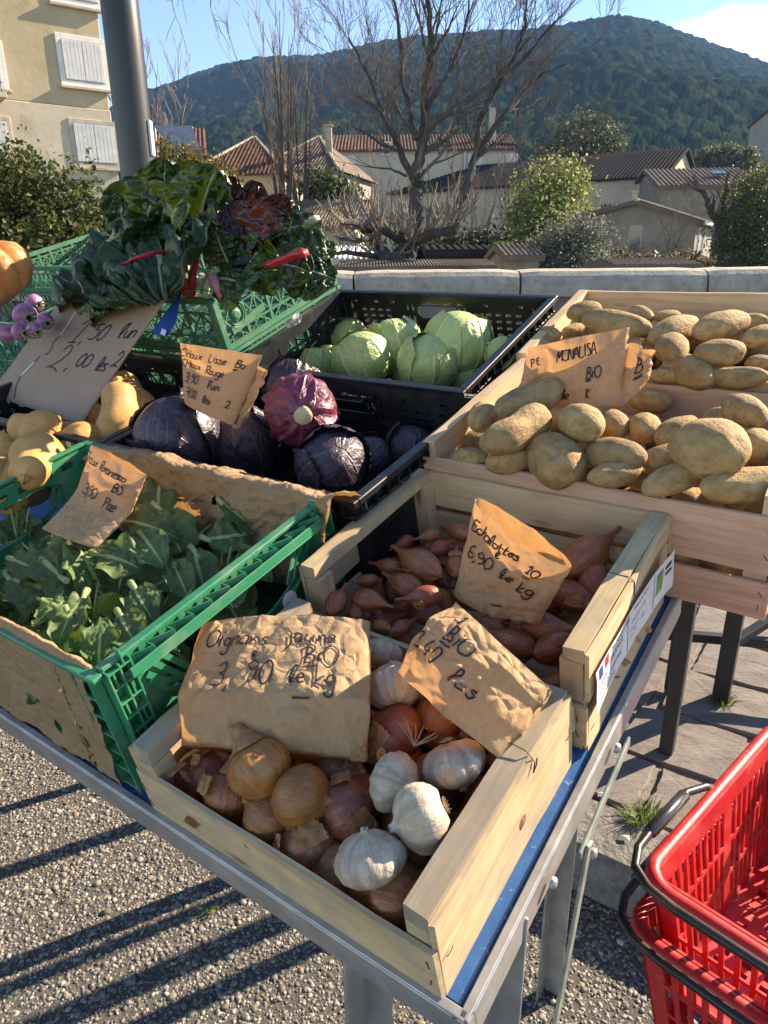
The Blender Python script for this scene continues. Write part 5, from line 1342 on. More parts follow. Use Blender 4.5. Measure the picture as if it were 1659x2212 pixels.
for (bx, by, bv, tx, ty, tv_, n, k) in [
        (560, 540, 1.25, 690, 480, 1.33, (.4, -.6, .7), 0), (580, 520, 1.3, 640, 440, 1.38, (.3, -.7, .6), 1), (590, 560, 1.2, 720, 530, 1.30, (.3, -.6, .7), 2), (600, 570, 1.17, 725, 590, 1.24, (.3, -.8, .5), 3),
        (560, 580, 1.14, 660, 590, 1.12, (.2, -.9, .5), 4), (520, 590, 1.12, 600, 560, 1.10, (.1, -.9, .5), 5), (540, 600, 1.12, 560, 545, 1.08, (0, -.9, .5), 0), (620, 560, 1.22, 700, 620, 1.22, (.4, -.8, .4), 1),
        (560, 540, 1.28, 620, 470, 1.25, (.3, -.8, .5), 5), (470, 600, 1.12, 530, 600, 1.09, (0, -1, .3), 3), (600, 540, 1.32, 700, 510, 1.42, (.3, -.5, .8), 4)]:
    L3.append((CHL[k], C(bx, by, bv), C(tx, ty, tv_), Vector(n)))
chard('glossy green chard bunch spilling over the right end of its crate', L3,
      [([C(486, 648, 1.10), C(470, 620, 1.09), C(458, 595, 1.10)], [.011, .0115, .0125], 'stalk_pink'), ([C(440, 650, 1.13), C(448, 610, 1.14), C(460, 580, 1.15)], [.008, .009, .010], 'stalk_white'),
       ([C(655, 490, 1.28), C(668, 480, 1.275), C(683, 470, 1.27)], [.008, .0085, .009], 'stalk_white')], T(-1.40, 1.30, .24))
rb = empty('rubber_band', C(440, 632, 1.10), None, 'thin green rubber band around the chard stalks', 'rubber band')
bpy.context.view_layer.update()
q = MB().tube([C(400, 628, 1.12), C(430, 625, 1.085), C(465, 632, 1.085), C(478, 640, 1.10)], .0016, 5).build('band', M['pl_green'], None, True); q.parent = rb; q.matrix_parent_inverse = rb.matrix_world.inverted()

# ------------------------------------------------------------------ romanesco
def curd_mesh():
    mb = MB(); g = math.pi * (3 - 5 ** .5)
    for i in range(190):
        t = i / 190; r = .95 * math.sqrt(t); a = i * g; z = 1.0 - 1.05 * t ** .8
        p = Vector((math.cos(a) * r, math.sin(a) * r, z)); n = Vector((math.cos(a) * (.3 + .6 * t), math.sin(a) * (.3 + .6 * t), 1 - .5 * t)).normalized()
        s = .05 + .085 * t; mb.tube([p - n * s, p + n * s * .15, p + n * s * .8, p + n * s * 1.5], [s * 1.25, s * 1.1, s * .55, s * .06], 7)
    me = mb.mesh('curd'); me.materials.append(M['curd']); return me
CURD = curd_mesh()
RL = [leaf(80 + i, 1.0, (.66, .80, .60, .74)[i % 4], M['romleaf'], .10, rng.uniform(.2, 1.2), rng.uniform(-.3, .7), .13, 21, 29, .09, 0, (1, .8, 1, .62, 1, .9)[i]) for i in range(6)]
STK = MB().tube([(0, 0, 0), (0, .35, -.035), (0, .7, -.05), (0, 1, -.09)], [.062, .050, .036, .02], 8).mesh('stalk', True); STK.materials.append(M['romstalk'])
CUTE = MB().tube([(0, -.012, 0), (0, .004, 0)], [.060, .066], 10).mesh('cut_end'); CUTE.materials.append(M['romcut'])
def romanesco(u, v, h, s, seed, label, nl=11, tilt=(0, 0)):
    r = random.Random(seed)
    o = empty('romanesco', T(u, v, h), RT @ Euler((tilt[0], tilt[1], r.uniform(0, 6))).to_matrix(), label, 'romanesco', 'romanesco heads in the green crate')
    link('curd', CURD, None, o, (0, 0, -s * .12), None, s * .46)
    for k in range(nl):
        a = 2 * math.pi * k / nl + r.uniform(-.25, .25); ring = k % 2
        el = r.uniform(.35, 1.0) if ring else r.uniform(.0, .5)
        d = Vector((math.cos(a) * math.cos(el), math.sin(a) * math.cos(el), math.sin(el)))
        n = Vector((-math.cos(a) * math.sin(el), -math.sin(a) * math.sin(el), math.cos(el))) + Vector((r.uniform(-.4, .4), r.uniform(-.4, .4), 0))
        f = frame(d, n); L = s * r.uniform(1.05, 1.75)
        q = link('leaf', RL[r.randrange(6)], None, o, Vector((math.cos(a), math.sin(a), -.25)) * s * .42, f, (L * r.uniform(.8, 1.1), L, L))
        if r.random() < .5: link('stalk', STK, None, o, Vector((math.cos(a), math.sin(a), -.3)) * s * .36, f, (s * .85, L * .85, s * .85))
    for k in range(2):
        a = r.uniform(0, 6.28); el = r.uniform(.7, 1.2); d = Vector((math.cos(a) * math.cos(el), math.sin(a) * math.cos(el), math.sin(el)))
        f = frame(d, Vector((0, 0, 1))); p = Vector((math.cos(a), math.sin(a), -.1)) * s * .6
        st_ = link('stalk', STK, None, o, p, f @ Matrix.Rotation(math.pi, 3, 'X'), (s * 1.0, s * .7, s * 1.0)); st_.location = p + d * s * .6
        link('cut_end', CUTE, None, st_)
    return o
ri_ = 0
for (x, y, h, s, lb) in [(225, 1275, .125, .066, 'romanesco with its yellow-green curd showing in the crate middle'), (440, 1240, .11, .066, 'romanesco at the right side of the crate, curved ribs over the curd'), (110, 1210, .12, .062, 'romanesco by the left wall near the price paper'),
                         (330, 1180, .125, .066, 'romanesco in the middle under the price paper'), (60, 1290, .11, .064, 'romanesco at the left picture edge'), (160, 1350, .115, .062, 'romanesco just behind the front paper'),
                         (300, 1330, .115, .060, 'romanesco near the front right wall'), (500, 1150, .10, .066, 'romanesco in the back right corner of the crate'), (390, 1110, .11, .062, 'romanesco against the back paper'), (20, 1160, .10, .06, 'romanesco low beside the left hand hole')]:
    u, v, hh = tabuv(P(x, y, h)); ri_ += 1
    romanesco(u, v, h - .03, s, ri_, lb, 15, (rng.uniform(-.4, .4), rng.uniform(-.4, .4)))
# the loose leaves and cut stalks that stick out of the heap
lf = empty('loose_romanesco_leaves', T(-.95, .46, .10), RT, 'loose trimmed romanesco leaves and pale stalks lying on the heap', 'leaf')
bpy.context.view_layer.update()
def loose(bx, by, bh, tx, ty, th, k, n=(0, -.6, .8), st=True):
    b, t = P(bx, by, bh), P(tx, ty, th)
    place_leaf(lf, RL[k], b, t, Vector(n))
    if st:
        d = (t - b); q = link('stalk', STK, None, None, b - d * .18, frame(d, Vector(n)), (.085, d.length * .8, .085)); q.parent = lf; q.matrix_parent_inverse = lf.matrix_world.inverted()
        link('cut_end', CUTE, None, q)
for a in [(268, 1125, .165, 395, 1155, .14, 4), (345, 1040, .17, 350, 1140, .12, 0), (345, 1100, .17, 430, 1170, .13, 1), (485, 1090, .165, 560, 1165, .12, 2), (450, 1165, .14, 540, 1200, .11, 3), (148, 1330, .135, 185, 1440, .10, 1), (215, 1440, .11, 215, 1330, .15, 4),
          (120, 1170, .15, 190, 1130, .15, 2), (30, 1210, .14, 100, 1240, .13, 0), (20, 1250, .135, 60, 1330, .11, 3), (130, 1245, .14, 60, 1200, .13, 4), (210, 1200, .15, 290, 1240, .14, 5), (380, 1230, .13, 400, 1300, .12, 2), (290, 1270, .14, 340, 1340, .12, 4), (180, 1290, .14, 130, 1390, .12, 0), (420, 1190, .14, 470, 1250, .12, 1), (260, 1330, .13, 310, 1400, .12, 4), (85, 1340, .13, 150, 1300, .14, 5), (310, 1160, .155, 360, 1220, .14, 0)]: loose(*a)
# ================================================================== brown paper bags, price writing, cardboard
def paper_mat(name, c0, c1, transl, tc, rough=.75, fold=True):
    m, nt, b, out = newmat(name)
    ob = coords(nt, 'Object')
    col = ramp(nt, noise_(nt, ob, 9, 5, .6), [(.3, c0), (.7, c1)])
    mp = nt.nodes.new('ShaderNodeMapping'); mp.inputs['Scale'].default_value = (260, 260, 14); nt.links.new(ob, mp.inputs['Vector'])
    fib = noise_(nt, mp.outputs[0], 1.0, 3)
    col = mixc(nt, .16, col, ramp(nt, fib, [(.35, tuple(x * .6 for x in c0)), (.65, tuple(min(1, x * 1.3) for x in c1))]))
    nt.links.new(col, b.inputs['Base Color']); setin(b, Roughness=rough); b.inputs['Specular IOR Level'].default_value = .3
    v = nd(nt, 'TexVoronoi', Scale=42.0, feature='DISTANCE_TO_EDGE'); 
    dn = nd(nt, 'TexNoise', Scale=12.0, Detail=3.0); nt.links.new(ob, dn.inputs['Vector'])
    vm = nt.nodes.new('ShaderNodeVectorMath'); vm.operation = 'MULTIPLY_ADD'; vm.inputs[1].default_value = (.05,) * 3; nt.links.new(dn.outputs['Color'], vm.inputs[0]); nt.links.new(ob, vm.inputs[2])
    nt.links.new(vm.outputs[0], v.inputs['Vector'])
    bump(nt, b, math_(nt, 'ADD', ramp(nt, v.outputs['Distance'], [(0, (0, 0, 0)), (.25, (1, 1, 1))]), math_(nt, 'MULTIPLY', noise_(nt, ob, 60, 5), 1.2)), .6 if fold else .1, .003)
    t = nt.nodes.new('ShaderNodeBsdfTranslucent'); t.inputs['Color'].default_value = (*tc, 1)
    mx = nt.nodes.new('ShaderNodeMixShader'); mx.inputs[0].default_value = transl
    nt.links.new(b.outputs[0], mx.inputs[1]); nt.links.new(t.outputs[0], mx.inputs[2]); nt.links.new(mx.outputs[0], out.inputs['Surface'])
    return m
M['kraft'] = paper_mat('brown_kraft_paper', (.44, .285, .155), (.54, .37, .215), .27, (.66, .33, .12))
M['kraft_dark'] = paper_mat('brown_liner_paper', (.34, .215, .115), (.44, .29, .165), .25, (.52, .27, .10))
M['card'] = paper_mat('brown_cardboard', (.34, .235, .165), (.39, .275, .20), .0, (.4, .3, .2), fold=False)

GL = {
 'C': '.62,.85 .36,1 .1,.78 .03,.42 .14,.08 .4,0 .64,.16', 'H': '.08,1 .08,0;.08,.5 .52,.56;.55,1 .55,0', 'o': '.3,.5 .08,.4 .05,.15 .24,0 .45,.14 .43,.4 .26,.5', 'u': '.05,.5 .06,.12 .22,0 .4,.16 .42,.5;.42,.5 .45,.05 .54,.02',
 'x': '.05,.5 .4,0;.4,.5 .05,0', 'L': '.1,1 .08,.02 .5,.02', 'i': '.14,.62 .12,.3 .12,.04;.15,.84 .16,.92', 's': '.4,.46 .2,.52 .08,.4 .3,.25 .38,.1 .2,0 .02,.06', 'e': '.05,.25 .38,.3 .34,.48 .15,.48 .04,.25 .14,.03 .44,.08',
 'B': '.12,1 .08,0;.02,.98 .4,.95 .44,.68 .12,.52;.12,.52 .5,.42 .5,.08 .05,0', 'R': '.1,1 .08,0;.02,1 .45,.95 .45,.6 .12,.5 .52,0', 'a': '.42,.45 .15,.5 .04,.2 .18,0 .38,.15 .43,.48;.43,.48 .43,.06 .54,.02',
 'g': '.42,.45 .15,.5 .05,.25 .2,.05 .4,.2 .42,.48;.42,.48 .4,-.3 .15,-.42 .0,-.25', 'n': '.05,.5 .07,0;.07,.25 .28,.5 .42,.35 .43,.02', 'l': '.08,.0 .3,.7 .22,1 .08,.75 .1,.1 .28,.02', '1': '.02,.75 .3,1 .24,.0;.05,.0 .45,.02',
 '7': '.02,.95 .5,.98 .22,0;.1,.5 .45,.52', '3': '.02,.9 .28,1 .48,.86 .42,.64 .2,.55;.2,.55 .46,.48 .5,.2 .3,.0 .0,.06', '9': '.48,.85 .25,1 .08,.78 .28,.6 .48,.8;.48,.85 .46,.3 .2,0', '0': '.3,1 .06,.75 .06,.25 .28,0 .52,.25 .52,.78 .28,1', '2': '.06,.78 .3,1 .5,.75 .3,.3 .02,.02;.02,.04 .3,.12 .58,.0',
 '5': '.5,1 .12,.98 .08,.6;.08,.6 .42,.6 .48,.2 .25,0 .0,.08', '4': '.35,1 .04,.4 .55,.38;.4,.62 .38,0', '6': '.5,.98 .12,.7 .06,.2 .3,0 .5,.2 .4,.45 .1,.3', ',': '.12,.08 .02,-.22', "'": '.1,1.05 .06,.8', '/': '.5,1.1 .0,-.1',
 'E': '.5,1 .1,.98 .08,0 .55,.0;.1,.52 .45,.55', '~': '.45,.9 .15,.95 .05,.6 .3,.5 .05,.45 .08,.05 .5,.0', '€': '.5,.7 .25,.75 .1,.4 .25,.05 .5,.1;.0,.48 .38,.5;.0,.33 .35,.34', 'M': '.02,0 .12,1 .32,.35 .55,1 .62,0', 'N': '.05,0 .07,1 .48,0 .5,1', 'A': '.02,0 .28,1 .54,0;.1,.36 .46,.38',
 'O': '.35,1 .06,.8 .03,.3 .3,0 .6,.2 .62,.75 .35,1', 'S': '.5,.9 .25,1 .08,.78 .42,.45 .42,.1 .1,.02', 'I': '.1,1 .1,0', 'P': '.1,1 .08,0;.02,1 .45,.95 .45,.55 .1,.5', 'k': '.1,1 .08,0;.4,.5 .1,.2 .45,0', 'K': '.1,1 .08,0;.5,.95 .1,.4 .5,0', 'j': '.2,.5 .2,-.3 .02,-.42;.2,.7 .21,.74',
 'd': '.4,.45 .12,.48 .04,.2 .2,0 .4,.2;.42,1 .42,.04', 'p': '.08,.5 .06,-.45;.06,.4 .3,.5 .42,.25 .25,.02 .08,.1', 't': '.2,.9 .18,.1 .35,.02;.0,.55 .4,.58', 'r': '.06,.5 .08,0;.08,.3 .25,.5 .38,.45', 'm': '.04,.5 .05,0;.05,.3 .2,.5 .28,.02;.28,.3 .45,.5 .54,.02', 'c': '.4,.42 .18,.5 .04,.25 .18,.02 .42,.08',
 'h': '.08,1 .07,0;.07,.25 .28,.5 .42,.35 .43,.02', 'U': '.05,1 .06,.2 .28,0 .5,.2 .52,1;.52,1 .54,0', 'q': '.4,.45 .1,.48 .05,.2 .25,.05 .4,.3;.4,.5 .4,-.4', '-': '.05,.4 .4,.42', '_': '.0,-.15 .9,-.1', '=': '.0,-.18 .9,-.14;.0,-.32 .8,-.28'}
def smooth_line(pts, n=9):
    if len(pts) < 3:
        a, b = pts; return [(a[0] + (b[0] - a[0]) * k / 14, a[1] + (b[1] - a[1]) * k / 14) for k in range(15)]
    out = []; P_ = [pts[0]] + pts + [pts[-1]]
    for i in range(1, len(P_) - 2):
        p0, p1, p2, p3 = P_[i - 1:i + 3]
        for k in range(n):
            t = k / n
            out.append(tuple(.5 * (2 * p1[a] + (p2[a] - p0[a]) * t + (2 * p0[a] - 5 * p1[a] + 4 * p2[a] - p3[a]) * t * t + (3 * p1[a] - p0[a] - 3 * p2[a] + p3[a]) * t ** 3) for a in (0, 1)))
    return out + [pts[-1]]
def write(lines, seed=0, asp=1.0, spk=1.0):
    "lines of (text, x, y, height, slant, spacing) in sheet coordinates; returns polylines"
    r = random.Random(seed); out = []
    for (txt, x, y, hgt, rot, sp) in lines:
        cx_ = 0.0; cur = []; out.append(cur)
        for ch in txt:
            if ch == ' ': cx_ += .42 * hgt * sp * spk * asp; continue
            g = GL.get(ch)
            if g is None: continue
            wmax = 0
            for st_ in g.split(';'):
                pts = [tuple(map(float, q.split(','))) for q in st_.split()]
                wmax = max(wmax, max(p[0] for p in pts))
                jit = [(p[0] + r.uniform(-.03, .03), p[1] + r.uniform(-.03, .03)) for p in pts]
                ln = []
                for (a, b) in smooth_line(jit):
                    X, Y = (a + b * .12) * hgt * .95 * asp + cx_, b * hgt
                    ln.append((x + X * math.cos(rot) - Y * math.sin(rot), y + X * math.sin(rot) + Y * math.cos(rot)))
                cur.append(ln)
            cx_ += (wmax + .16) * hgt * sp * spk * asp
    return out
def crumple_field(seed, W_, H_, scales=((15, 1.0), (60, .5), (240, .22))):
    "creased paper relief on a grid: tilted facets that meet in sharp folds"
    r = np.random.default_rng(seed); n = 150
    X, Y = np.meshgrid(np.linspace(0, W_, n), np.linspace(0, H_, n), indexing='ij'); out = np.zeros((n, n))
    for (k, a) in scales:
        c = np.stack([r.uniform(-.05 * W_, 1.05 * W_, k), r.uniform(-.05 * H_, 1.05 * H_, k)], -1); g = r.normal(0, 1, (k, 2)); cell = math.sqrt(W_ * H_ / k)
        st_ = r.uniform(.6, 1.6, (k, 2))
        d = np.sqrt(((X[..., None] - c[:, 0]) * st_[:, 0]) ** 2 + ((Y[..., None] - c[:, 1]) * st_[:, 1]) ** 2); o = np.argpartition(d, 1, -1)[..., :2]
        f1 = np.take_along_axis(d, o[..., :1], -1)[..., 0]; f2 = np.take_along_axis(d, o[..., 1:2], -1)[..., 0]; sw = f1 > f2; i = np.where(sw, o[..., 1], o[..., 0]); f1, f2 = np.minimum(f1, f2), np.maximum(f1, f2)
        w = np.clip((f2 - f1) / (cell * .55), 0, 1)
        h = ((X - c[i, 0]) * g[i, 0] + (Y - c[i, 1]) * g[i, 1]) / cell + .8 * r.normal(0, 1, k)[i] * 0 + .55
        out += a * (w * h - .35 * (1 - w) * 0) * (cell / .05)
    out -= out.mean(); return out / (out.std() + 1e-9)
def ribbon(mb, pts, nrm, w):
    "thin flat ink line through pts"
    n = len(pts); V = []
    for i in range(n):
        d = pts[min(i + 1, n - 1)] - pts[max(i - 1, 0)]
        s = d.cross(nrm[i])
        if s.length < 1e-9: s = Vector((1, 0, 0))
        s = s.normalized() * w * (.5 if i not in (0, n - 1) else .3); V += [pts[i] - s, pts[i] + s]
    mb.add(V, [(2 * i, 2 * i + 1, 2 * i + 3, 2 * i + 2) for i in range(n - 1)])
def bag(name, corners, label, lines, seed, thick=.022, bulge=.012, crum=.006, nu=70, nv=60, pw=.0024, curl=None, cat='paper bag', mat='kraft', fine=1.0, open_top=.3, mid=None, ink='ink', ragged=.0):
    "a flattened paper bag; corners bottom-left, bottom-right, top-right, top-left of the written face, in world"
    BL, BR, TR, TL = [Vector(c) for c in corners]
    nf = ((BR - BL).cross(TL - BL)).normalized()
    if nf.dot(CP - BL) < 0: nf = -nf
    ctr = (BL + BR + TR + TL) / 4
    sc = (BR - BL).length
    def base(s, t):
        if mid is None: return (BL * (1 - s) + BR * s) * (1 - t) + (TL * (1 - s) + TR * s) * t
        ML, MR, tm = mid; m = ML * (1 - s) + MR * s; b0 = BL * (1 - s) + BR * s; t0 = TL * (1 - s) + TR * s
        w_ = .10; q0 = b0.lerp(m, min(1, t / tm)); q1 = m.lerp(t0, max(0, (t - tm) / (1 - tm))); k = min(1, max(0, (t - tm) / w_ * .5 + .5)); k = k * k * (3 - 2 * k)
        e0 = b0.lerp(m, t / tm) if t < tm + w_ else q0; e1 = m.lerp(t0, (t - tm) / (1 - tm)) if t > tm - w_ else q1
        return e0.lerp(e1, k)
    fld = [crumple_field(seed * 2 + q_, sc, (TL - BL).length) for q_ in (0, 1)]
    def cr(s, t, o):
        f_ = fld[1 if o else 0]; a = min(.9999, max(0, s)) * 149; b = min(.9999, max(0, t)) * 149; i, j = int(a), int(b); a -= i; b -= j
        v = f_[i, j] * (1 - a) * (1 - b) + f_[i + 1, j] * a * (1 - b) + f_[i, j + 1] * (1 - a) * b + f_[i + 1, j + 1] * a * b
        return .34 * v + .55 * nz((s * sc, t * sc, 0), 9, seed + o)
    def face(s, t, side):
        e = math.sin(math.pi * min(1, max(0, s))) ** .5
        f = .35 + .65 * math.sin(math.pi * min(1, max(0, .08 + t * (.92 - open_top * .5))))
        rg = ragged * nz((s * 9, t * 9, 0), 1, seed) if ragged and t > .93 else 0
        q = base(s, t + rg)
        off = (bulge * e * f + (thick * .5 * e) * (1 if side == 0 else 1)) * (1 if side == 0 else -1) + crum * cr(s, t, side * 11) * min(1, e * 1.3 + .15)
        q = q + nf * off + (BR - BL) * (.018 * nz((s * 3, t * 4, 1), 1, seed) * (abs(s - .5) * 2) ** 3) + (TL - BL) * ((.022 * nz((s * 3, t * 3, 2), 1, seed) + .006 * nz((s * 12, t, 3), 1, seed)) * (abs(t - .5) * 2) ** 3)
        if curl: q = q + curl(s, t, nf)
        return q
    V = []; UV = []
    for side in (0, 1):
        for i in range(nu):
            for j in range(nv):
                s, t = i / (nu - 1), j / (nv - 1); V.append(tuple(face(s, t, side) - ctr)); UV.append((s, t))
    Fa = grid_faces(nu, nv); N = nu * nv
    F = [tuple(x) for x in Fa] + [tuple(x[::-1] + N) for x in Fa]
    for i in range(nu - 1): F.append((i * nv, N + i * nv, N + (i + 1) * nv, (i + 1) * nv))
    for j in range(nv - 1):
        F.append((j, j + 1, N + j + 1, N + j)); k = (nu - 1) * nv; F.append((k + j, N + k + j, N + k + j + 1, k + j + 1))
    o = link(name, np_mesh('paper', V, np.array(F), True, UV), M[mat], None, ctr); tag(o, label, cat, 'brown paper price bags')
    sh = o.data
    asp = (TL - BL).length / sc
    for word in write(lines, seed, asp * 1.05, 1.45):
        mb = MB()
        for ln in word:
            pts = []; nn = []
            for (s, t) in ln:
                if not (0 <= s <= 1 and 0 <= t <= 1.0): continue
                p = face(s, t, 0); a = face(min(1, s + .01), t, 0) - face(max(0, s - .01), t, 0); b = face(s, min(1, t + .01), 0) - face(s, max(0, t - .01), 0)
                n_ = a.cross(b).normalized(); n_ = n_ if n_.dot(nf) > 0 else -n_
                pts.append(p + n_ * .0019 - ctr); nn.append(n_)
            if len(pts) > 1: ribbon(mb, pts, nn, pw)
        if mb.v: mb.build('handwriting', M[ink], o)
    return o
# heights in sheet coordinates: x across (0..1), y up (0..1)
bag('paper_bag', (P(392, 1612, .088), P(795, 1642, .090), P(800, 1345, .158), P(437, 1352, .152)), 'wide brown paper bag marked Oignons jaune with its price', [
    ('Oignons', .11, .73, .15, -.02, .60), ('jaune', .58, .76, .14, .03, .62), ('BiO', .68, .585, .15, .03, .66), ('_', .69, .57, .12, .03, 1.6), ('€', .40, .60, .09, 0, .5),
    ('3,', .20, .40, .19, -.03, .66), ('90', .38, .42, .18, -.02, .66), ('le', .62, .43, .14, .0, .58), ('kg', .74, .42, .16, .03, .6), ('_', .64, .36, .15, -.02, 1.9)], 3, .034, .012, .0060, 100, 90, mid=(P(388, 1505, .138), P(800, 1520, .140), .36))
def roll2(s, t, nf): return nf * (-.012 * (s - .45) ** 2 * 4 * .5) + TN * (.012 * math.sin(math.pi * s))
bag('paper_bag', (P(874, 1452, .128), P(1085, 1642, .108), P(1192, 1490, .138), P(985, 1302, .182)), 'bulging crumpled paper bag marked Bio 1,40 on the onion crate', [
    ('1', .40, .84, .10, 0, .6), ('BiO', .40, .62, .19, -.02, .72), ('_', .40, .60, .16, -.02, 1.6), ('1,40', .17, .34, .20, -.02, .66), ('les', .60, .32, .19, -.03, .60)], 7, .085, .042, .014, 110, 100, fine=1.0)
bag('paper_bag', (P(982, 1282, .098), P(1165, 1345, .105), P(1235, 1225, .185), P(1030, 1078, .235)), 'folded paper bag marked Echalottes 6,90 le kg among the shallots', [
    ('Echalottes', .09, .78, .115, -.02, .47), ('€', .42, .70, .08, 0, .5), ('10', .72, .72, .10, -.1, .5), ('_', .72, .66, .06, -.1, 1.6), ('6,90', .10, .50, .15, -.02, .56), ('le', .52, .50, .14, 0, .52), ('kg', .70, .44, .15, -.05, .52), ('_', .55, .18, .10, -.1, 1.5)], 12, .030, .012, .0060, 90, 80)
bag('paper_bag', (P(1118, 868, .205), P(1338, 878, .200), P(1362, 706, .315), P(1140, 752, .292)), 'brown paper bag marked MONALISA BiO standing in the potatoes', [
    ('P', .10, .62, .15, .25, .6), ('~', .16, .66, .12, .3, .6), ('MONALISA', .36, .66, .165, .17, .52), ('BiO', .66, .38, .16, .10, .58), ('=', .66, .38, .11, .06, 2.2), ('-', .06, .16, .12, 0, 1.5), ('le', .46, .10, .15, .06, .5), ('K', .68, .11, .14, .08, .6)], 17, .040, .014, .0055, 90, 70)
# its folded grey end, turned back to the right
bag('paper_bag', (P(1330, 880, .200), P(1402, 815, .230), P(1404, 768, .270), P(1360, 742, .288)), 'crumpled grey end of a paper bag behind the MONALISA bag', [('B', .2, .45, .3, .1, .6), ('=', .2, .42, .2, .1, 1.6)], 19, .02, .012, .007, 40, 40)
bag('paper_bag', (P(400, 868, .245), P(505, 918, .212), P(566, 768, .325), P(393, 742, .345)), 'sunlit paper bag marked CHOUX Lisse and CHOUX Rouge', [
    ('CHoux', .06, .80, .125, -.03, .60), ('Lisse', .48, .79, .12, -.03, .52), ('Bio', .80, .78, .11, 0, .45), ('=', .80, .76, .06, 0, 2), ('CHoux', .06, .64, .12, -.03, .60), ('Rouge', .47, .61, .115, -.03, .50), ('3,90', .14, .40, .14, 0, .56), ("l'un", .54, .40, .125, 0, .50), ('7,00', .16, .18, .13, -.04, .54), ('les', .50, .17, .12, -.03, .5), ('2', .84, .20, .11, 0, .5)], 23, .030, .010, .0040, 90, 80)
bag('paper_bag', (P(505, 925, .205), P(520, 915, .200), P(574, 800, .300), P(562, 792, .305)), 'second paper bag folded behind the CHOUX bag', [], 25, .012, .004, .003, 30, 40)
def bendr(s, t, nf): return nf * (.05 * max(0, .45 - t) ** 1.5) - TV * (.10 * max(0, .45 - t) ** 1.4)
bag('paper_bag', (P(150, 1120, .165), P(262, 1160, .160), P(316, 1026, .245), P(200, 962, .268)), 'creased paper bag marked Choux Romanesco hanging into the green crate', [
    ('Choux', .05, .82, .13, -.05, .50), ('Romanesco', .40, .80, .12, -.06, .42), ('BiO', .72, .60, .12, 0, .5), ('3,90', .28, .42, .15, -.05, .52), ('Pice', .66, .36, .14, -.06, .46)], 29, .022, .008, .005, curl=bendr)

# ------------------------------------------------------------------ paper lining of the romanesco crate
def sheet(name, fn, nu, nv, par, label, holes=(), mat='kraft_dark', thick=.0006):
    V = []; UV = []
    for i in range(nu):
        for j in range(nv):
            s, t = i / (nu - 1), j / (nv - 1); V.append(tuple(fn(s, t))); UV.append((s, t))
    F = []
    for i in range(nu - 1):
        for j in range(nv - 1):
            s, t = (i + .5) / (nu - 1), (j + .5) / (nv - 1)
            if any(((s - a) / c) ** 2 + ((t - b) / d) ** 2 < 1 for a, b, c, d in holes): continue
            F.append((i * nv + j, (i + 1) * nv + j, (i + 1) * nv + j + 1, i * nv + j + 1))
    return link(name, np_mesh(name, V, np.array(F), True, UV), M[mat], par)
liner = empty('paper_lining', T(-.95, .46, .012), None, 'brown paper lining folded over the front and back of the green crate', 'paper')
def cw(s, t, k): return .006 * (abs(nz((s * 7, t * 7, k), 1, k)) - .2) + .004 * (abs(nz((s * 17, t * 15, k), 1, k)) - .2) + .005 * nz((s * 4, t * 4, k), 1, k)
def back_fn(s, t):
    u = -1.235 + s * (.585 + .05 * t); w = cw(s * 3, t * 1.6, 3)
    if t < .78: z = .055 + .155 * t / .78; v = .648 - .006 - .03 * (1 - t / .78) + w * 1.6
    else: q = (t - .78) / .22; z = .214 - .028 * q ** 1.5 + w * .8; v = .652 + .045 * q + w
    z += .012 * nz((s * 5, 0, 1), 1, 4) * t - .028 * max(0, .12 - s) / .12
    if s > .92: z += .010 * (s - .92) / .08
    return T(u, v, z) - liner.location
sheet('back_sheet', back_fn, 150, 46, liner, '', [(.42, .47, .011, .06), (.60, .55, .009, .05), (.71, .52, .008, .05)])
def front_fn(s, t):
    u = -1.30 + s * .635 - .02 * (1 - t) * (s > .9); w = cw(s * 3, t * 2, 8)
    if t < .80: q = t / .80; z = .012 + .176 * q + .008 * nz((s * 6, 0, 0), 1, 2) * (1 - q); v = .2545 - .004 - .006 * (1 - q) ** 1.2 + w * .7
    elif t < .9: q = (t - .8) / .1; z = .190 + .016 * math.sin(q * math.pi / 2); v = .2505 + .012 * q + w * .4
    else: q = (t - .9) / .1; z = .206 - .03 * q; v = .262 + .016 * q + w
    if s > .9: z -= .006 * (s - .9) / .1
    return T(u, v, z) - liner.location
sheet('front_sheet', front_fn, 150, 60, liner, '', [(.52, .42, .013, .05), (.80, .22, .014, .045), (.30, .5, .011, .05)])

# ------------------------------------------------------------------ cardboard price board
sg = [P(174, 918, .150), P(-24, 852, .165), P(165, 610, .395), P(380, 614, .400)]      # bottom right, bottom left, top left, top right
ctr = sum(sg, Vector()) / 4
nrm = (sg[0] - sg[1]).cross(sg[2] - sg[1]).normalized(); nrm = nrm if nrm.dot(CP - ctr) > 0 else -nrm
so = empty('cardboard_sign', ctr, None, 'large sheet of brown cardboard with prices written in marker', 'sign')
def card_pt(s, t, d=0.0):
    "s across from left, t up"
    p = (sg[1] * (1 - s) + sg[0] * s) * (1 - t) + (sg[2] * (1 - s) + sg[3] * s) * t
    return p + nrm * (d + .004 * math.sin(3 * t) + .0015 * nz((s * 6, t * 6, 0), 1, 3)) - ctr
V = []; nu = nv = 26
for d in (0, -.004):
    for i in range(nu):
        for j in range(nv): V.append(tuple(card_pt(i / (nu - 1), j / (nv - 1), d)))
Fa = grid_faces(nu, nv); N = nu * nv; F = [tuple(x) for x in Fa] + [tuple(x[::-1] + N) for x in Fa]
for i in range(nu - 1):
    F.append((i * nv, N + i * nv, N + (i + 1) * nv, (i + 1) * nv)); F.append((i * nv + nv - 1, (i + 1) * nv + nv - 1, N + (i + 1) * nv + nv - 1, N + i * nv + nv - 1))
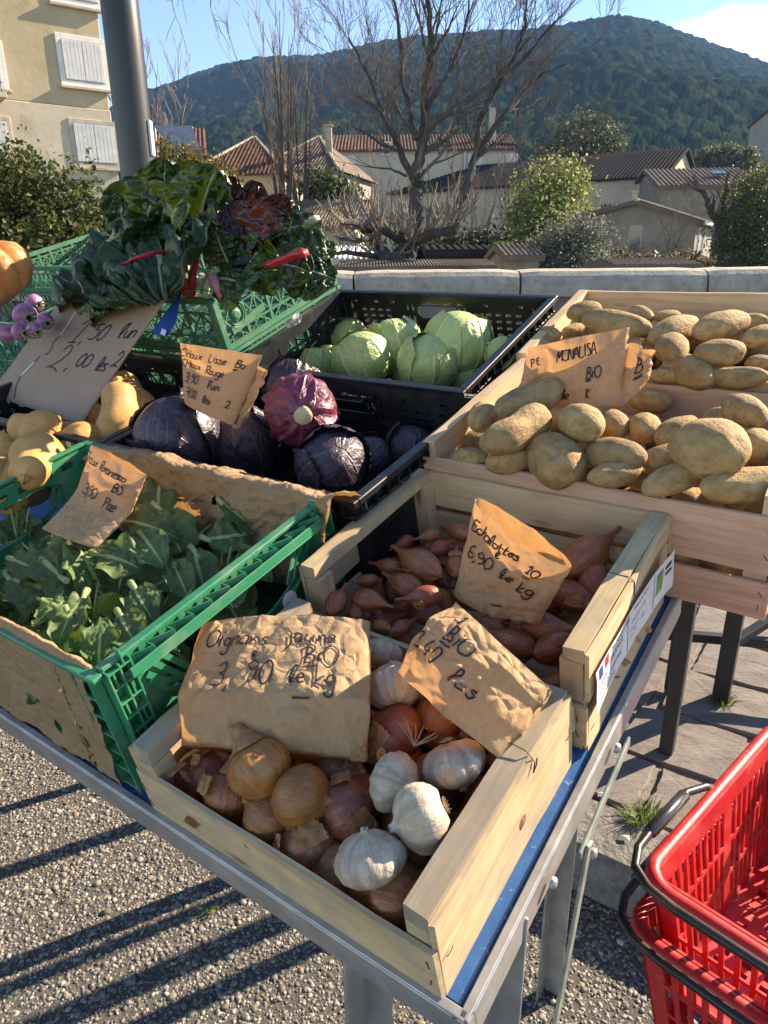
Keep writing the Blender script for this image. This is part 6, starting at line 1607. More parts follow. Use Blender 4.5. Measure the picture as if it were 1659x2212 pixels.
for j in range(nv - 1):
    F.append((j, j + 1, N + j + 1, N + j)); k = (nu - 1) * nv; F.append((k + j, N + k + j, N + k + j + 1, k + j + 1))
link('sheet', np_mesh('cardboard', V, np.array(F), False), M['card'], so)
for word in write([('MEAU', .58, .86, .105, -.06, .62), ('€', .50, .735, .065, 0, .6), ('1', .40, .52, .19, -.05, .7), (',', .52, .53, .10, 0, .6), ('50', .57, .56, .12, .03, .6), ("l'un", .82, .60, .105, .08, .42), ('2', .38, .30, .20, -.02, .6), (',', .56, .33, .10, 0, .6), ('00', .62, .36, .10, .03, .6), ('les', .82, .36, .10, .08, .30), ('2', .93, .40, .11, .1, .45)], 41, 1.05, 1.45):
    mb = MB()
    for ln in word:
        pts = [Vector(card_pt(x, y, .0012)) for (x, y) in ln if 0 <= x <= 1 and 0 <= y <= 1]
        if len(pts) > 1: ribbon(mb, pts, [nrm] * len(pts), .0036)
    if mb.v: mb.build('handwriting', M['ink'], so)
mb = MB(); mw = MB()                    # blue and white marker strokes of an earlier drawing
def strk(m_, q, w):
    pts = [Vector(card_pt(x, y, .0014)) for (x, y) in smooth_line(q)]; ribbon(m_, pts, [nrm] * len(pts), w)
strk(mb, [(.30, .86), (.265, .80)], .004); strk(mb, [(.285, .55), (.27, .50), (.295, .45), (.285, .41), (.265, .40)], .003); strk(mb, [(.235, .38), (.22, .33)], .003); strk(mb, [(.19, .20), (.21, .13), (.28, .03)], .0035)
strk(mw, [(.262, .80), (.275, .68), (.288, .56)], .005); strk(mw, [(.22, .325), (.205, .26), (.192, .21)], .006)
mb.build('marker_stroke', M['ink_blue'], so); mw.build('marker_stroke', M['label_white'], so)
# blue printed edge behind the board
bp = [P(385, 618, .392), P(372, 690, .345), P(352, 722, .325), P(318, 712, .325)]
MB().add([p - nrm * .012 - ctr for p in bp], [(0, 1, 2, 3)]).build('blue_printed_flap', pmat('blue_print', [(.3, (.01, .06, .30)), (.7, (.015, .09, .40))], 20, 3, .5), so)
MB().add([p - nrm * .0105 - ctr for p in (P(352, 708, .335), P(348, 720, .327), P(338, 716, .327), P(342, 704, .335))], [(0, 1, 2, 3)]).build('white_print', M['label_white'], so)

# ------------------------------------------------------------------ printed label on the shallot crate
lb_ = empty('crate_label', T(-.205, .71, .10), None, 'white printed paper label with a small tricolour on the shallot crate', 'label')
bpy.context.view_layer.update()
ul = -.2035
def lab_fn(s, t):
    "s along the crate side from the front, t up"
    v = .570 + .262 * s; h = .060 + .062 * t - .012 * (1 - s) * 0
    out_ = .002 + .012 * s ** 4 + .006 * (1 - t) * max(0, .12 - s) * 4 + .0015 * nz((s * 5, t * 2, 0), 1)
    return T(ul + out_, v, h + .004 * s)
V = []; nu, nv = 40, 8
for i in range(nu):
    for j in range(nv): V.append(tuple(lab_fn(i / (nu - 1), j / (nv - 1)) - lb_.location))
link('sheet', np_mesh('label', V, grid_faces(nu, nv), True), M['label_white'], lb_)
def lab_text(txt, s, t, hgt, mat='ink', width=None):
    me = text_mesh(txt, 1.0)
    xs_ = [v.co.x for v in me.vertices]; wd = max(xs_) if xs_ else 1
    for v in me.vertices:
        ss = s + v.co.x * hgt / .262; tt = t + v.co.y * hgt / .062
        v.co = lab_fn(ss, tt) + TU * .0006 - lb_.location
    link('lettering', me, M[mat], lb_)
def lab_rect(s0, t0, s1, t1, mat, k=.0005, name='print'):
    MB().add([lab_fn(a, b) + TU * k - lb_.location for a, b in ((s0, t0), (s1, t0), (s1, t1), (s0, t1))], [(0, 1, 2, 3)]).build(name, mat, lb_)
M['flag_blue'] = pmat('flag_blue', [(.3, (.01, .03, .20)), (.7, (.015, .04, .24))], 20, 2, .6); M['flag_red'] = pmat('flag_red', [(.3, (.5, .015, .02)), (.7, (.56, .02, .03))], 20, 2, .6)
lab_rect(.03, .72, .075, .95, M['flag_blue'], name='flag_band'); lab_rect(.11, .72, .155, .95, M['flag_red'], name='flag_band')
for (tx, s, t, hg) in (('PRODUIT EN', .19, .80, .011), ('FRANCE', .19, .60, .011), ('EARL', .06, .50, .010), ('CLAUX CHRISTOL', .04, .32, .0095), ('30500 GAGNIERES', .04, .12, .007), ('FRANCE PROV', .50, .82, .0075), ('Choux de printemps', .46, .62, .006), ('Catégorie : II', .44, .46, .0055), ('Poids : 5kg', .44, .30, .0055), ('NG', .60, .30, .007)): lab_text(tx, s, t, hg)
lab_rect(.41, .05, .415, .95, M['ink'], name='rule_line'); lab_rect(.76, .05, .765, .95, M['ink'], name='rule_line')
lab_rect(.79, .30, .87, .85, pmat('green_logo', [(.3, (.10, .22, .05)), (.7, (.20, .33, .10))], 60, 3, .6), name='logo')
lab_rect(.90, .55, .97, .62, M['ink'], name='print'); lab_rect(.90, .70, .97, .80, M['ink'], name='print')
# dry husks poking out below the label
hs = empty('loose_husks', T(-.206, .70, .05), RT, 'orange shallot husks sticking out of the crate below the label', 'onion skin')
for k in range(6): link('skin_flake', FLAKES[k % 5], None, hs, (rng.uniform(0, .010), -.06 + k * .035, rng.uniform(-.006, .01)), Euler((rng.uniform(0, 6), rng.uniform(0, 6), rng.uniform(0, 6))).to_matrix(), rng.uniform(.008, .012))
# crumpled white paper scrap on the green crate's rim
o = bag('paper_scrap', (P(618, 702, .245), P(648, 698, .245), P(652, 682, .262), P(632, 690, .262)), 'crumpled scrap of white paper on the green crate rim', [], 51, .008, .005, .008, 16, 14, cat='paper', mat='label_white'); o['group'] = 'litter'
o = link('round_sticker', MB().tube([(0, 0, 0), (0, 0, .001)], .014, 20).mesh('sticker'), M['label_white'], None, T(-.634, .54, .105), RT @ Matrix.Rotation(math.pi / 2, 3, 'Y')); tag(o, 'round white sticker on the green crate wall beside the shallots', 'sticker')
# ================================================================== the town and hill beyond the parapet
def tint_mat(name, rough=.7, transl=.0, ns=1.5, amt=.35, dark=(.5, .5, .5), bsc=None, coat=0.0):
    m, nt, b, out = newmat(name)
    a = nd(nt, 'VertexColor', layer_name='tint'); vec = coords(nt, 'Object', (1, 1, 1), False)
    col = mixc(nt, math_(nt, 'MULTIPLY', noise_(nt, vec, ns, 4), amt), a.outputs[0], mixc(nt, 1.0, a.outputs[0], dark, 'MULTIPLY'))
    nt.links.new(col, b.inputs['Base Color']); setin(b, Roughness=rough); b.inputs['Specular IOR Level'].default_value = .4
    if coat: b.inputs['Coat Weight'].default_value = coat; b.inputs['Coat Roughness'].default_value = .25
    if bsc: bump(nt, b, noise_(nt, vec, bsc, 5), .5, .02)
    if transl:
        t = nt.nodes.new('ShaderNodeBsdfTranslucent'); mx = nt.nodes.new('ShaderNodeMixShader'); mx.inputs[0].default_value = transl
        nt.links.new(col, t.inputs['Color']); nt.links.new(b.outputs[0], mx.inputs[1]); nt.links.new(t.outputs[0], mx.inputs[2]); nt.links.new(mx.outputs[0], out.inputs['Surface'])
    return m
M['foliage'] = tint_mat('tree_foliage', .6, .3, 3, .3); M['foliage'].node_tree.nodes['Principled BSDF'].inputs['Specular IOR Level'].default_value = 0.18
M['forest'] = tint_mat('forest_canopy', 1.0, .0, .9, .6, (.35, .4, .35), 1.6); M['forest'].node_tree.nodes['Principled BSDF'].inputs['Specular IOR Level'].default_value = 0.0
M['bark'] = pmat('grey_bark', [(.3, (.045, .041, .038)), (.6, (.08, .073, .066)), (.8, (.125, .115, .105))], 2.5, 6, .95, bscale=12, bstr=.6, bdist=.03, spec=.08)
M['twig'] = pmat('brown_twigs', [(.3, (.08, .068, .060)), (.7, (.155, .135, .12))], 1.5, 3, .95, spec=.05)
M['twig_pale'] = pmat('pale_twigs', [(.3, (.16, .13, .105)), (.7, (.27, .23, .185))], 1.5, 3, .95, spec=.05)

# ------------------------------------------------------------------ ground of the valley and the hill
RX = [-900, -400, 0, 300, 380, 480, 560, 640, 720, 760, 830, 920, 1000, 1100, 1190, 1250, 1290, 1340, 1400, 1500, 1600, 1659, 1900, 2300, 2800]
RY = [480, 400, 320, 235, 200, 158, 138, 133, 126, 113, 97, 88, 80, 72, 60, 42, 36, 45, 68, 108, 146, 168, 270, 380, 470]
DR = 640.0
def ridge_z(px): return W(829, float(np.interp(px, RX, RY)) , 1.0).z * 0 + (lambda d: CAM_H + DR * d.z / d.y)(ray(px, float(np.interp(px, RX, RY))))
def hill_pt(px, f):
    "px picture column, f from 0 (foot) to 1 (ridge) and beyond"
    d = ray(px, 548); ax_ = d.x / d.y; Y = 115 + (DR - 115) * f; zr = ridge_z(px)
    zf = -3.0
    g = f if f <= 1 else 1 - (f - 1) * .8
    base = zf + (zr - zf) * (g ** .92)
    nx = ax_ * Y
    b = 16 * nz((nx * .008, Y * .008, 0), 1, 2) + 7 * nz((nx * .022, Y * .022, 0), 1, 5)
    return Vector((nx, Y, base + b * min(1, f * 2) * max(0, 1 - abs(f) ** 6 * .95 if f < 1 else .05)))
def crown_field(X, Y, cell, seed):
    "rounded crowns on a jittered grid: height of the nearest crown and a random number for it"
    def hsh(i, j, k): 
        v = np.sin(i * 127.1 + j * 311.7 + k * 74.7 + seed) * 43758.5453; return v - np.floor(v)
    gi, gj = np.floor(X / cell), np.floor(Y / cell); best = np.zeros_like(X); rid = np.zeros_like(X)
    for di in (-1, 0, 1):
        for dj in (-1, 0, 1):
            i, j = gi + di, gj + dj; cx_ = (i + hsh(i, j, 1)) * cell; cy_ = (j + hsh(i, j, 2)) * cell; r_ = cell * (.42 + .42 * hsh(i, j, 3))
            d2 = (X - cx_) ** 2 + (Y - cy_) ** 2; h = np.sqrt(np.maximum(0, r_ * r_ - d2)) * (1.0 + .9 * hsh(i, j, 4)); m = h > best
            best = np.where(m, h, best); rid = np.where(m, hsh(i, j, 5), rid)
    return best, rid
def build_hill():
    nu, nv = 900, 400
    cp = np.linspace(-350, 2050, 60); cf = np.linspace(0, 1.25, 46)
    base = np.array([[hill_pt(a, b)[:] for b in cf] for a in cp])
    ui = np.linspace(0, 59, nu); vi = np.linspace(0, 1, nv) ** .8 * 45
    i = np.minimum(58, ui.astype(int)); j = np.minimum(44, vi.astype(int)); fu = (ui - i)[:, None, None]; fv = (vi - j)[None, :, None]
    B = base[i][:, j] * (1 - fu) * (1 - fv) + base[i + 1][:, j] * fu * (1 - fv) + base[i][:, j + 1] * (1 - fu) * fv + base[i + 1][:, j + 1] * fu * fv
    r = np.random.default_rng(2); X, Y = B[..., 0] + r.normal(0, .15, B.shape[:2]), B[..., 1] + r.normal(0, .15, B.shape[:2])
    c1, i1 = crown_field(X, Y, 4.6, 3.1); c2, i2 = crown_field(X + 31, Y + 17, 2.7, 9.2)
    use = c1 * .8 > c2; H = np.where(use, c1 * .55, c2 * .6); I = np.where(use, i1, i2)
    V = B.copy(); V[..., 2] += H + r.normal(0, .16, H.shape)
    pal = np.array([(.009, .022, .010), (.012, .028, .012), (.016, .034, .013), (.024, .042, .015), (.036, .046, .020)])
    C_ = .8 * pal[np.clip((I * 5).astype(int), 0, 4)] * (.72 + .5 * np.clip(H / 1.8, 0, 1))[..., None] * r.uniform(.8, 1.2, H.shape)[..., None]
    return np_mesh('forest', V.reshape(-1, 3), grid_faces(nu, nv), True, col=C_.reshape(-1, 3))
nu, nv = 60, 30; V = []
for i in range(nu):
    for j in range(nv): V.append(tuple(hill_pt(-900 + 3700 * i / (nu - 1), 1.25 * j / (nv - 1)) - Vector((0, 0, 1.2))))
hill = link('hill', np_mesh('hill', V, grid_faces(nu, nv), True), pmat('hill_scrub', [(.3, (.018, .026, .014)), (.6, (.035, .045, .022)), (.8, (.06, .065, .04))], .05, 6, .95), None)
tag(hill, kind='structure')
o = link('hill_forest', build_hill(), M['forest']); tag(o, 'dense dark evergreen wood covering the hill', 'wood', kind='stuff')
mbv = MB()
prof = [(-6, WY + .29, .2), (0, WY + .4, -.4), (0, 7, -3.2), (0, 14, -4.2), (0, 60, -3.6), (0, 118, -3.0), (0, 220, -1)]
V = []
for (q, y, z) in prof:
    for k in range(13): V.append((-260 + 520 * k / 12 if y > 20 else -60 + 120 * k / 12, y, z))
valley = link('valley_ground', np_mesh('valley', V, grid_faces(len(prof), 13), False), M['soil']); tag(valley, kind='structure')
mast_p = hill_pt(1290, 1.0)
ms = empty('radio_mast', mast_p, None, 'thin radio mast on the summit of the hill', 'mast')
mb = MB()
for (x, y) in ((-.8, 0), (.8, 0), (0, 1)): mb.tube([(x, y, -2), (x * .3, y * .3, 34)], .22, 4)
for k in range(9): z = k * 3.8; s = 1 - .7 * z / 34; mb.tube([(-.8 * s, 0, z), (.8 * s, 0, z + 1.9), (-.8 * s, 0, z + 3.8)], .14, 3)
mb.build('lattice', M['steel'], ms)

# ------------------------------------------------------------------ buildings
def plaster(name, a, b_, c, sc=.8):
    return pmat(name, [(.3, a), (.55, b_), (.75, c)], sc, 8, .95, bscale=6, bstr=.3, bdist=.02, spec=.08, fine=(2.2, tuple(x * .72 for x in a), .56, .70, .5))
M['pl_ochre'] = plaster('ochre_plaster', (.40, .32, .20), (.47, .385, .255), (.53, .45, .32))
M['pl_beige'] = plaster('beige_plaster', (.43, .37, .275), (.52, .45, .345), (.58, .52, .42))
M['pl_cream'] = plaster('cream_plaster', (.38, .33, .24), (.45, .395, .295), (.50, .445, .345))
M['pl_grey'] = plaster('grey_plaster', (.24, .21, .175), (.30, .262, .222), (.35, .31, .262))
M['pl_stone'] = plaster('rubble_stone', (.19, .16, .125), (.26, .222, .178), (.32, .28, .23), 3)
M['tile_red'] = pmat('old_red_tiles', [(.3, (.085, .045, .034)), (.55, (.145, .078, .055)), (.8, (.21, .135, .10))], 1.2, 6, .95, bscale=9, bstr=.5, bdist=.03, spec=.08)
M['tile_grey'] = pmat('weathered_brown_tiles', [(.3, (.10, .078, .062)), (.55, (.165, .13, .104)), (.8, (.24, .195, .16))], 1.2, 6, .95, bscale=9, bstr=.5, bdist=.03, spec=.08)
M['tile_dark'] = pmat('dark_slate_roof', [(.3, (.022, .018, .017)), (.6, (.036, .030, .028)), (.8, (.055, .045, .04))], .7, 7, .95, bscale=7, bstr=.4, bdist=.03, spec=.06)
M['shutter'] = pmat('pale_shutter', [(.3, (.50, .50, .48)), (.7, (.62, .62, .60))], 3, 3, .6)
M['shutter_blue'] = pmat('blue_grey_shutter', [(.3, (.16, .23, .25)), (.7, (.24, .32, .34))], 3, 3, .6)
M['frame_white'] = pmat('white_window_surround', [(.3, (.62, .60, .55)), (.7, (.74, .72, .67))], 4, 3, .6)
M['glass'] = pmat('dark_window_glass', [(.3, (.02, .025, .03)), (.7, (.05, .055, .06))], 2, 2, .12, spec=.8)
M['stone_sill'] = pmat('stone_sill', [(.3, (.36, .31, .24)), (.7, (.50, .45, .37))], 6, 4, .85)
M['solar'] = pmat('solar_panel_glass', [(.3, (.045, .06, .10)), (.7, (.075, .095, .15))], 3, 2, .15, spec=.8)
def plane_hit(x, y, p0, n):
    d = ray(x, y); return CP + d * ((p0 - CP).dot(n) / d.dot(n))
def wpart(par, name, mb, mat):
    o = mb.build(name, mat, None); o.parent = par; o.matrix_parent_inverse = Matrix.Translation(par.location).inverted(); return o
def window(par, p, ex, n, w, h, kind='shutter', fr=.10, sill=True, surround='frame_white', pane2=.0):
    "p lower left of the opening on the wall face; ex along the wall; n outward"
    ez = Vector((0, 0, 1)); c = p + ex * w / 2 + ez * h / 2; rot = Matrix((ex, -n, ez)).transposed()
    win = wpart(par, 'window', MB().box(c + n * .012, (w, .03, h), 0, rot), M['glass'])
    def sub(nm, mb, mat):
        o = mb.build(nm, mat, None); o.parent = win; return o
    mb = MB()
    for (dx, dz, sx, sz) in ((-w / 2 - fr / 2, 0, fr, h + 2 * fr), (w / 2 + fr / 2, 0, fr, h + 2 * fr), (0, h / 2 + fr / 2, w, fr), (0, -h / 2 - fr / 2, w, fr)): mb.box(c + ex * dx + ez * dz + n * .014, (sx, .04, sz), .008, rot)
    sub('frame', mb, M[surround])
    if kind:
        for k in (0, 1):
            mb = MB(); ww = w / 2 - .01; mb.box(c + ex * (k - .5) * (w / 2) + n * .035, (ww, .03, h - .02), .004, rot)
            for q in range(5): mb.box(c + ex * ((k - .5) * (w / 2) + (q - 2) * ww / 5) + n * .054, (ww / 5 - .012, .008, h - .06), 0, rot)
            sub('shutter', mb, M[kind])
    if sill: sub('sill', MB().box(c - ez * (h / 2 + fr + .04) + n * .05, (w + fr * 2.6, .14, .07), .01, rot), M['stone_sill'])
    return win
# --- tall ochre apartment block at the left
E0 = W(250, 330, 22.0); fx = Vector((.80, .60, 0)).normalized(); fn = Vector((.60, -.80, 0)).normalized()
blk = empty('apartment_block', (E0.x, E0.y, -4), None, 'tall ochre and beige plastered apartment block at the left edge', 'building')
zsplit = plane_hit(120, 226, E0, fn).z
def wallbox(par, name, z0, z1, mat, L=16, D=11, inset=0.0):
    c = E0 - fx * L / 2 - fn * D / 2; return wpart(par, name, MB().box((c.x, c.y, (z0 + z1) / 2), (L - inset, D - inset, z1 - z0), .02, Matrix((fx, -fn, Vector((0, 0, 1)))).transposed()), M[mat])
wallbox(blk, 'lower_wall', -4, zsplit, 'pl_beige'); wallbox(blk, 'upper_wall', zsplit + .002, 15, 'pl_ochre', inset=.03)
def wpx(x0, y0, x1, y1, **k):
    a = plane_hit(x0, y1, E0, fn); b = plane_hit(x1, y0, E0, fn); window(blk, Vector((a.x, a.y, a.z)), fx, fn, (b - a).dot(fx), b.z - a.z, **k)
wpx(142, 97, 217, 172, fr=.13); wpx(168, 273, 243, 350, fr=.11, surround='stone_sill')
wpx(-40, 262, 12, 345, fr=.11, surround='stone_sill'); wpx(-62, 100, -8, 172, fr=.13); wpx(118, -115, 196, -8, fr=.13)
c = plane_hit(4, 215, E0, fn)
wpart(blk, 'balcony', MB().box(c - fx * 1.2 + fn * .3, (2.4, .7, .12), .01, Matrix((fx, -fn, Vector((0, 0, 1)))).transposed()), M['pl_beige'])
mb = MB()
for k in range(14): q = c - fx * (.1 + k * .17) + fn * .62; mb.tube([q, q + Vector((0, 0, 1.0))], .012, 4)
mb.tube([c - fx * .05 + fn * .62 + Vector((0, 0, 1)), c - fx * 2.4 + fn * .62 + Vector((0, 0, 1))], .02, 5); wpart(blk, 'railing', mb, M['steel_black'])
p = plane_hit(196, 60, E0, fn); 

def tiles(par, a, b, c, d, mat, rows=14, name='roof', width=None):
    "a pitched roof slab a-b at the eave, d-c at the ridge, with rounded tile courses running up the slope"
    a, b, c, d = map(Vector, (a, b, c, d)); n = (b - a).cross(d - a).normalized()
    if n.z < 0: n = -n
    mb = MB(); t = .12
    mb.add([a, b, c, d, a - n * t, b - n * t, c - n * t, d - n * t], [(0, 1, 2, 3), (7, 6, 5, 4), (0, 4, 5, 1), (1, 5, 6, 2), (2, 6, 7, 3), (3, 7, 4, 0)])
    o = wpart(par, name, mb, M[mat])
    R_ = rows; mb = MB()
    for k in range(R_):
        s = (k + .5) / R_; p, q = a + (b - a) * s, d + (c - d) * s; w = (b - a).length / R_ * .36; x = (b - a).normalized()
        V = []
        for pt in (p, q):
            for an in (0, .8, 1.57, 2.34, 3.14): V.append(pt + x * (-math.cos(an)) * w + n * math.sin(an) * w * .85)
        mb.add(V, [(i, i + 1, i + 6, i + 5) for i in range(4)] + [(4, 3, 2, 1, 0)])
    q = mb.build('tile_course', M[mat], None); q.parent = o; q['kind'] = 'stuff'
    return o
def house(name, label, x0, x1, ye, yb, Y, depth, yaw, roof, yr, wall, rmat, side='pl_cream', rows=26, over=.35, ridge_x=None, cat='house', wm=None):
    """x0..x1 picture columns of the front wall, ye eave, yb base (rows), Y distance; depth in metres; yaw turns it about its front right corner.
    roof 'side' ridge parallel to the front, 'front' gable to the viewer, 'hip'."""
    a, b = W(x0, ye, Y), W(x1, ye, Y); zb = W(x1, yb, Y).z; ze = b.z; zr = W(x1, yr, Y + (depth / 2 if roof != 'front' else 0)).z
    w = wm or abs(b.x - a.x); ex = Vector((math.cos(yaw), math.sin(yaw), 0)); ey = Vector((-math.sin(yaw), math.cos(yaw), 0)); o = Vector((b.x, Y, 0)) - ex * w
    if yaw == 0: o = Vector((a.x, Y, 0))
    def L(x, y, z): return o + ex * x + ey * y + Vector((0, 0, z))
    h = empty(name, L(w / 2, depth / 2, zb), None, label, cat)
    rot = Matrix((ex, ey, Vector((0, 0, 1)))).transposed()
    mb = MB(); V = [L(0, 0, zb), L(w, 0, zb), L(w, depth, zb), L(0, depth, zb), L(0, 0, ze), L(w, 0, ze), L(w, depth, ze), L(0, depth, ze)]
    F = [(0, 1, 5, 4), (1, 2, 6, 5), (2, 3, 7, 6), (3, 0, 4, 7)]
    if roof == 'front':
        rx = w / 2 if ridge_x is None else ridge_x * w; V += [L(rx, 0, zr), L(rx, depth, zr)]; F += [(4, 5, 8), (7, 9, 6)]
    if roof == 'side': V += [L(0, depth / 2, zr), L(w, depth / 2, zr)]; F += [(5, 6, 9), (4, 8, 7)]
    mb.add(V, F); wpart(h, 'wall', mb, M[wall])
    s = over; drop = .04
    if roof == 'side':
        k = (zr - ze) / (depth / 2) * s
        tiles(h, L(-s, -s, ze - k + .08), L(w + s, -s, ze - k + .08), L(w + s, depth / 2, zr + .08), L(-s, depth / 2, zr + .08), rmat, rows)
        tiles(h, L(w + s, depth + s, ze - k + .08), L(-s, depth + s, ze - k + .08), L(-s, depth / 2, zr + .08), L(w + s, depth / 2, zr + .08), rmat, rows)
    if roof == 'front':
        k1 = (zr - ze) / rx * s; k2 = (zr - ze) / (w - rx) * s
        tiles(h, L(-s, -s, ze - k1 + .08), L(-s, depth + s, ze - k1 + .08), L(rx, depth + s, zr + .08), L(rx, -s, zr + .08), rmat, rows)
        tiles(h, L(w + s, -s, ze - k2 + .08), L(w + s, depth + s, ze - k2 + .08), L(rx, depth + s, zr + .08), L(rx, -s, zr + .08), rmat, rows)
        wpart(h, 'ridge_tiles', MB().tube([L(rx, -s, zr + .1), L(rx, depth + s, zr + .1)], .10, 8), M['stone_sill'])
    if roof == 'hip':
        r0 = min(w, depth) / 2 * .98; x0_, x1_ = r0, w - r0
        if w < depth: pass
        R0, R1 = L(max(x0_, w * .3), depth / 2, zr + .1), L(min(x1_, w * .7), depth / 2, zr + .1)
        A, B_, C_, D_ = L(-s, -s, ze), L(w + s, -s, ze), L(w + s, depth + s, ze), L(-s, depth + s, ze)
        mb = MB(); mb.add([A, B_, C_, D_, R0, R1], [(0, 1, 5, 4), (1, 2, 5), (2, 3, 4, 5), (3, 0, 4)]); ro = wpart(h, 'roof', mb, M[rmat])
        mb = MB(); n_ = rows
        for k in range(n_):
            sx = (k + .5) / n_; p = A + (B_ - A) * sx; lim = min(1, sx / max(.01, (R0 - A).dot(ex) / (w + 2 * s)), (1 - sx) / max(.01, (B_ - R1).dot(ex) / (w + 2 * s)))
            mid = (R0 + R1) / 2; up = Vector((0, 0, zr + .1 - ze)) + ey * (depth / 2 + s); mb.bar(p + up * .0 + Vector((0, 0, .03)), p + up * lim + Vector((0, 0, .03)), (w + 2 * s) / n_ * .45, .09, (0, 0, 1), .02)
        q = mb.build('tile_course', M[rmat], None); q.parent = ro; q['kind'] = 'stuff'
        wpart(h, 'ridge_tiles', MB().tube([A + Vector((0, 0, .1)), R0, R1, B_ + Vector((0, 0, .1))], .09, 6), M['stone_sill'])
    return h, L, ex, ey, w, zb, ze, zr
def win_at(H, x, z, w, h, side=0, **k):
    hh, L, ex, ey, wd, zb, ze, zr = H
    if side == 0: window(hh, L(x, 0, zb + z), ex, -ey, w, h, **k)
    else: window(hh, L(wd, x, zb + z), ey, ex, w, h, **k)
def chimney(H, x, y, z0, hgt, w=.5, mat='pl_stone'):
    hh, L = H[0], H[1]
    wpart(hh, 'chimney', MB().box(L(x, y, z0 + hgt / 2), (w, w, hgt), .02).box(L(x, y, z0 + hgt + .05), (w + .14, w + .14, .1), .01), M[mat])
# --- houses of the middle distance
HA = house('tiled_house', 'cream house with a brown hipped tile roof behind the chard', 420, 606, 378, 560, 38, 8, R(-4), 'hip', 300, 'pl_cream', 'tile_red', rows=24)
win_at(HA, 2.1, 1.9, .8, .9, kind=None); chimney(HA, 3.9, 1.0, HA[6] + .1, 1.1, .35, 'tile_red')
HA2 = house('tiled_house', 'dark gabled house carrying the solar panels', 300, 432, 335, 560, 42, 8, R(12), 'side', 282, 'pl_stone', 'tile_red', rows=18)
sp_ = [W(334, 272, 40.6), W(415, 274, 41.0), W(438, 338, 38.6), W(386, 336, 38.4)]
so_ = empty('solar_panel', sp_[3], None, 'pair of blue grey solar panels tilted on the brown roof', 'solar panel'); bpy.context.view_layer.update()
nn_ = (sp_[1] - sp_[0]).cross(sp_[3] - sp_[0]).normalized(); nn_ = nn_ if nn_.z > 0 else -nn_
for k in (0, 1):
    l0, l1 = (0, .49) if k == 0 else (.51, 1)
    q = [sp_[0] + (sp_[1] - sp_[0]) * l0, sp_[0] + (sp_[1] - sp_[0]) * l1, sp_[3] + (sp_[2] - sp_[3]) * l1, sp_[3] + (sp_[2] - sp_[3]) * l0]
    wpart(so_, 'panel', MB().add([p + nn_ * .06 for p in q] + [p for p in q], [(0, 1, 2, 3), (7, 6, 5, 4), (0, 4, 5, 1), (1, 5, 6, 2), (2, 6, 7, 3), (3, 7, 4, 0)]), M['solar'])
mb = MB()
for p in (sp_[0], sp_[1]): mb.tube([p, (p.x, p.y, p.z - 2.2)], .05, 5)
mb.tube([sp_[0], sp_[3]], .05, 5); wpart(so_, 'mounting_frame', mb, M['steel'])
HB = house('tiled_house', 'square house with a hipped grey tile roof and a sunlit side', 548, 722, 368, 560, 46, 9, R(-14), 'hip', 297, 'pl_grey', 'tile_grey', rows=26)
win_at(HB, 2.2, 3.4, .8, 1.2, kind='shutter'); chimney(HB, 3.8, 2.0, HB[6] + .8, 1.8, .4, 'pl_cream'); chimney(HB, 1.0, 1.2, HB[6] + .3, 1.4, .35, 'tile_red')
win_at(HB, 2.0, 3.6, .9, 1.2, side=1, kind='shutter_blue')
HC = house('long_building', 'long beige building with a low tiled roof across the centre', 690, 1112, 322, 560, 70, 11, 0, 'side', 292, 'pl_beige', 'tile_red', rows=60, cat='building')
m_ = 70 * 1.064 / FPX
def hc(x0, y0, x1, y1, **k): win_at(HC, (x0 - 690) * m_, W(900, y1, 70).z - HC[5], (x1 - x0) * m_, (y1 - y0) * m_, **k)
hc(965, 346, 985, 376, kind='shutter', fr=.12); hc(1031, 346, 1050, 374, kind='shutter', fr=.12); hc(806, 314, 818, 332, kind=None, fr=.1); hc(1028, 392, 1040, 412, kind='shutter', fr=.1); hc(735, 346, 752, 372, kind='shutter', fr=.12)
wpart(HC[0], 'downpipe', MB().tube([HC[1]((955 - 690) * m_, -.15, HC[5]), HC[1]((955 - 690) * m_, -.15, HC[6])], .12, 6), M['steel'])
chimney(HC, (1012 - 690) * m_, 3, HC[6] + 1, 2.6, .6, 'pl_cream'); chimney(HC, (700 - 690) * m_, 3, HC[6] + .6, 2.0, .7, 'pl_stone')
HD = house('low_house', 'low house with a mossy tile roof and a blue shutter behind the chard', 585, 765, 487, 600, 26, 6, R(-5), 'side', 437, 'pl_cream', 'tile_grey', rows=30)
win_at(HD, 2.4, .5, .5, .9, kind='shutter_blue', fr=.07); win_at(HD, .9, .5, .5, .9, kind='shutter_blue', fr=.07)
HE = house('barn', 'big barn with a long dark roof and a pale gable end', 1150, 1434, 378, 560, 56, 9, R(-36), 'side', 326, 'pl_cream', 'tile_dark', rows=90, cat='barn', wm=26)
HF = house('tiled_house', 'stone house with sunlit ribbed tiles and a skylight at the right', 1436, 1630, 400, 560, 50, 9, R(-6), 'side', 366, 'pl_stone', 'tile_grey', rows=22)
sk = HF[1](4.0, 1.8, HF[6] + .68); wpart(HF[0], 'skylight', MB().box(sk + Vector((0, 0, .25)), (.9, .7, .10), .01, Matrix.Rotation(.35, 3, 'X')), M['solar'])
HG = house('small_house', 'small grey gabled house with shutters at the right behind the parapet', 1284, 1506, 480, 600, 34, 6.0, R(-30), 'front', 434, 'pl_grey', 'tile_grey', rows=18, ridge_x=.60, cat='house', wm=6.6)
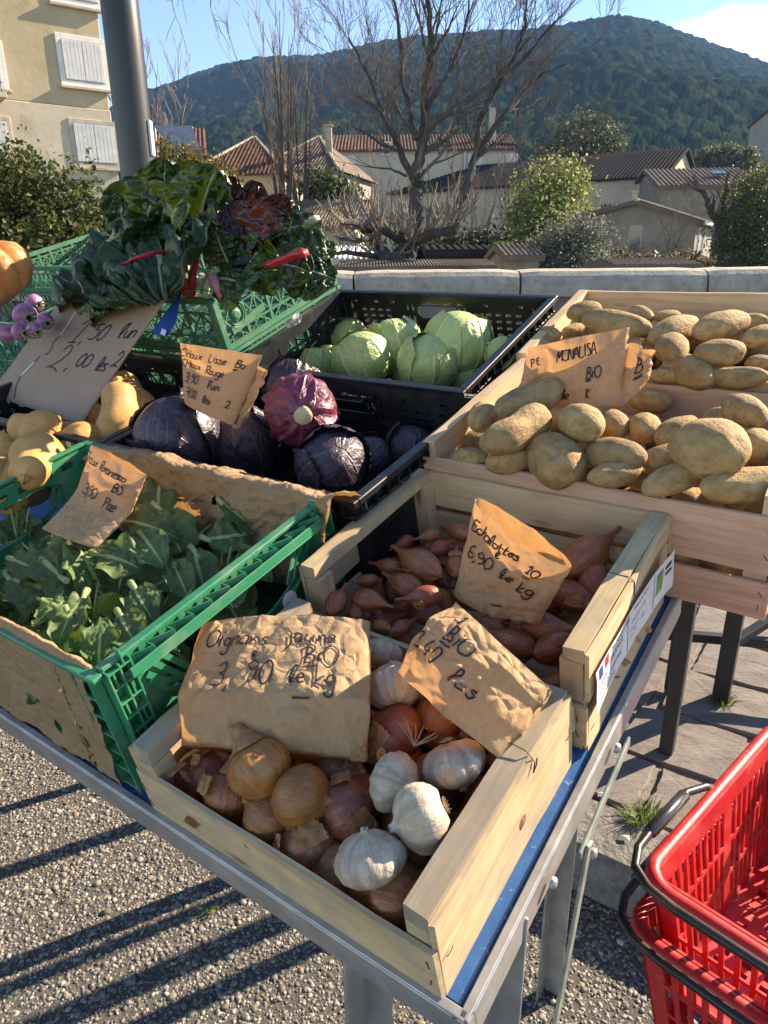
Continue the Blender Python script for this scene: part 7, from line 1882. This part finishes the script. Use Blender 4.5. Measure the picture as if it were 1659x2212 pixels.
win_at(HG, 3.75, .95, .5, 1.3, kind=None, sill=False, fr=.05, surround='stone_sill'); win_at(HG, .55, .95, .45, 1.2, kind=None, sill=False, fr=.06); win_at(HG, 1.6, .95, .55, 1.25, kind='shutter', sill=False, fr=.06, surround='stone_sill')
wpart(HG[0], 'canopy', MB().box(HG[1](1.6, -.3, HG[5] + 2.05), (1.1, .6, .08), .01, Matrix.Rotation(-.25, 3, 'X')), M['tile_grey'])
win_at(HG, .8, .8, .5, 1.3, side=1, kind='shutter_blue', fr=.05); win_at(HG, 2.4, .8, .5, 1.3, side=1, kind='shutter_blue', fr=.05)
wpart(HG[0], 'gutter', MB().tube([HG[1](HG[4] + .38, -.3, HG[6] - .06), HG[1](HG[4] + .38, 6.7, HG[6] - .06)], .07, 8), M['frame_white'])
wpart(HG[0], 'drainpipe', MB().tube([HG[1](2.6, -.06, HG[5]), HG[1](2.6, -.06, HG[5] + 2.2)], .04, 6), M['frame_white'])
HH = house('outbuilding', 'dark lean-to roof with a lit chimney beside the small house', 1290, 1365, 478, 600, 40, 5, R(-8), 'side', 446, 'pl_stone', 'tile_dark', rows=10, cat='shed')
chimney(HH, .1, .8, HH[6] - .2, 1.4, .25, 'pl_cream'); chimney(HH, 1.9, .8, HH[6] + .2, 1.2, .25, 'pl_cream')
HI = house('garden_shed', 'low shed with a red tiled strip roof just behind the parapet', 745, 1055, 582, 640, 15, 2.4, R(1), 'side', 569, 'pl_stone', 'tile_grey', rows=50, over=.15, cat='shed')
HJ = house('glass_lean_to', 'pale metal lean-to roof behind the right end of the chard', 700, 818, 566, 640, 17, 3.4, R(-3), 'side', 540, 'pl_cream', 'shutter', rows=12, over=.1, cat='shed')
HK = house('garden_hut', 'little hut with a mossy stepped tile roof', 1095, 1165, 558, 640, 18, 2.0, R(4), 'side', 535, 'pl_stone', 'tile_grey', rows=8, over=.12, cat='shed')
HL = house('garden_shed', 'row of rounded roof tiles peeping over the parapet at the right', 1335, 1500, 582, 640, 12, 1.4, R(2), 'side', 569, 'pl_stone', 'tile_grey', rows=17, over=.1, cat='shed')
HM = house('dark_shed', 'dark open shed in the gardens below the ivy tree', 925, 1075, 548, 640, 21, 3, 0, 'side', 538, 'tile_dark', 'tile_dark', rows=10, over=.1, cat='shed')
# scaffolded tower block at the right edge
HS = house('scaffolded_building', 'scaffolded building at the right picture edge below the hill', 1728, 1900, 236, 560, 95, 12, 0, 'side', 225, 'pl_grey', 'tile_red', rows=20, cat='building')
mb = MB()
for k in range(5):
    x = -1.0 + k * 2.2
    mb.tube([HS[1](x, -1.2, HS[5]), HS[1](x, -1.2, HS[6] + 1)], .09, 5)
for k in range(8): z = HS[6] - k * 2.4; mb.bar(HS[1](-1, -1.2, z), HS[1](8, -1.2, z), .7, .12)
wpart(HS[0], 'scaffolding', mb, M['frame_white'])
# ------------------------------------------------------------------ bare trees
def grow(mb, p, d, L, r, lev, rnd, up=.25, bend=.25, kids=(3, 5), spread=.75, minr=.004, flat=.6):
    n = 4; pts = [p.copy()]; q = p.copy(); dd = d.normalized(); dirs = [dd]
    for k in range(n):
        dd = (dd + Vector((rnd.uniform(-1, 1), rnd.uniform(-1, 1) * flat, rnd.uniform(-1, 1))) * bend * .5 + Vector((0, 0, up * .25))).normalized()
        q = q + dd * L / n; pts.append(q.copy()); dirs.append(dd)
    mb.tube(pts, [max(minr, r * (1 - .6 * k / n)) for k in range(n + 1)], 5 if r > .05 else 3, cap=False)
    if lev <= 0: return
    for k in range(rnd.randint(*kids)):
        t = rnd.uniform(.3, 1.0); i = min(n - 1, int(t * n)); b = pts[i].lerp(pts[i + 1], t * n - i)
        side = Vector((rnd.uniform(-1, 1), rnd.uniform(-1, 1) * flat, rnd.uniform(-.4, .8)))
        nd_ = (dirs[i] + side.normalized() * spread).normalized()
        grow(mb, b, nd_, L * rnd.uniform(.5, .8), max(minr, r * .5), lev - 1, rnd, up, bend, kids, spread, minr, flat)
def limb_tree(name, label, limbs, Y, seed, lev=3, dens=7, L0=2.6, minr=.008, up=.3, spread=.75, bark='bark', twig='twig', cat='tree', kids=(3, 5), group='bare trees beyond the parapet'):
    "limbs: list of (picture polyline, base radius, tip radius)"
    rnd = random.Random(seed); p0 = W(*limbs[0][0][0], Y)
    o = empty(name, (p0.x, Y, p0.z), None, label, cat, group); bpy.context.view_layer.update()
    mt, mw = MB(), MB()
    for (pl, r0, r1) in limbs:
        pts = []; ph = rnd.uniform(0, 6); n = len(pl)
        for k, (x, y) in enumerate(pl):
            pts.append(W(x, y, Y + .8 * math.sin(ph + k * .9) * min(1, k / 2)))
        # refine
        fine_ = []
        for k in range(len(pts) - 1):
            for q in range(4): fine_.append(pts[k].lerp(pts[k + 1], q / 4) + Vector((rnd.uniform(-1, 1), rnd.uniform(-1, 1), 0)) * .05)
        fine_.append(pts[-1]); m = len(fine_)
        rad = [r0 + (r1 - r0) * (k / (m - 1)) for k in range(m)]
        mt.tube(fine_, rad, 8, cap=False)
        for k in range(int(dens * len(pl) / 2)):
            i = rnd.randint(int(m * .28), m - 2); d = (fine_[i + 1] - fine_[i]).normalized()
            side = Vector((rnd.uniform(-1, 1), rnd.uniform(-1, 1) * .6, rnd.uniform(-.2, .9)))
            grow(mw, fine_[i], (d + side.normalized() * spread), L0 * rnd.uniform(.6, 1.2), max(minr, rad[i] * .45), lev - 1, rnd, up, .35, kids, spread, minr)
        grow(mw, fine_[-1], (fine_[-1] - fine_[-2]), L0, r1 * .9, lev - 1, rnd, up, .3, kids, spread, minr)
    wpart(o, 'trunk', mt, M[bark]); wpart(o, 'twigs', mw, M[twig])['kind'] = 'stuff'; return o
def z8(*pts): return [(658.3 + .3968 * x, .3968 * y) for x, y in pts]
TREE = limb_tree('bare_tree', 'big bare tree with ivy on its trunk in the middle', [
    (z8((600, 1480), (602, 1270), (606, 1050), (618, 900), (640, 790), (652, 560), (680, 340), (690, 160), (665, 0), (640, -120)), .31, .05),
    (z8((606, 1000), (570, 930), (510, 800), (440, 660), (400, 590), (320, 545), (250, 500)), .17, .03),
    (z8((640, 790), (690, 680), (790, 610), (900, 540), (1010, 465), (1130, 330), (1230, 200)), .15, .028),
    (z8((612, 760), (575, 620), (535, 470), (520, 250), (495, 60), (470, -60)), .13, .028),
    (z8((656, 600), (720, 500), (790, 390), (850, 250), (890, 90), (900, -40)), .12, .025),
    (z8((430, 650), (380, 480), (300, 330), (240, 200)), .09, .02), (z8((560, 960), (470, 920), (320, 905)), .06, .02), (z8((520, 820), (430, 790), (330, 720), (240, 680)), .08, .02), (z8((682, 330), (760, 200), (830, 40)), .08, .02)], 31, 5, lev=4, dens=3.0, L0=2.4, minr=.007, kids=(2, 4))
TREE2 = limb_tree('bare_tree', 'leaning bare tree just right of the ivy tree', [
    (z8((790, 1480), (805, 1230), (850, 1100), (900, 960), (930, 850), (945, 690), (1000, 560), (1070, 430), (1150, 290), (1195, 140), (1210, 0)), .23, .035),
    (z8((925, 860), (1000, 740), (1090, 630), (1190, 500), (1300, 400), (1420, 350)), .14, .025), (z8((940, 840), (1040, 780), (1150, 790), (1205, 830)), .08, .02), (z8((1070, 430), (1180, 340), (1330, 150), (1420, 60)), .10, .02)], 32, 9, lev=4, dens=3.0, L0=2.2, minr=.007, kids=(2, 4))
# ivy on the trunk
def leaves_mesh(pts, size, cols, seed, up=0.0):
    r = np.random.default_rng(seed); n = len(pts)
    a = r.normal(size=(n, 3)); a[:, 2] += up; a /= np.linalg.norm(a, axis=1)[:, None]
    b = r.normal(size=(n, 3)); b -= a * (a * b).sum(1)[:, None]; b /= np.linalg.norm(b, axis=1)[:, None]; c = np.cross(a, b)
    s = (size if np.ndim(size) else np.full(n, size))[:, None] * r.uniform(.6, 1.3, (n, 1))
    q = a * s * .18
    V = np.stack([pts - b * s * .5, pts + c * s * .28 + q, pts + b * s * .55, pts - c * s * .28 + q], 1).reshape(-1, 3)
    F = np.arange(4 * n).reshape(-1, 4); return np_mesh('foliage', V, F, False, col=np.repeat(cols, 4, 0))
def foliage_pts(ells, n, seed, shell=.55, clump=.25):
    "points in ellipsoids (centre, radii), gathered into clumps, more of them near the surface"
    r = np.random.default_rng(seed); vol = np.array([e[1][0] * e[1][1] * e[1][2] for e in ells]) ** (2 / 3); vol = vol / vol.sum()
    cl = []; 
    for e, v in zip(ells, vol):
        m = max(3, int(n * v / 28)); d = r.normal(size=(m, 3)); d /= np.linalg.norm(d, axis=1)[:, None]
        rad = (shell + (1 - shell) * r.random(m)) ** .8; c = np.array(e[0]) + d * rad[:, None] * np.array(e[1]) * r.uniform(.85, 1.12, (m, 1)); k = int(n * v / m)
        sp_ = np.mean(e[1]) * clump
        cl.append((c[:, None] + r.normal(0, sp_, (m, k, 3))).reshape(-1, 3))
    return np.vstack(cl)
def shrub(name, label, ells, n, size, cols, seed, stems=6, mat='foliage', cat='shrub', group='shrubs and trees beyond the parapet', stemmat='bark', base=None, stem_r=.03, up=0.0, clump=.25, shell=.55):
    pts = foliage_pts(ells, n, seed, shell, clump); r = np.random.default_rng(seed + 1)
    c0 = np.array(cols)[r.integers(0, len(cols), len(pts))] * r.uniform(.75, 1.25, (len(pts), 1))
    e0 = ells[0]; zb = min(e[0][2] - e[1][2] for e in ells); bp_ = Vector((e0[0][0], e0[0][1], zb)) if base is None else Vector(base)
    o = empty(name, bp_, None, label, cat, group); bpy.context.view_layer.update()
    f = link('crown', leaves_mesh(pts - np.array(bp_[:]), size, c0, seed + 2, up), M[mat], o)
    rnd = random.Random(seed); mb = MB()
    for k in range(stems):
        e = ells[k % len(ells)]; tgt = Vector(e[0]) + Vector((rnd.uniform(-.6, .6) * e[1][0], rnd.uniform(-.5, .5) * e[1][1], rnd.uniform(-.2, .7) * e[1][2])); s = bp_ + Vector((rnd.uniform(-.3, .3) * e[1][0], 0, -.2))
        mid = s.lerp(tgt, .5) + Vector((rnd.uniform(-.1, .1), 0, .1)) * e[1][0]
        mb.tube([s, mid, tgt], [stem_r, stem_r * .7, stem_r * .35], 5)
    wpart(o, 'trunk', mb, M[stemmat]); return o
def EL(x, y, Y, rx, ry, rz=None):
    "ellipsoid seen at picture point x, y with half sizes in picture units"
    k = Y * 1.064 / FPX; c = W(x, y, Y); return (tuple(c), (rx * k, (rz if rz else min(rx, ry)) * k, ry * k))
ip = []; rr = random.Random(2)
for _ in range(1500):
    t = rr.random(); x, y = 658.3 + .3968 * (602 + rr.gauss(0, 14) + 12 * t), .3968 * (1330 - 380 * t); q = W(x, y, 30.6 + rr.uniform(-.3, .3)); ip.append(q[:])
iv = link('foliage', leaves_mesh(np.array(ip) - np.array(TREE.location[:]), .17, np.array([(.05, .09, .03), (.09, .13, .05), (.16, .20, .10)])[np.random.default_rng(1).integers(0, 3, 1500)], 4), M['foliage'], TREE); iv.name = 'ivy'
# upright brush-like bare trees at the left
def broom(name, label, x, yb, yt, Y, wpx_, n, seed, twig='twig', r=.16, lev=2, group='bare trees beyond the parapet', ysp=.55):
    rnd = random.Random(seed); o0 = W(x, yb, Y); k = Y * 1.064 / FPX; H_ = (yb - yt) * k
    o = empty(name, o0, None, label, 'tree', group); bpy.context.view_layer.update(); mt, mw = MB(), MB()
    for i in range(n):
        a = rnd.uniform(-1, 1); h = H_ * rnd.uniform(.75, 1.05); bx = a * wpx_ * k; st_ = rnd.uniform(.0, .12) * H_
        p = [o0 + Vector((a * .12 * wpx_ * k, rnd.uniform(-.2, .2), st_)), o0 + Vector((bx * .45, rnd.uniform(-.5, .5), h * .35)), o0 + Vector((bx * .8, rnd.uniform(-.8, .8), h * .68)), o0 + Vector((bx * rnd.uniform(.9, 1.15), rnd.uniform(-1, 1), h))]
        rr_ = r * rnd.uniform(.4, 1) * (1 - .4 * abs(a)); mt.tube(p, [rr_, rr_ * .6, rr_ * .3, .008], 5, cap=False)
        for q in range(4):
            t = rnd.uniform(.25, .98); s = t * 3; ii = min(2, int(s)); b = p[ii].lerp(p[ii + 1], s - ii)
            grow(mw, b, Vector((rnd.uniform(-.7, .7), rnd.uniform(-.4, .4), 1.0)), H_ * rnd.uniform(.10, .24), .018 * Y / 28, lev, rnd, .5, .22, (1, 3), .4, .007 * Y / 28)
    wpart(o, 'trunk', mt, M['bark']); wpart(o, 'twigs', mw, M[twig])['kind'] = 'stuff'; return o
broom('poplar_tree', 'upright bare tree standing left of the ivy tree', 618, 560, 165, 28, 52, 9, 3, 'twig_pale')
broom('poplar_tree', 'second upright bare tree close behind the first', 655, 560, 210, 30, 38, 6, 4, 'twig_pale')
broom('poplar_tree', 'pale bare crown showing just right of the black post', 350, 400, 190, 52, 75, 10, 6, 'twig_pale', .14)
broom('poplar_tree', 'faint bare tree behind the solar panel house', 295, 400, 210, 54, 50, 7, 7, 'twig_pale', .12)
# pollarded trees with knobbly limbs just behind the parapet
limb_tree('pollard_tree', 'knobbly pollarded tree with crooked limbs behind the parapet', [
    ([(880, 600), (884, 560), (900, 520), (935, 505), (985, 495), (1000, 470)], .17, .07), ([(886, 550), (865, 520), (830, 500), (800, 480), (780, 490)], .12, .05), ([(882, 570), (850, 560), (800, 552), (745, 545), (715, 550)], .10, .03)], 17, 21, lev=2, dens=5, L0=.62, minr=.0045, up=.8, spread=.9, twig='twig_pale')
limb_tree('pollard_tree', 'dark pollarded tree with a split stem left of the first pollard', [
    ([(842, 600), (835, 560), (815, 530), (790, 500), (765, 480), (740, 478)], .15, .06), ([(838, 575), (858, 545), (872, 520), (868, 500)], .11, .05), ([(800, 512), (770, 520), (735, 515)], .07, .03)], 16, 22, lev=2, dens=5, L0=.62, minr=.0045, up=.8, spread=.9, twig='twig_pale')
limb_tree('pollard_tree', 'pollarded tree with raised fists beside the small house', [
    ([(1548, 600), (1552, 540), (1562, 490), (1585, 455), (1605, 430), (1622, 418)], .26, .10), ([(1556, 500), (1535, 450), (1520, 415), (1505, 408)], .15, .08), ([(1560, 480), (1562, 440), (1568, 405)], .13, .07)], 29, 23, lev=2, dens=3, L0=.6, minr=.008, up=.5)
for i, (x, yb, yt, Y, w_, lb) in enumerate([(790, 560, 420, 36, 60, 'bare thicket of grey stems left of the ivy trunk'), (860, 560, 400, 40, 60, 'bare thicket just behind the ivy trunk'), (960, 560, 400, 38, 60, 'bare thicket between the two big trunks'), (1040, 560, 385, 42, 65, 'bare thicket right of the leaning trunk'), (1110, 560, 370, 44, 60, 'bare thicket left of the bamboo'), (1180, 560, 390, 46, 50, 'bare thicket behind the bamboo'), (760, 560, 470, 30, 40, 'low bare shrub left of the pollards'), (1000, 570, 450, 30, 55, 'low bare shrub under the leaning trunk')]):
    broom('bare_shrub', lb, x, yb, yt, Y, w_, 9, 40 + i, 'twig_pale' if i % 2 else 'twig', .05, 1, 'bare thickets')
broom('bare_shrub', 'thin bare shrub before the small grey house', 1445, 590, 480, 24, 45, 9, 60, 'twig_pale', .04, 1, 'bare thickets')
broom('bare_shrub', 'reddish twiggy bush before the small grey house', 1395, 590, 535, 22, 55, 14, 61, 'twig_pale', .03, 1, 'bare thickets')
GRN = [(.035, .055, .014), (.055, .082, .022), (.085, .11, .03), (.12, .12, .04)]
shrub('laurel_hedge', 'dense glossy evergreen hedge behind the parapet at the left', [EL(60, 480, 7.0, 105, 125, 60), EL(150, 475, 7.2, 80, 105, 60), EL(20, 410, 7.4, 75, 85, 50), EL(205, 520, 7.0, 55, 70, 50), EL(-60, 480, 7, 90, 140, 60), EL(120, 560, 6.6, 140, 60, 60)], 15000, .055, GRN, 5, 26, cat='hedge', stem_r=.018, stemmat='twig_pale', clump=.2)
shrub('garden_shrub', 'yellowish green shrub right of the black post', [EL(372, 360, 13, 42, 38), EL(440, 385, 13.5, 45, 40), EL(400, 400, 13, 50, 40), EL(490, 410, 14, 40, 35)], 6500, .07, [(.13, .12, .03), (.16, .16, .05), (.09, .10, .025), (.18, .12, .06)], 6, 8)
shrub('ivy_bush', 'dark ivy bush against the square house', [EL(705, 410, 40, 42, 38), EL(740, 440, 40, 35, 45)], 2600, .26, [(.035, .055, .02), (.06, .085, .035), (.12, .15, .08)], 7, 5)
shrub('bamboo', 'tall yellow green bamboo clump near the barn', [EL(1190, 445, 38, 48, 62), EL(1225, 420, 38, 28, 55), EL(1150, 470, 37.5, 38, 55), EL(1180, 510, 37, 60, 50)], 12000, .20, [(.22, .26, .06), (.32, .36, .10), (.40, .42, .15), (.13, .17, .05)], 8, 12, up=.0, clump=.42, shell=.35)
shrub('olive_tree', 'silvery olive tree just behind the parapet', [EL(1235, 535, 19, 62, 45), EL(1270, 515, 19, 35, 35), EL(1195, 555, 19, 45, 35), EL(1240, 580, 18.5, 75, 30)], 11000, .075, [(.13, .15, .11), (.20, .22, .17), (.085, .10, .065), (.28, .30, .25)], 9, 10, clump=.34, shell=.4)
shrub('magnolia_tree', 'broad dark evergreen tree behind the barn roof', [EL(1262, 325, 75, 55, 48), EL(1300, 345, 75, 42, 34), EL(1215, 350, 75, 40, 28), EL(1255, 360, 74, 70, 28)], 9000, .42, [(.04, .055, .02), (.07, .085, .03), (.11, .12, .045)], 10, 6, stem_r=.2, clump=.33, shell=.4)
shrub('evergreen_shrub', 'dense evergreen shrub at the right picture edge', [EL(1640, 490, 27, 55, 85), EL(1605, 530, 27, 45, 60), EL(1680, 450, 28, 50, 80), EL(1650, 560, 26, 70, 40)], 12000, .13, [(.05, .075, .022), (.07, .095, .035), (.13, .15, .05)], 11, 8, clump=.34, shell=.4)
shrub('evergreen_shrub', 'yellowing bush above the evergreen shrub at the right', [EL(1625, 430, 30, 42, 40), EL(1660, 415, 30, 35, 35)], 4500, .14, [(.22, .17, .05), (.13, .14, .045), (.22, .20, .07)], 12, 5)
shrub('evergreen_shrub', 'row of pale bushes behind the ribbed roof', [EL(1530, 350, 85, 26, 20), EL(1565, 345, 85, 30, 22), EL(1605, 350, 85, 28, 18)], 4000, .42, [(.10, .115, .05), (.15, .16, .075)], 13, 4, stem_r=.15)
shrub('garden_shrub', 'bright green shrub between the hut and the dark shed', [EL(1085, 545, 20, 24, 16), EL(1110, 550, 20, 20, 14)], 1300, .12, [(.09, .13, .03), (.14, .19, .05)], 14, 4)
shrub('garden_shrub', 'dark clipped hedge below the ivy tree', [EL(980, 540, 24, 110, 26), EL(1070, 545, 24, 60, 24), EL(900, 555, 23, 50, 22)], 4200, .16, [(.02, .03, .014), (.035, .048, .02)], 15, 4)
shrub('garden_shrub', 'grey green bushes at the foot of the small house', [EL(1320, 565, 21, 50, 18), EL(1400, 572, 20, 60, 14), EL(1480, 568, 21, 50, 16)], 3000, .13, [(.09, .10, .05), (.15, .12, .08), (.20, .15, .10)], 16, 4)
# a few twigs that hang into the top of the picture, from a tree above the road
limb_tree('overhanging_branch', 'thin bare twigs hanging into the sky beside the black post', [([(330, -140), (345, -60), (372, 4)], .012, .003), ([(400, -150), (420, -50), (455, 16)], .012, .003)], 5.5, 33, lev=2, dens=3, L0=.22, minr=.0015, up=-.4, cat='branch')
# ------------------------------------------------------------------ air
hz = MB().box((120, 520, 122), (2600, 1240, 274)).build('haze', None); tag(hz, kind='stuff')
hm = bpy.data.materials.new('haze_air'); hm.use_nodes = True; hm.node_tree.nodes.clear()
_o = hm.node_tree.nodes.new('ShaderNodeOutputMaterial'); _v = hm.node_tree.nodes.new('ShaderNodeVolumePrincipled')
_v.inputs['Color'].default_value = (.24, .50, 1.0, 1); _v.inputs['Density'].default_value = .0003; _v.inputs['Anisotropy'].default_value = .0
hm.node_tree.links.new(_v.outputs[0], _o.inputs['Volume']); hz.data.materials.append(hm)
hz['label'] = 'thin bluish air haze over the valley'; hz['category'] = 'haze'

#print('TRIS', sum(sum(len(p.vertices) - 2 for p in m.polygons) for m in bpy.data.meshes))
# ================================================================== red shopping baskets, bottom right
BZ = .60
ba = Vector((.362, .742, 0)); bd = Vector((.347, .324, 0)).normalized(); bs = Vector((bd.y, -bd.x, 0))
def basket(z, label, seed, hl=0.0, off=Vector((0, 0, 0))):
    L, Wd, H = .47, .33, .235
    o = empty('shopping_basket', ba + off + Vector((0, 0, z)), Matrix((bd, -bs, Vector((0, 0, 1)))).transposed(), label, 'basket', 'red shopping baskets')
    # local: x along the long side, y = -s (so the basket lies at negative y), z down from the rim
    def q(x, y, zz):
        k = 1 - .20 * (-zz / H); return Vector((L / 2 + (x - L / 2) * k, -Wd / 2 + (y + Wd / 2) * k, zz))
    g = M['pl_red']; t = .004
    def wall(nm, ln, fn):
        hol = []
        n = int(ln / .026)
        for i in range(n):
            x = .03 + (ln - .06) * i / n
            if abs(i - n / 2) < 1 : continue
            for (z0, z1) in ((-.098, -.034), (-.160, -.106), (-.220, -.168)): hol.append((x, H + z0, x + (ln - .06) / n * .64, H + z1))
        m = holed_panel(ln, H, t, hol); mb = MB(); mb.add([fn(Vector(v)) for v in m.v], m.f); mb.build(nm, g, o)
    wall('side_wall', L, lambda v: q(v.x, -v.y, v.z - H)); wall('side_wall', L, lambda v: q(v.x, -Wd + v.y, v.z - H))
    wall('end_wall', Wd, lambda v: q(v.y, -v.x, v.z - H)); wall('end_wall', Wd, lambda v: q(L - v.y, -v.x, v.z - H))
    hol = [(.02 + i * .03, .02 + j * .034, .02 + i * .03 + .02, .02 + j * .034 + .016) for i in range(12) for j in range(7)]
    m = holed_panel(L * .8 - .006, Wd * .8 - .006, .004, hol); mb = MB(); mb.add([(L * .1 + .003 + v[0], -Wd * .1 - .003 - v[2], -H + v[1]) for v in m.v], [f[::-1] for f in m.f]); mb.build('base', g, o)
    # broad rounded rim
    n = 10; path = []; rad = .035
    for (cx_, cy_, a0) in ((L - rad, -rad, 0), (rad, -rad, 90), (rad, -Wd + rad, 180), (L - rad, -Wd + rad, 270)):
        for k in range(n + 1): a = R(a0 + 90 * k / n); path.append((cx_ + rad * math.cos(a), cy_ + rad * math.sin(a), math.cos(a), math.sin(a)))
    prof = [(-.004, -.026), (-.002, -.006), (.003, .001), (.010, .003), (.017, .0), (.020, -.007), (.020, -.020), (.017, -.026), (.016, -.010), (.004, -.010)]
    V = []
    for (x, y, nx_, ny_) in path:
        for (a, zz) in prof: V.append((x + nx_ * a, y + ny_ * a, zz))
    F = grid_faces(len(path), len(prof), True); F = list(map(tuple, F)) + [(i * len(prof) + len(prof) - 1, ((i + 1) % len(path)) * len(prof) + len(prof) - 1, ((i + 1) % len(path)) * len(prof), i * len(prof)) for i in range(len(path))]
    mb = MB(); mb.add(V, F); mb.build('rim', g, o, True)
    # a folded-down handle: runs along the near half of the rim, with a plastic sleeve on one arm
    hr = .0062; e = .034; zz = .010 + hl; mid_ = L * .52
    pts = [Vector((mid_, .012, -.012 + hl)), Vector((mid_ - .03, e - .012, .004 + hl)), Vector((mid_ - .07, e, zz))]
    pts += [Vector((.06, e, zz)), Vector((.02, e - .002, zz)), Vector((-.015, e - .016, zz)), Vector((-.034, e - .045, zz)), Vector((-.040, -.05, zz)), Vector((-.040, -Wd * .5, zz)), Vector((-.040, -Wd + .06, zz)), Vector((-.030, -Wd - .01, zz)), Vector((.0, -Wd - .034, zz)), Vector((.05, -Wd - e, zz)), Vector((mid_ - .04, -Wd - e, zz)), Vector((mid_, -Wd - .012, -.012 + hl))]
    MB().tube(pts, hr, 12).build('handle', M['handle'], o, True)
    MB().tube([Vector((.055, e, zz)), Vector((.058, e, zz)), Vector((.165, e, zz)), Vector((.168, e, zz))], [.006, .0095, .0095, .006], 14).build('grip_sleeve', M['handle_dark'], o, True)
    return o
M['handle'] = pmat('worn_black_handle', [(.3, (.012, .010, .010)), (.52, (.024, .018, .016)), (.72, (.17, .085, .05))], 11, 5, .35, bscale=160, bstr=.1, coat=0) if False else pmat('worn_black_handle', [(.3, (.012, .010, .010)), (.55, (.026, .019, .017)), (.75, (.15, .075, .045))], 11, 5, .35, bscale=160, bstr=.1)
M['handle_dark'] = pmat('shiny_dark_sleeve', [(.3, (.022, .018, .020)), (.7, (.045, .038, .04))], 14, 4, .22, spec=.8)
basket(BZ, 'upper red plastic shopping basket with its handle folded down', 1)
basket(BZ - .085, 'lower red shopping basket nested under the upper one', 2, .0, bs * -.004 - bd * .012)
gc = empty('plastic_crate', Vector((.25, .70, .002)), Matrix((bd, -bs, Vector((0, 0, 1)))).transposed(), 'green crate standing on the ground under the red baskets', 'crate', 'green plastic crates')
tmpc = green_fold(-9, 9, .60, .42, .265, 0, 0, 'x', 'pl_green_old', False)
for ch in list(tmpc.children):
    ml = ch.matrix_local.copy(); ch.parent = gc; ch.matrix_local = Matrix.Translation((-.03, -.40, .012)) @ ml
bpy.data.objects.remove(tmpc)
# small litter on the ground
M['leaf_bit'] = pmat('fallen_leaf', [(.3, (.10, .16, .03)), (.7, (.22, .30, .06))], 50, 3, .6, transl=.3)
mb = MB(); r_ = random.Random(6)
for k in range(14):
    a = r_.uniform(0, 6.28); b = Vector((r_.uniform(-.02, .02), r_.uniform(-.012, .012), .009 + r_.uniform(0, .006))); d = Vector((math.cos(a), math.sin(a), .2)) * .007
    mb.add([b - d, b + Vector((-d.y, d.x, 0)) * .4, b + d, b - Vector((-d.y, d.x, 0)) * .4], [(0, 1, 2, 3)])
mb.tube([(.0, 0, .012), (-.02, -.015, .011), (-.05, -.02, .010)], .0009, 4)
o = mb.build('fallen_sprig', M['leaf_bit'], None, loc=G0(452, 1975)); tag(o, 'tiny green sprig lying on the asphalt', 'sprig')
for i, (x, y) in enumerate(((1348, 1812), (1300, 1718))):
    z = PZ + .004
    o = MB().add([(-.012, -.006, .002), (.010, -.009, .003), (.014, .006, .005), (-.008, .008, .003), (0, 0, .008)], [(0, 1, 4), (1, 2, 4), (2, 3, 4), (3, 0, 4)]).build('pebble', M['label_white'] if i else M['stone_sill'], None, loc=G0(x, y, z)); tag(o, 'small pale pebble %s' % ('beside the kerb grass tuft' if i == 0 else 'in a pavement joint'), 'pebble')
